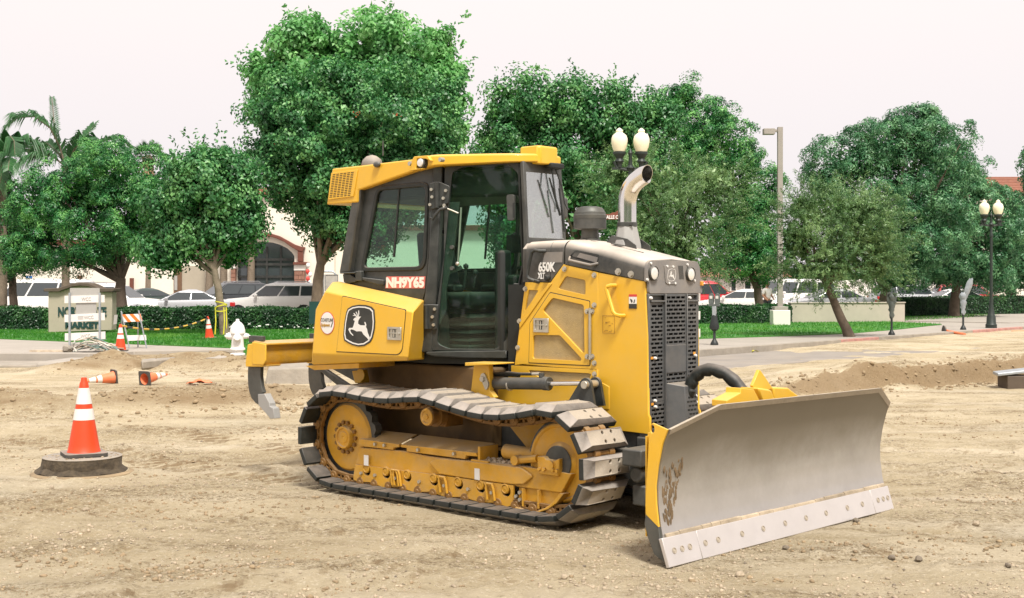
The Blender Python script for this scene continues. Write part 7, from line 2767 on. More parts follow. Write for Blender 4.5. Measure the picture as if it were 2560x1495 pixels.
def wallbox(name, pts, y0, y1, mat, parent, holes=(), bev=0.0):
    """wall seen from the front: outline (x, z), from y0 back to y1"""
    mb = MB()
    mb.plate(pts, holes, lambda a, b, t: Vector((a, t, b)), y0, y1)
    return mb.out(name, mat, parent, bev=bev, smooth=0)


shop = thing("shop_building", "cream shop with a brown trimmed arched window between the left trees", "building", (0, 0, 0))
gable = [(-21.629,-0.835),(-21.629,6.335),(-20.255,8.127),(-20.255,8.306),(-17.327,8.306),(-17.327,8.485),(-15.535,8.485),(-15.535,7.529),(-13.294,7.529),(-13.294,-0.835)]
arch = [(591.6, 740), (591.6, 655)]
ap = [(-20.565,1.516),(-20.565,3.752),(-20.295,4.253),(-19.871,4.6),(-19.409,4.87),(-18.869,4.985),(-18.406,5.001),(-17.867,4.947),(-17.327,4.793),(-16.787,4.523),(-16.44,4.214),(-16.248,3.945),(-16.248,1.516)]
wall = wallbox("wall", gable, YB, YB + 9, "stucco", shop, [ap])
wing = [(-40.928,-0.835),(-40.928,5.14),(-21.629,5.14),(-21.629,-0.835)]
w2 = wallbox("wall", wing, YB + 1.5, YB + 9, "stucco", shop)
ext = [(-13.294,-0.835),(-13.294,6.335),(-0.896,6.335),(-0.896,-0.835)]
w3 = wallbox("wall", ext, YB + 1.0, YB + 9, "stucco", shop)
wallbox("cornice", [(-13.294,5.886),(-13.294,6.275),(-0.747,6.275),(-0.747,5.886)], YB + 0.5, YB + 9, "trim", shop)
wallbox("cornice", [(-40.928,4.781),(-40.928,5.199),(-21.629,5.199),(-21.629,4.781)], YB + 1.0, YB + 9, "trim", shop)
for pts in ([(-20.334,8.455),(-19.794,8.763),(-19.139,8.763),(-19.139,8.547),(-19.332,8.262),(-20.18,8.262)], [(-19.154,9.01),(-17.79,9.01),(-16.71,9.01),(-16.71,8.609),(-17.79,8.532),(-19.139,8.547)]):
    wallbox("roof_trim", pts, YB - 0.5, YB + 9, "rooftile", shop, bev=0.05)
# glazing with bars
g = wallbox("arch_window", grow(ap, 0.05), YB + 0.5, YB + 0.6, "carglass", shop)
mb = MB()
for x in (340, 483, 618):
    (xa, za), (xb, zb) = [(-22.107,1.516),(-22.107,4.908)]
    xx = (540 + x * 360 / 1395 - 1280) / 3180 * YB
    mb.box(xx - 0.07, xx + 0.07, YB + 0.40, YB + 0.49, za, zb - 0.25)
for zy in (808, 855, 975):
    (xa, zz), (xb, _) = [(-20.565,3.69),(-16.248,3.69)]
    zz = 1.71 - ((440 + zy * 380 / 1472) - 714.8) / 3180 * YB
    mb.box(xa, xb, YB + 0.385, YB + 0.49, zz - 0.09, zz + 0.09)
mb.out("window_bars", "print_black", g, smooth=0)
atr = [(-19.871,5.14),(-19.563,5.409),(-19.023,5.587),(-18.483,5.664),(-17.944,5.618),(-17.327,5.433),(-16.71,5.101),(-16.171,4.793),(-15.708,4.638),(-15.415,4.6),(-15.415,4.523),(-15.592,4.253),(-15.939,4.33),(-16.402,4.6),(-16.942,4.985),(-17.481,5.232),(-17.944,5.371),(-18.406,5.425),(-18.946,5.386),(-19.409,5.278),(-19.794,4.985)]
wallbox("arch_trim", atr, YB - 0.45, YB - 0.01, "trim", shop, bev=0.04)
wallbox("arch_jamb", [(-15.939,4.6),(-15.554,4.6),(-15.554,3.521),(-15.939,3.521)], YB - 0.4, YB - 0.01, "trim", shop)
wallbox("pilaster_cap", [(-16.209,3.482),(-15.13,3.482),(-15.13,3.289),(-16.209,3.289)], YB - 0.8, YB - 0.01, "trim", shop)
wallbox("pilaster_cap", [(-20.912,3.69),(-20.272,3.69),(-20.272,3.482),(-20.912,3.482)], YB - 0.8, YB - 0.01, "trim", shop)
wallbox("pilaster", [(-16.186,3.274),(-15.384,3.274),(-15.384,2.865),(-16.186,2.865)], YB - 0.6, YB - 0.01, "stucco_white", shop)
wallbox("pilaster", [(-20.873,3.459),(-20.526,3.459),(-20.526,3.019),(-20.873,3.019)], YB - 0.6, YB - 0.01, "stucco_white", shop)
for (xa, za), (xb, zb) in ([(-16.186,2.85),(-15.4,0.514)], [(-20.889,3.004),(-20.542,0.514)]):
    mb = MB()
    mb.box(xa + .02, xb - .02, YB - 0.5, YB - 0.01, 0, za)
    bp_ = mb.out("pilaster", "brick", shop)
    nb = 0
    z = za
    row = 0
    first_b = None
    while z > 0.8:
        z -= 0.34
        x = xa - (0.3 if row % 2 else 0)
        while x < xb - 0.05:
            x0, x1 = max(x, xa) + 0.02, min(x + 0.62, xb) - 0.02
            if x1 - x0 > 0.1:
                mb = MB()
                mb.box(x0, x1, YB - 0.56, YB - 0.49, z + 0.02, z + 0.32)
                mb.out("brick", "brick", bp_, smooth=0)
            x += 0.62
        row += 1
# recessed porch with a brown door left of the arch, brown wooden posts
wallbox("porch_recess", [(-25.025,3.217),(-23.283,3.217),(-23.283,0.294),(-25.025,0.294)], YB + 1.45, YB + 1.49, "signstucco", shop)
wallbox("porch_door", [(-25.634,3.278),(-25.025,3.278),(-25.025,0.294),(-25.634,0.294)], YB + 1.38, YB + 1.44, "wood", shop)
wallbox("door_pane", [(-25.573,2.486),(-25.354,2.486),(-25.354,1.39),(-25.573,1.39)], YB + 1.34, YB + 1.375, "signplate", shop)
for p in ([(-36.656,2.06),(-35.377,2.06),(-35.377,1.694),(-36.656,1.694)], [(-32.88,2.486),(-32.576,2.486),(-32.576,1.39),(-32.88,1.39)], [(-28.922,2.303),(-28.679,2.303),(-28.679,1.146),(-28.922,1.146)]):
    wallbox("wall_trim", p, YB + 1.2, YB + 1.49, "trim", shop)

house = thing("house", "white house with small windows seen under the trees right of the machine", "building", (0, 0, 0))
hw = [(15.024,-0.773),(15.024,2.529),(22.618,2.529),(22.618,-0.773)]
ht = wallbox("wall", hw, 105, 113, "stucco_white", house)
for pts in ([(16.708,1.472),(17.104,1.472),(17.104,0.713),(16.708,0.713)], [(18.094,2.133),(18.458,2.133),(18.458,1.307),(18.094,1.307)], [(19.217,2.067),(19.679,2.067),(19.679,1.34),(19.217,1.34)], [(20.637,1.935),(21.0,1.935),(21.0,1.208),(20.637,1.208)]):
    wf_ = wallbox("window", grow(pts, 0.12), 104.9, 104.99, "stucco_white", house, [pts])
    wallbox("pane", grow(pts, -0.01), 104.97, 104.985, "carglass", wf_)
wallbox("window_box", [(17.83,1.274),(18.755,1.274),(18.755,0.878),(17.83,0.878)], 104.6, 104.99, "brick", house)
mb = MB()
(xa, za), (xb, zb) = [(14.693,2.463),(22.948,3.255)]
mb.prism([(104.3, za), (109, zb), (113.8, za)], xa, xb, 'x')
mb.out("roof", "rooftile", house)

garage = thing("white_building", "low white building with a dark shop window behind the right hand cars", "building", (0, 0, 0))
gw = [(24.962,-0.916),(24.962,2.012),(32.821,2.474),(32.821,-0.916)]
wallbox("wall", gw, 98, 106, "stucco_white", garage)
gp = [(27.582,1.087),(28.414,1.087),(28.414,0.564),(27.582,0.564)]
o_ = wallbox("window", grow(gp, 0.2), 97.9, 97.99, "signplate", garage)
wallbox("pane", gp, 97.85, 97.89, "carglass", o_)
tile = thing("tile_roof_building", "cream building with a red tile roof peeping over the trees at the right edge", "building", (0, 0, 0))
tw = [(43.035,-1.371),(43.035,10.274),(51.352,10.274),(51.352,-1.371)]
wallbox("wall", tw, 115, 125, "stucco", tile)
(xa, za), (xb, zb) = [(42.492,10.201),(51.895,12.009)]
mb = MB()
k = 0
rows = 9
for r in range(rows):
    t0, t1 = r / rows, (r + 1) / rows
    y0, y1 = 114.2 + 6 * t0, 114.2 + 6 * t1
    z0, z1 = za + (zb - za) * t0, za + (zb - za) * t1
    mb.rings([[Vector((x, y0, z0 + 0.10)), Vector((x, y1, z1 + 0.02)), Vector((x, y1, z1 - 0.25)), Vector((x, y0, z0 - 0.25))] for x in (xa, xb)])
mb.prism([(120.2, za - .2), (120.2, zb), (126, za)], xa, xb, 'x')
mb.out("roof", "rooftile", tile, kind=None)


# ================================================================== vehicles
def car(name, label, cat, paint, loc, rz, kind="sedan", group="parked cars"):
    t = thing(name, label, cat, loc, rz, group)
    S = dict(
        sedan=dict(L=4.75, W=1.82, belt=[(-2.37, .80), (-2.30, .98), (-1.55, 1.03), (.95, .98), (1.9, .86), (2.3, .72), (2.37, .55)], gh=[(-1.75, -1.0), (.95, .05)], H=1.45, pil=[-.45], tail=.88),
        suv=dict(L=4.8, W=1.90, belt=[(-2.40, .95), (-2.32, 1.10), (-1.5, 1.12), (.95, 1.08), (1.95, .99), (2.32, .85), (2.40, .6)], gh=[(-2.28, -2.0), (1.05, .25)], H=1.72, pil=[-1.25, -.25], tail=1.0),
        van=dict(L=5.3, W=2.0, belt=[(-2.65, 1.05), (-2.62, 1.15), (-1.5, 1.16), (1.3, 1.15), (2.1, 1.05), (2.55, .92), (2.65, .6)], gh=[(-2.60, -2.5), (1.45, .85)], H=1.98, pil=[-1.2, .2], tail=1.1),
        pickup=dict(L=5.6, W=1.95, belt=[(-2.80, 1.02), (-2.78, 1.10), (-.75, 1.10), (1.2, 1.10), (2.2, 1.05), (2.7, .92), (2.8, .6)], gh=[(-.70, -.55), (1.2, .45)], H=1.82, pil=[.2], tail=1.0),
    )[kind]
    L, W, H = S["L"], S["W"] / 2, S["H"]
    zb = S["belt"]
    rings = []
    for x, z in zb:
        e = max(abs(x) - L / 2 + 0.45, 0) / 0.45
        w = W * (1 - 0.16 * e ** 2)
        rings.append([Vector((x, -w * .94, .30)), Vector((x, -w, .48)), Vector((x, -w, z - .16)), Vector((x, -w * .95, z - .03)), Vector((x, -w * .80, z)),
                      Vector((x, w * .80, z)), Vector((x, w * .95, z - .03)), Vector((x, w, z - .16)), Vector((x, w, .48)), Vector((x, w * .94, .30))])
    # extra stations keep the sides smooth
    mb = MB()
    mb.rings(rings)
    body = mb.out("body", paint, t, bev=0.03, smooth=45)
    (rb, rr), (fb, fr_) = S["gh"]
    belt_z = lambda x: np.interp(x, [p[0] for p in zb], [p[1] for p in zb])
    wb, wt = W * .88, W * .70
    zr, zf = belt_z(rb) - .02, belt_z(fb) - .02
    B_ = [Vector((rb, -wb, zr)), Vector((fb, -wb, zf)), Vector((fb, wb, zf)), Vector((rb, wb, zr))]
    T_ = [Vector((rr, -wt, H - .10)), Vector((fr_, -wt, H - .08)), Vector((fr_, wt, H - .08)), Vector((rr, wt, H - .10))]
    T2 = [Vector((rr + .32, -wt * .78, H)), Vector((fr_ - .40, -wt * .78, H + .01)), Vector((fr_ - .40, wt * .78, H + .01)), Vector((rr + .32, wt * .78, H))]
    mb = MB()
    mb.rings([B_, T_, T2])
    mb.out("roof", paint, t, bev=0.04, smooth=45)

    def pane(name, p00, p10, p11, p01, off):
        mb = MB()
        mb.rings([[p + off * 0.006 for p in (p00, p10, p11, p01)], [p + off * 0.016 for p in (p00, p10, p11, p01)]])
        mb.out(name, "carglass", t, smooth=0)

    def quad(a, b, c, d, u0, u1, v0, v1):
        f = lambda u, v: (a * (1 - u) + b * u) * (1 - v) + (d * (1 - u) + c * u) * v
        return f(u0, v0), f(u1, v0), f(u1, v1), f(u0, v1)
    cuts = [rb + .12] + S["pil"] + [fb - .10]
    for s in (0, 1):
        a, b_, c, d = (B_[0], B_[1], T_[1], T_[0]) if s == 0 else (B_[3], B_[2], T_[2], T_[3])
        n = Vector((0, -1 if s == 0 else 1, 0.25)).normalized()
        U = [(x - rb) / (fb - rb) for x in cuts]
        for u0, u1 in zip(U, U[1:]):
            pane("side_window", *quad(a, b_, c, d, u0 + .012, u1 - .012, .10, .88), n)
    pane("windscreen", *quad(B_[1], B_[2], T_[2], T_[1], .07, .93, .06, .92), Vector((.6, 0, .7)).normalized())
    pane("rear_window", *quad(B_[0], B_[3], T_[3], T_[0], .09, .91, .14, .88), Vector((-.8, 0, .4)).normalized())
    wh = None
    r = .33 if kind == "sedan" else .37
    for x in (-L / 2 + .95, L / 2 - .95):
        for s in (-1, 1):
            if wh is None:
                mb = MB()
                mb.lathe([(0.0, 0), (r * .95, 0), (r, .04), (r, .18), (r * .95, .22), (0.0, .22)], 24, Matrix(((1, 0, 0, 0), (0, 0, -1, 0), (0, 1, 0, 0), (0, 0, 0, 1))))
                wh = mb.out("wheel", "tyre", t)
                mb = MB()
                mb.lathe([(0.0, .225), (r * .3, .228), (r * .66, .222)], 16, Matrix(((1, 0, 0, 0), (0, 0, -1, 0), (0, 1, 0, 0), (0, 0, 0, 1))))
                mb.out("rim", "rim", wh)
                w_ = wh
            else:
                w_ = dup(wh, t)
            w_.location = (x, s * (W - .20), r)
            if s > 0:
                w_.rotation_euler = (0, 0, PI)
    zt = S["tail"]
    for s in (-1, 1):
        mb = MB()
        mb.box(-L / 2 - .01, -L / 2 + .22, s * W * .86 - .10, s * W * .86 + .10, zt - .18, zt)
        mb.out("taillight", "taillight", t, bev=0.02)
        mb = MB()
        mb.box(L / 2 - .30, L / 2 + .01, s * W * .80 - .16, s * W * .80 + .14, .62, .76)
        mb.out("headlight", "lens", t, bev=0.03)
        mb = MB()
        mb.box(fb - .42, fb - .28, s * (W + .02) - .02, s * (W + .16) if s > 0 else s * (W + .02) + .02, float(belt_z(fb)) + .02, float(belt_z(fb)) + .17) if False else mb.box(fb - .45, fb - .30, min(s * W, s * (W + .20)), max(s * W, s * (W + .20)), float(belt_z(fb)) + .0, float(belt_z(fb)) + .15)
        mb.out("wing_mirror", paint, t, bev=0.04)
    if kind == "pickup":
        mb = MB()
        mb.box(-2.7, -.8, -W * .78, W * .78, 1.06, 1.105)
        mb.out("cargo_bed", "dark", t)
    if kind == "suv":
        for s in (-1, 1):
            mb = MB()
            mb.tube([(rr + .35, s * wt * .92, H), (rr + .45, s * wt * .92, H + .05), (fr_ - .5, s * wt * .92, H + .05), (fr_ - .35, s * wt * .92, H)], .018, 6)
            mb.out("roof_rail", "rim", t)
    return t


gx = lambda px, Y: (px - 1280) / 3180 * Y
car("car", "white sport utility car facing left in front of the arched window", "car", "c_white", (gx(682, 58), 58, .14), PI + R(6), "suv")
car("car", "silver sedan facing left beside the white sport utility car", "car", "c_silver", (gx(452, 57), 57, .10), PI + R(12), "sedan")
car("car", "dark sport utility car between the silver sedan and the white one", "car", "c_dark", (gx(565, 66), 66, .18), PI + R(38), "suv")
car("car", "white car facing right behind the trunk of the round tree", "car", "c_white", (gx(290, 57), 57, .10), R(-10), "suv")
car("car", "dark green sedan partly hidden behind the silver sedan", "car", "c_green", (gx(345, 70), 70, .14), PI + R(30), "sedan")
car("van", "white van with dark windows behind the hedge left of the market sign", "van", "c_white", (gx(90, 59), 59, .05), PI + R(0), "van")
car("car", "dark car at the left edge behind the slender trunk", "car", "c_dark", (gx(-20, 62), 62, .14), PI, "sedan")
car("pickup_truck", "red pickup truck right behind the radiator grille", "truck", "c_red", (gx(1765, 66), 66, .15), R(8), "pickup")
car("car", "white sedan with red tail lights behind the right hedge", "car", "c_white", (gx(1850, 64), 64, .10), R(155), "sedan")
car("car", "white off-road car with upright windows behind the low wall", "car", "c_white", (gx(1975, 72), 72, .12), R(200), "van")
car("car", "silver sedan behind the low wall and the leaning tree", "car", "c_silver", (gx(2065, 62), 62, .14), PI + R(8), "sedan")
car("car", "grey car behind the trunk of the blue green tree", "car", "c_silver", (gx(2285, 72), 72, .14), R(4), "suv")
car("car", "white sedan in front of the red sport utility car", "car", "c_white", (gx(2370, 70), 70, .10), PI + R(6), "sedan")
car("car", "red sport utility car between the two right hand trunks", "car", "c_red", (gx(2430, 76), 76, .10), R(-4), "suv")

# ================================================================== street furniture
# market sign: stucco panel with a curved dark cap and green letters
sg = thing("market_sign", "low stucco sign with a curved dark cap and green letters", "sign", (0, 0, 0))
YS2 = 38.5
body_ = [(-14.039,0.296),(-14.039,1.539),(-13.694,1.559),(-13.457,1.638),(-13.181,1.727),(-13.023,1.737),(-12.865,1.727),(-12.589,1.628),(-12.451,1.539),(-12.105,1.529),(-12.105,0.365)]
mb = MB()
mb.plate(body_, [], lambda a, b, t: Vector((a, YS2 + t, b)), 0.0, 0.45)
mb.out("sign_wall", "signstucco", sg, bev=0.02)
capo = [(-14.138,1.539),(-14.138,1.628),(-13.694,1.648),(-13.457,1.727),(-13.26,1.792),(-13.023,1.812),(-12.786,1.792),(-12.609,1.727),(-12.451,1.638),(-12.017,1.638),(-12.017,1.539),(-12.451,1.529),(-12.609,1.614),(-12.786,1.681),(-13.023,1.707),(-13.26,1.681),(-13.457,1.614),(-13.674,1.539)]
mb = MB()
mb.plate(capo, [], lambda a, b, t: Vector((a, YS2 + t, b)), -0.12, 0.57)
mb.out("sign_cap", "signcap", sg, bev=0.02)
(xa, za), (xb, zb), (xc, zc), (xd, zd), (xe, ze) = [(-13.734,0.799),(-12.269,1.066),(-12.269,0.799),(-13.516,0.438),(-12.5,0.616)]
hN, hM = zb - za, ze - zd
fm = lambda x, z: frame_mat((x, YS2 - 0.012, z), (1, 0, 0), (0, 0, 1))
cap_h = 0.70
sN = hN / cap_h
me = lettering("NORTHGATE", sN, fm(xa, za), "letter", sg, 0.012, 0.014, fit=xc - xa)
sM = hM / cap_h
lettering("MARKET", sM, fm(xd, zd), "letter", sg, 0.012, 0.014, fit=xe - xd)

bs = thing("board_sign", "white boards lettered WCC on two steel posts in front of the market sign", "sign", (0, 0, 0))
Yb = 31.0
for px, z1 in ((460, 320), (922, 325)):
    (x, zt_), (_, z0_) = [(-10.772,1.544),(-10.772,0.285)]
    x = gx(100 + px * 320 / 1963, Yb)
    mb = MB()
    mb.box(x - 0.022, x + 0.022, Yb - 0.045, Yb + 0.0, 0.22, zt_)
    mb.out("sign_post", "galv", bs)
for i, (p, txt) in enumerate((([(-10.907,1.469),(-9.933,1.49),(-9.93,1.31),(-10.907,1.29)], "WCC"), ([(-10.907,1.008),(-9.93,1.056),(-9.927,0.876),(-10.906,0.826)], "WCC"), ([(-10.899,0.555),(-9.917,0.6),(-9.914,0.42),(-10.899,0.373)], "WCC"))):
    mb = MB()
    mb.plate(p, [], lambda a, b, t: Vector((a, Yb + t, b)), 0.002, 0.028)
    bd_ = mb.out("board", "whitedirty", bs)
    dx_, dz_ = p[1][0] - p[0][0], p[1][1] - p[0][1]
    hh_ = p[0][1] - p[3][1]
    o0 = Vector((p[3][0] + dx_ * (.43 if i == 0 else .49 if i == 1 else .40), Yb - 0.004, p[3][1] + dz_ * .5 + hh_ * .26))
    lettering(txt, hh_ * .66, frame_mat(o0, (dx_, 0, dz_), (-dz_, 0, dx_)), "signplate", bd_, 0.002, 0.0, 0.8)
    if i == 1:
        for k in range(3):
            mb = MB()
            q0 = Vector((p[3][0] + dx_ * .33, Yb - 0.004, p[3][1] + dz_ * .4 + hh_ * (.30 + .17 * k)))
            mb.box(q0.x, q0.x + dx_ * .14, Yb - 0.003, Yb + 0.001, q0.z, q0.z + 0.012)
            mb.out("board_stripe", "signplate", bd_)
pl_ = [(-10.785,1.655),(-10.065,1.665),(-10.049,1.032),(-10.645,1.016),(-10.785,1.032)]
pl_ = [(-10.785,1.66),(-10.06,1.66),(-10.06,1.414),(-10.144,1.414),(-10.144,0.953),(-10.637,0.953),(-10.637,1.414),(-10.785,1.414)]
mb = MB()
mb.plate(rpoly(pl_, 0.02), [], lambda a, b, t: Vector((a, Yb + t, b)), 0.032, 0.040)
mb.out("back_plate", "signplate", bs)

# striped folding barricade
bar = thing("barricade", "small folding barricade with an orange striped top board", "barricade", (0, 0, 0))
Yr = 29.8
tb_ = [(-9.141,1.04),(-8.705,1.058),(-8.659,0.883),(-9.095,0.86)]
mb = MB()
mb.plate(tb_, [], lambda a, b, t: Vector((a, Yr + t, b)), 0.0, 0.02)
tbo = mb.out("top_board", "white", bar)
for st_ in ([(-9.141,1.04),(-9.057,1.043),(-8.919,0.869),(-9.003,0.864)], [(-8.965,1.046),(-8.873,1.051),(-8.713,0.88),(-8.805,0.875)], [(-8.759,1.055),(-8.705,1.058),(-8.659,0.883)]):
    mb = MB()
    mb.plate(st_, [], lambda a, b, t: Vector((a, Yr + t, b)), -0.003, 0.0)
    mb.out("orange_stripe", "orange_dull", tbo)
lb_ = [(-9.026,0.554),(-8.575,0.562),(-8.56,0.44),(-9.011,0.424)]
mb = MB()
mb.plate(lb_, [], lambda a, b, t: Vector((a, Yr + t, b)), -0.02, 0.0)
mb.out("lower_board", "white", bar)
for p, dy in (([(-9.156,1.112),(-8.957,0.34)], 0.0), ([(-8.751,1.135),(-8.553,0.249)], 0.0), ([(-9.156,1.112),(-9.278,0.371)], 0.55), ([(-8.766,0.936),(-8.904,0.256)], 0.5)):
    mb = MB()
    mb.tube([(p[0][0], Yr + 0.012, p[0][1]), (p[1][0], Yr + dy - 0.02, 0.255)], 0.017, 6)
    mb.out("leg", "galv", bar)
mb = MB()
rb_ = [(-9.379,1.024),(-9.302,1.032),(-9.325,0.815),(-9.403,0.799)]
mb.plate(rb_, [], lambda a, b, t: Vector((a, 30.0 + t, b)), 0.0, 0.015)
mb.out("rear_board", "signplate", bar)

# yellow and black striped bar hanging between the two standing cones
rope = thing("striped_bar", "yellow and black striped bar hanging from cone to cone across the lawn edge", "barrier bar", (0, 0, 0))
a = Vector((c2.location.x, c2.location.y, c2.location.z + 0.575))
b_ = Vector((c3.location.x - 0.03, c3.location.y, c3.location.z + 0.56))
N_ = 18
pr_ = lambda t: a.lerp(b_, t) + Vector((0, 0, -0.34 * 4 * t * (1 - t) * 0.55))
for i in range(N_):
    mb = MB()
    mb.tube([pr_(i / N_), pr_((i + .5) / N_), pr_((i + 1) / N_)], 0.022, 8)
    mb.out("yellow_segment" if i % 2 == 0 else "black_segment", "yellow" if i % 2 == 0 else "print_black", rope)

# yellow tape tied round the leaning left tree
tp = thing("caution_tape", "yellow tape tied round the trunk of the left lawn tree", "tape", (gx(553, 36.5), 36.5, 0.3))
mb = MB()
for k in range(3):
    rs = []
    for j in range(17):
        a_ = 2 * PI * j / 16
        z = 0.72 + 0.09 * k + 0.05 * math.sin(a_ + k * 2)
        rs.append([Vector((0.175 * math.cos(a_), 0.175 * math.sin(a_), z)), Vector((0.175 * math.cos(a_), 0.175 * math.sin(a_), z + 0.03))])
    mb.rings(rs, caps=False, closed=False)
for x, y in ((-0.17, -0.05), (0.15, -0.09), (0.10, -0.16)):
    mb.rings([[Vector((x, y - .01, 0.80)), Vector((x + .03, y - .015, 0.80))], [Vector((x + .02, y - .03, 0.4)), Vector((x + .05, y - .03, 0.4))], [Vector((x - .01, y - .02, 0.02)), Vector((x + .03, y - .03, 0.02))]], caps=False, closed=False)
mb.out("tape_strips", "tape", tp, smooth=0)

# heap of pipe and board scraps on the broken kerb
hp = thing("scrap_heap", "heap of bent pipes and broken boards on the kerb before the white boards", "debris", (gx(232, 28.2), 28.2, 0.25))
for i in range(44):
    mb = MB()
    x, y = random.gauss(0.08, 0.26), random.gauss(0, 0.16)
    z = 0.03 + 0.30 * max(0, 1 - abs(x) / 0.55) * random.random()
    a_ = random.uniform(-.5, .9)
    L = random.uniform(.22, .60)
    d = Vector((math.cos(a_), random.uniform(-.3, .3), -abs(math.sin(a_)) * .5 if x > 0 else abs(math.sin(a_)) * .4)) * L * .5
    if i % 3:
        sd_ = d.cross(Vector((0, 0, 1))).normalized() * random.uniform(.025, .07)
        up = Vector((0, 0, .012))
        mb.rings([[Vector((x, y, z)) - d + q_ for q_ in (-sd_, sd_, sd_ + up, -sd_ + up)], [Vector((x, y, z + .03)) + d + q_ for q_ in (-sd_, sd_, sd_ + up, -sd_ + up)]])
        mb.out("broken_board", ("debris", "debris_w", "debris", "debris_g")[i % 4], hp)
    else:
        c = Vector((x, y, z))
        mb.tube([c - d, c - d * .3 + Vector((0, 0, .05)), c + d * .4 + Vector((0, 0, .04)), c + d], .014, 6)
        mb.out("pipe_scrap", ("debris_w", "debris_g")[i % 2], hp)
mb = MB()
mb.tube([(-0.33, -.1, .01), (-0.40, -.1, .12), (-0.36, -.1, .26), (-0.22, -.1, .33)], .018, 8)
mb.out("pipe_scrap", "debris_w", hp)
mb = MB()
mb.box(-1.35, -0.45, -.15, .02, .0, .045)
mb.out("broken_board", "debris", hp)
mb = MB()
mb.ball((-.52, -.15, .08), .11, 2, (1, .8, .8), .15)
mb.out("concrete_lump", "concrete_old", hp)

# fire hydrant
(hx, hy), = [(-5.796,26.866)]
hyd = thing("fire_hydrant", "white fire hydrant on the raised dirt left of the ripper", "fire hydrant", (hx, hy, float(height(hx, hy)) + 0.02), R(10))
mb = MB()
mb.lathe([(0.16, 0.0), (0.16, 0.03), (0.12, 0.05), (0.12, 0.10), (0.16, 0.11), (0.16, 0.14), (0.135, 0.16), (0.125, 0.30), (0.13, 0.44), (0.16, 0.46), (0.16, 0.49), (0.155, 0.54), (0.13, 0.62), (0.085, 0.68), (0.04, 0.71), (0.035, 0.76), (0.0, 0.765)], 24)
mb.out("hydrant_barrel", "white", hyd)
for s, z, r in ((-1, .40, .075), (1, .40, .06)):
    mb = MB()
    mb.cyl((s * .10, 0, z), (s * .20, 0, z), r, n=16)
    mb.cyl((s * .20, 0, z), (s * .235, 0, z), r * .78, n=16)
    mb.cyl((s * .235, 0, z), (s * .265, 0, z), r * .35, n=6)
    mb.out("outlet_cap", "white", hyd)
mb = MB()
mb.cyl((0, -.10, .38), (0, -.19, .38), .08, n=16)
mb.cyl((0, -.19, .38), (0, -.225, .38), .06, n=16)
mb.out("outlet_cap", "white", hyd)
mb = MB()
mb.box(-.09, .09, -.09, .09, -.12, 0.0)
mb.cyl((0, 0, -.1), (0, 0, .02), .12, n=14)
mb.out("hydrant_riser", "darksteel", hyd)
mb = MB()
for i in range(9):
    mb.ball((random.uniform(-.5, .35), random.uniform(-.35, .1), -.08), random.uniform(.06, .14), 1, (1.4, 1, .6), .25)
mb.out("broken_concrete", "concrete", hyd, kind="stuff", smooth=0)
# concrete chunk in the bank between hydrant and machine
(kx, ky), = [(-3.844,22.849)]
mb = MB()
mb.rings([[Vector(p) for p in ((-.62, -.30, -.1), (.55, -.45, -.1), (.66, .30, -.1), (-.5, .35, -.1))], [Vector(p) for p in ((-.55, -.22, .22), (.45, -.36, .26), (.58, .28, .27), (-.48, .30, .24))]])
ck = mb.out("concrete_block", "concrete_old", bev=0.03)
ck.location = (kx, ky, float(height(kx, ky)) + .06)
ck.rotation_euler = (R(4), 0, R(15))
tag(ck, "pale broken concrete block in the dirt bank behind the ripper beam", "concrete block")


# lamps with two acorn globes
def globe_lamp(label, x, y, zg, hgl, rz):
    t = thing("street_lamp", label, "street lamp", (x, y, .25), rz, "black lamp posts with twin globes")
    h = hgl - .25
    mb = MB()
    mb.lathe([(.19, 0), (.19, .12), (.16, .16), (.15, .40), (.12, .46), (.09, .62), (.07, .75), (.055, 1.1), (.045, h - 1.0), (.06, h - .98), (.06, h - .9), (.045, h - .86), (.045, h - .60), (.10, h - .56), (.05, h - .50), (.035, h - .30), (.055, h - .24), (.0, h - .12)], 16)
    mb.out("lamp_post", "castiron", t)
    mb = MB()
    mb.tube([(-.36, 0, h - .42), (-.30, 0, h - .56), (-.10, 0, h - .60), (.10, 0, h - .60), (.30, 0, h - .56), (.36, 0, h - .42)], .035, 8)
    mb.box(-.40, .40, -.03, .03, h - .60, h - .55)
    mb.out("cross_arm", "castiron", t)
    for s in (-1, 1):
        mb = MB()
        M = Matrix.Translation((s * .24, 0, h))
        mb.lathe([(.05, -.55), (.06, -.46), (.10, -.42), (.07, -.36), (.12, -.28), (.14, -.26), (.14, -.215), (.10, -.20)], 16, M)
        cp_ = mb.out("lamp_cup", "castiron", t)
        mb = MB()
        mb.lathe([(.115, -.215), (.16, -.10), (.178, .0), (.175, .07), (.15, .14), (.11, .175), (.10, .18), (.075, .20), (.068, .215), (.078, .23), (.07, .26), (.04, .285), (.018, .30), (.0, .31)], 24, M)
        mb.out("globe", "globe", cp_)
    return t


globe_lamp("twin globe lamp rising behind the exhaust stack", gx(1576, 27.5), 27.5, .25, 4.82, R(5))
(lx, ly), = [(16.626,44.133)]
globe_lamp("twin globe lamp beside the right hand trees", lx, ly, .25, 4.40, R(0))


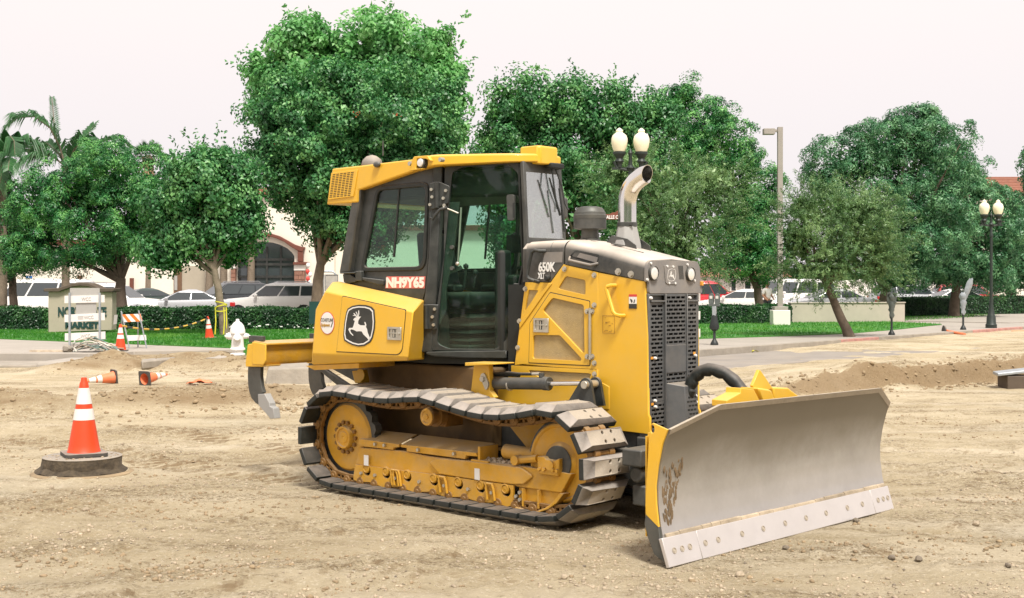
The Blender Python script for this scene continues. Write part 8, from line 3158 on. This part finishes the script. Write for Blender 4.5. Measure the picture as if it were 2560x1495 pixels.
def street_sign(label, x, y, z):
    t = thing("street_sign", label, "street sign", (x, y, .25), group=None)
    mb = MB()
    mb.cyl((0.45, .03, 0), (0.45, .03, z + .1), .025, n=8)
    mb.out("sign_post", "galv", t)
    mb = MB()
    zz = z - .25
    o = [(-.04, zz - .075), (.62, zz - .075), (.62, zz + .04), (.56, zz + .05), (.52, zz + .11), (.28, zz + .12), (.22, zz + .075), (.17, zz + .08), (.10, zz + .04), (-.04, zz + .04)]
    mb.plate(o, [], lambda a, b, t_: Vector((a, t_, b)), 0, .012)
    p_ = mb.out("name_plate", "streetsign", t, bev=.004)
    lettering("CALLE CU", .105, frame_mat((-.02, -.004, zz - .058), (1, 0, 0), (0, 0, 1)), "white", p_, .002, .003, fit=.36)
    mb = MB()
    mb.box(.27, .52, 0, .012, zz - .62, zz - .28)
    q_ = mb.out("route_plate", "white", t)
    mb = MB()
    mb.box(.29, .50, -.003, .0, zz - .60, zz - .30)
    mb.out("plate_face", "teal", q_)


(sx_, sz_), = [(1.984,3.205)]
street_sign("brown street name sign reading CALLE CU behind the exhaust pipe", sx_, 27.2, sz_)

# tall square pole with a flat lamp head on a white concrete foot
pole = thing("light_pole", "tall grey car park light pole on a square white concrete foot", "light pole", (gx(1950, 47), 47, .27))
(x1, z1), (x2, z2) = [(9.563,0.82),(10.198,0.406)]
wv = (x2 - x1) / 2
mb = MB()
mb.box(-wv, wv, -wv, wv, -.1, z1 - .27)
mb.out("concrete_foot", "stucco_white", pole, bev=.02)
mb = MB()
mb.box(-.25, .25, -.25, .25, z1 - .27, z1 - .27 + .13)
mb.out("base_cover", "polegrey", pole, bev=.02)
(_, zt_), (_, zh0), (xh, zh1) = [(9.858,7.575),(9.858,7.323),(9.282,7.516)]
mb = MB()
mb.box(-.09, .09, -.09, .09, z1 - .2, zt_ - .27)
mb.out("pole_shaft", "polegrey", pole)
mb = MB()
mb.box(-.62, -.21, -.16, .16, zh0 - .27 - .02, zh1 - .27)
mb.box(-.22, -.08, -.05, .05, zh0 - .27 + .07, zh1 - .27 - .02)
mb.out("lamp_head", "polegrey", pole, bev=.01)

# low white wall
lw = thing("low_wall", "low smooth cream wall on the right lawn behind the leaning tree", "wall", (0, 0, 0))
w0, w1 = (gx(1978, 49.8), 49.8), (gx(2262, 51.5), 51.5)
mb = MB()
mb.prism([w0, w1, (w1[0] + .05, w1[1] + .3), (w0[0] - .05, w0[1] + .3)], .2, 1.02, 'z')
mb.out("wall_face", "wall_grey", lw, bev=.015)
mb = MB()
mb.prism([(w0[0] - .03, w0[1] - .04), (w1[0] + .03, w1[1] - .04), (w1[0] + .08, w1[1] + .34), (w0[0] - .08, w0[1] + .34)], 1.021, 1.06, 'z')
mb.out("wall_cap", "wall_grey", lw, bev=.01)


def meter(label, px, py, wrapped=0):
    Y = 3180 * (1.71 - .255) / (py - 714.8)
    x = gx(px, Y)
    t = thing("parking_meter", label, "parking meter", (x, Y, .255), R(-20), "parking meters along the kerb")
    mb = MB()
    mb.lathe([(.10, 0), (.10, .03), (.075, .08), (.045, .13), (.033, .16), (.033, .92), (.05, .94), (.05, .97), (0, .98)], 14)
    mb.out("meter_post", "meterdark", t)
    if wrapped < 2:
        mb = MB()
        mb.box(-.14, .14, -.05, .05, .95, 1.0)
        mb.out("meter_yoke", "meter", t, bev=.01)
        for s in (-1, 1):
            mb = MB()
            pts = [(s * .075 + u * .062, z) for u, z in ((-.75, .99), (.75, .99), (1, 1.08), (1, 1.19), (.75, 1.25), (0, 1.28), (-.75, 1.25), (-1, 1.19), (-1, 1.08))]
            mb.plate(rpoly(pts, .01), [], lambda a, b, q: Vector((a, q, b)), -.055, .055)
            hd_ = mb.out("meter_head", "meter", t, bev=.012)
            mb = MB()
            mb.box(s * .075 - .035, s * .075 + .035, -.060, -.054, 1.14, 1.21)
            mb.out("meter_window", "lens" if wrapped == 0 else "meterdark", hd_)
    if wrapped == 0:
        mb = MB()
        mb.rings([[Vector((x_ * w, -.055 + .11 * (y_ > 0), z)) for x_, y_ in ((-1, -1), (1, -1), (1, 1), (-1, 1))] for w, z in ((.045, .72), (.05, .95))])
        mb.out("meter_stem", "galv", t, bev=.008)
        mb = MB()
        mb.rings([[Vector((w * math.cos(a_), w * .7 * math.sin(a_) - .01, z + .02 * math.sin(a_ * 2))) for a_ in [2 * PI * k / 12 for k in range(12)]] for w, z in ((.06, .36), (.115, .40), (.125, .46), (.09, .58), (.075, .70), (.06, .76))])
        mb.out("dark_wrapping", "meterdark", t)
    else:
        mb = MB()
        rs = []
        for k, (w, z) in enumerate(((.05, .50), (.075, .56), (.055, .66), (.085, .74), (.08, .82), (.10, .92), (.08, 1.0), (.125, 1.08), (.12, 1.17), (.06, 1.23))):
            rs.append([Vector((w * (1 + .2 * math.sin(3 * a_ + k * 1.7)) * math.cos(a_), w * .7 * math.sin(a_), z + .02 * math.sin(2 * a_ + k))) for a_ in [2 * PI * j / 12 for j in range(12)]])
        mb.rings(rs)
        mb.out("plastic_wrapping", "meter" if wrapped == 1 else "bag", t)
    if wrapped == 2:
        mb = MB()
        rs = []
        for k in range(7):
            z = 1.02 + k * .11
            w = .05 + .10 * math.sin(k / 6 * PI * .8 + .3)
            rs.append([Vector((.04 + .035 * k + w * math.cos(a_) * .7, w * .4 * math.sin(a_), z + .05 * math.sin(a_ * 3 + k))) for a_ in [2 * PI * j / 10 for j in range(10)]])
        mb.rings(rs)
        mb.out("blowing_bag", "bag", t)
    return t


meter("double headed parking meter just right of the radiator grille", 1786, 862, 0)
meter("parking meter wrapped in dark plastic before the low wall", 2229, 837, 1)
meter("parking meter wrapped in pale blowing plastic left of the right lamp", 2408, 824, 2)

# accessible parking sign on the far left, kiosk panels and balloons by the shop
ps = thing("parking_sign", "small blue parking sign on a post before the shop wall", "sign", (gx(73, 70), 70, .14))
mb = MB()
mb.cyl((0, .02, 0), (0, .02, 2.0), .03, n=8)
mb.out("sign_post", "galv", ps)
mb = MB()
mb.box(-.17, .17, -.01, .01, 1.78, 2.12)
pf = mb.out("sign_face", "blue", ps)
mb = MB()
mb.plate(circle(.0, 1.92, .075, 16), [circle(0, 1.92, .052, 16)], lambda a, b, t_: Vector((a, t_, b)), -.014, -.0105)
mb.box(-.035, -.01, -.014, -.0105, 1.94, 2.04)
mb.ball((-.02, -.012, 2.065), .02, 1, (1, .2, 1))
mb.out("wheelchair_symbol", "white", pf, smooth=0)
kio = thing("cart_shelter", "grey railed cart shelter with pale panels beside the shop", "shelter", (0, 0, 0))
for pts in ([(-9.457,2.238),(-9.17,2.238),(-9.185,1.131),(-9.472,1.131)], [(-9.084,2.238),(-8.501,2.238),(-8.501,1.483),(-9.084,1.483)]):
    mb = MB()
    mb.plate(grow(pts, .03), [pts], lambda a, b, t_: Vector((a, 62 + t_, b)), -.02, .03)
    fr_o = mb.out("panel_frame", "galv", kio)
    mb = MB()
    mb.plate(pts, [], lambda a, b, t_: Vector((a, 62 + t_, b)), 0.0, .01)
    mb.out("panel", "debris_w", fr_o)
rl = [(-9.513,1.125),(-9.513,2.319),(-9.386,2.42),(-8.827,2.42),(-8.684,2.293),(-8.684,1.125)]
mb = MB()
mb.tube([(x, 62.6, z) for x, z in rl], .05, 8)
mb.out("rail", "galv", kio)
for i, (px, py) in enumerate(((892, 865), (888, 925), (912, 955), (890, 995), (905, 1035))):
    c_ = "red" if i in (1, 3) else "white"
    xx = gx(540 + px * 360 / 1395, 80)
    zz = 1.71 - (440 + py * 380 / 1472 - 714.8) / 3180 * 80
    mb = MB()
    mb.ball((0, 0, 0), 1, 2, (.13, .13, .17))
    mb.cyl((0, 0, -.16), (0, 0, -.20), .03, .05, n=6)
    o = mb.out("balloon", c_)
    o.location = (xx, 80, zz)
    tag(o, ("pinkish top balloon of the column by the shop pillar", "upper red balloon by the shop pillar", "white balloon between two red ones by the shop pillar", "lower red balloon by the shop pillar", "lowest white balloon by the shop pillar")[i], "balloon", "balloons beside the shop pillar")
st_ = thing("notice_post", "small dark green notice on a stake just left of the rear fender", "sign", (gx(786, 40), 40, .27))
mb = MB()
mb.box(-.02, .02, 0, .04, -.2, .9)
mb.out("stake", "wood", st_)
mb = MB()
mb.box(-.16, .16, -.02, 0, .25, .95)
mb.out("notice_board", "letter", st_)

# delineator stick lying on the right, steel plank over a hole
(dx0, dy0), (dx1, dy1) = [(13.912,41.041),(14.262,40.065)]
dl_ = thing("delineator", "orange delineator stick lying on the road with its dark base to the left", "delineator", (dx0, dy0, .12))
mb = MB()
mb.cyl((0, 0, .16), (.05, 0, .155), .16, n=16)
mb.out("delineator_base", "conebase", dl_)
mb = MB()
mb.cyl((.05, 0, .15), (dx1 - dx0, dy1 - dy0, .06), .045, n=10)
mb.out("delineator_tube", "orange_pale", dl_)
(dx2, dy2), = [(16.958,43.142)]
mb = MB()
mb.cyl((0, 0, .05), (1.6, .5, .05), .045, n=10)
o = mb.out("fallen_post", "orange_pale")
o.location = (dx2, dy2, .10)
tag(o, "orange post lying on the road at the right edge", "delineator")
(tx, ty_), = [(8.056,21.084)]
pk = thing("steel_plank", "grey steel plank bridging a dark pit at the right edge", "plank", (tx, ty_, float(height(tx, ty_)) + .22), 0)
mb = MB()
mb.rings([[Vector(p) for p in ((0, 0, 0), (2.6, .55, .22), (2.6, 1.1, .22), (.1, .5, 0))], [Vector(p) for p in ((0, 0, .05), (2.6, .55, .27), (2.6, 1.1, .27), (.1, .5, .05))]])
mb.out("plank", "galv", pk, bev=.01)
mb = MB()
mb.box(.18, .62, .05, .5, -.42, .0)
mb.out("plank_support", "signcap", pk, bev=.01)

# bits of yellow caution tape left in the gutter on the right
for px, py in ((1770, 885), (1858, 880)):
    (x, y), = [((px - 1280) / 3180 * (1.6 * 3180 / (py - 714.8)), 1.6 * 3180 / (py - 714.8))]
    mb = MB()
    rs = [[Vector((.05 * k, .02 * math.sin(k * 2) + q_, .03 + .02 * math.sin(k * 1.3 + q_ * 20))) for q_ in (0, .07)] for k in range(9)]
    mb.rings(rs, caps=False, closed=False)
    o = mb.out("tape_scrap", "tape", smooth=0)
    o.location = (x, y, .105)
    tag(o, "left scrap of yellow tape in the gutter" if px < 1800 else "right scrap of yellow tape in the gutter", "tape scrap", "tape scraps in the gutter")

# ================================================================== person behind the right hedge
pe = thing("person", "person in a white shirt walking behind the right hedge near the light pole", "person", (gx(1918, 58), 58, .14), R(35))
sk_v = [((0, 0, .95), .14), ((0, 0, 1.15), .13), ((0, 0, 1.36), .15), ((0, .01, 1.47), .07), ((0, 0, 1.54), .055),
        ((-.20, 0, 1.40), .065), ((-.25, .03, 1.14), .045), ((-.20, -.16, .96), .034), ((-.17, -.22, .90), .03),
        ((.20, 0, 1.40), .065), ((.26, -.02, 1.14), .045), ((.24, -.16, .98), .034), ((.23, -.22, .93), .03),
        ((-.10, 0, .85), .09), ((-.11, -.10, .48), .065), ((-.11, -.02, .08), .045), ((-.11, -.16, .04), .035),
        ((.10, 0, .85), .09), ((.11, .12, .48), .065), ((.11, .26, .10), .045), ((.11, .14, .05), .035)]
ed = [(0, 1), (1, 2), (2, 3), (3, 4), (2, 5), (5, 6), (6, 7), (7, 8), (2, 9), (9, 10), (10, 11), (11, 12), (0, 13), (13, 14), (14, 15), (15, 16), (0, 17), (17, 18), (18, 19), (19, 20)]


def skin_mesh(name, verts, edges, mat, parent, root=0):
    me = bpy.data.meshes.new(name)
    me.from_pydata([v[0] for v in verts], edges, [])
    me.materials.append(MAT[mat])
    o = bpy.data.objects.new(name, me)
    COL.objects.link(o)
    o.parent = parent
    m_ = o.modifiers.new("skin", 'SKIN')
    m_.use_smooth_shade = True
    if not me.skin_vertices:
        me.attributes.new if False else None
    for i, v in enumerate(verts):
        me.skin_vertices[0].data[i].radius = (v[1], v[1])
        me.skin_vertices[0].data[i].use_root = (i == root)
    s_ = o.modifiers.new("subsurf", 'SUBSURF')
    s_.levels = 2
    s_.render_levels = 2
    return o


try:
    b0 = skin_mesh("body", sk_v, ed, "skin", pe)
    sh_ = skin_mesh("shirt", [((0, 0, .93), .165), ((0, 0, 1.15), .155), ((0, 0, 1.36), .17), ((0, 0, 1.45), .085), ((-.20, 0, 1.40), .085), ((-.25, .03, 1.16), .07), ((.20, 0, 1.40), .085), ((.26, -.02, 1.16), .07)],
                    [(0, 1), (1, 2), (2, 3), (2, 4), (4, 5), (2, 6), (6, 7)], "shirt", pe)
    tr_ = skin_mesh("trousers", [((0, 0, .93), .155), ((-.10, 0, .84), .105), ((-.11, -.10, .48), .085), ((-.11, -.02, .12), .07), ((.10, 0, .84), .105), ((.11, .12, .48), .085), ((.11, .26, .14), .07)],
                    [(0, 1), (1, 2), (2, 3), (0, 4), (4, 5), (5, 6)], "trousers", pe)
except Exception as ex_:
    print("skin", ex_)
mb = MB()
mb.ball((0, -.01, 1.64), 1, 3, (.075, .095, .115))
for v in mb.bm.verts:
    if v.co.y < -.08 and abs(v.co.x) < .02 and 1.60 < v.co.z < 1.66:
        v.co.y -= .022
for s in (-1, 1):
    mb.ball((s * .076, .0, 1.635), 1, 1, (.012, .02, .03))
mb.out("head", "skin", pe, smooth=60)
mb = MB()
mb.ball((0, .012, 1.67), 1, 3, (.082, .10, .10))
for v in list(mb.bm.verts):
    if v.co.y < -.055 and v.co.z < 1.70:
        mb.bm.verts.remove(v)
mb.out("hair", "hair", pe, smooth=60)
mb = MB()
mb.ball((0, -.045, 1.575), 1, 2, (.06, .065, .045))
mb.out("beard", "hair", pe, smooth=60)
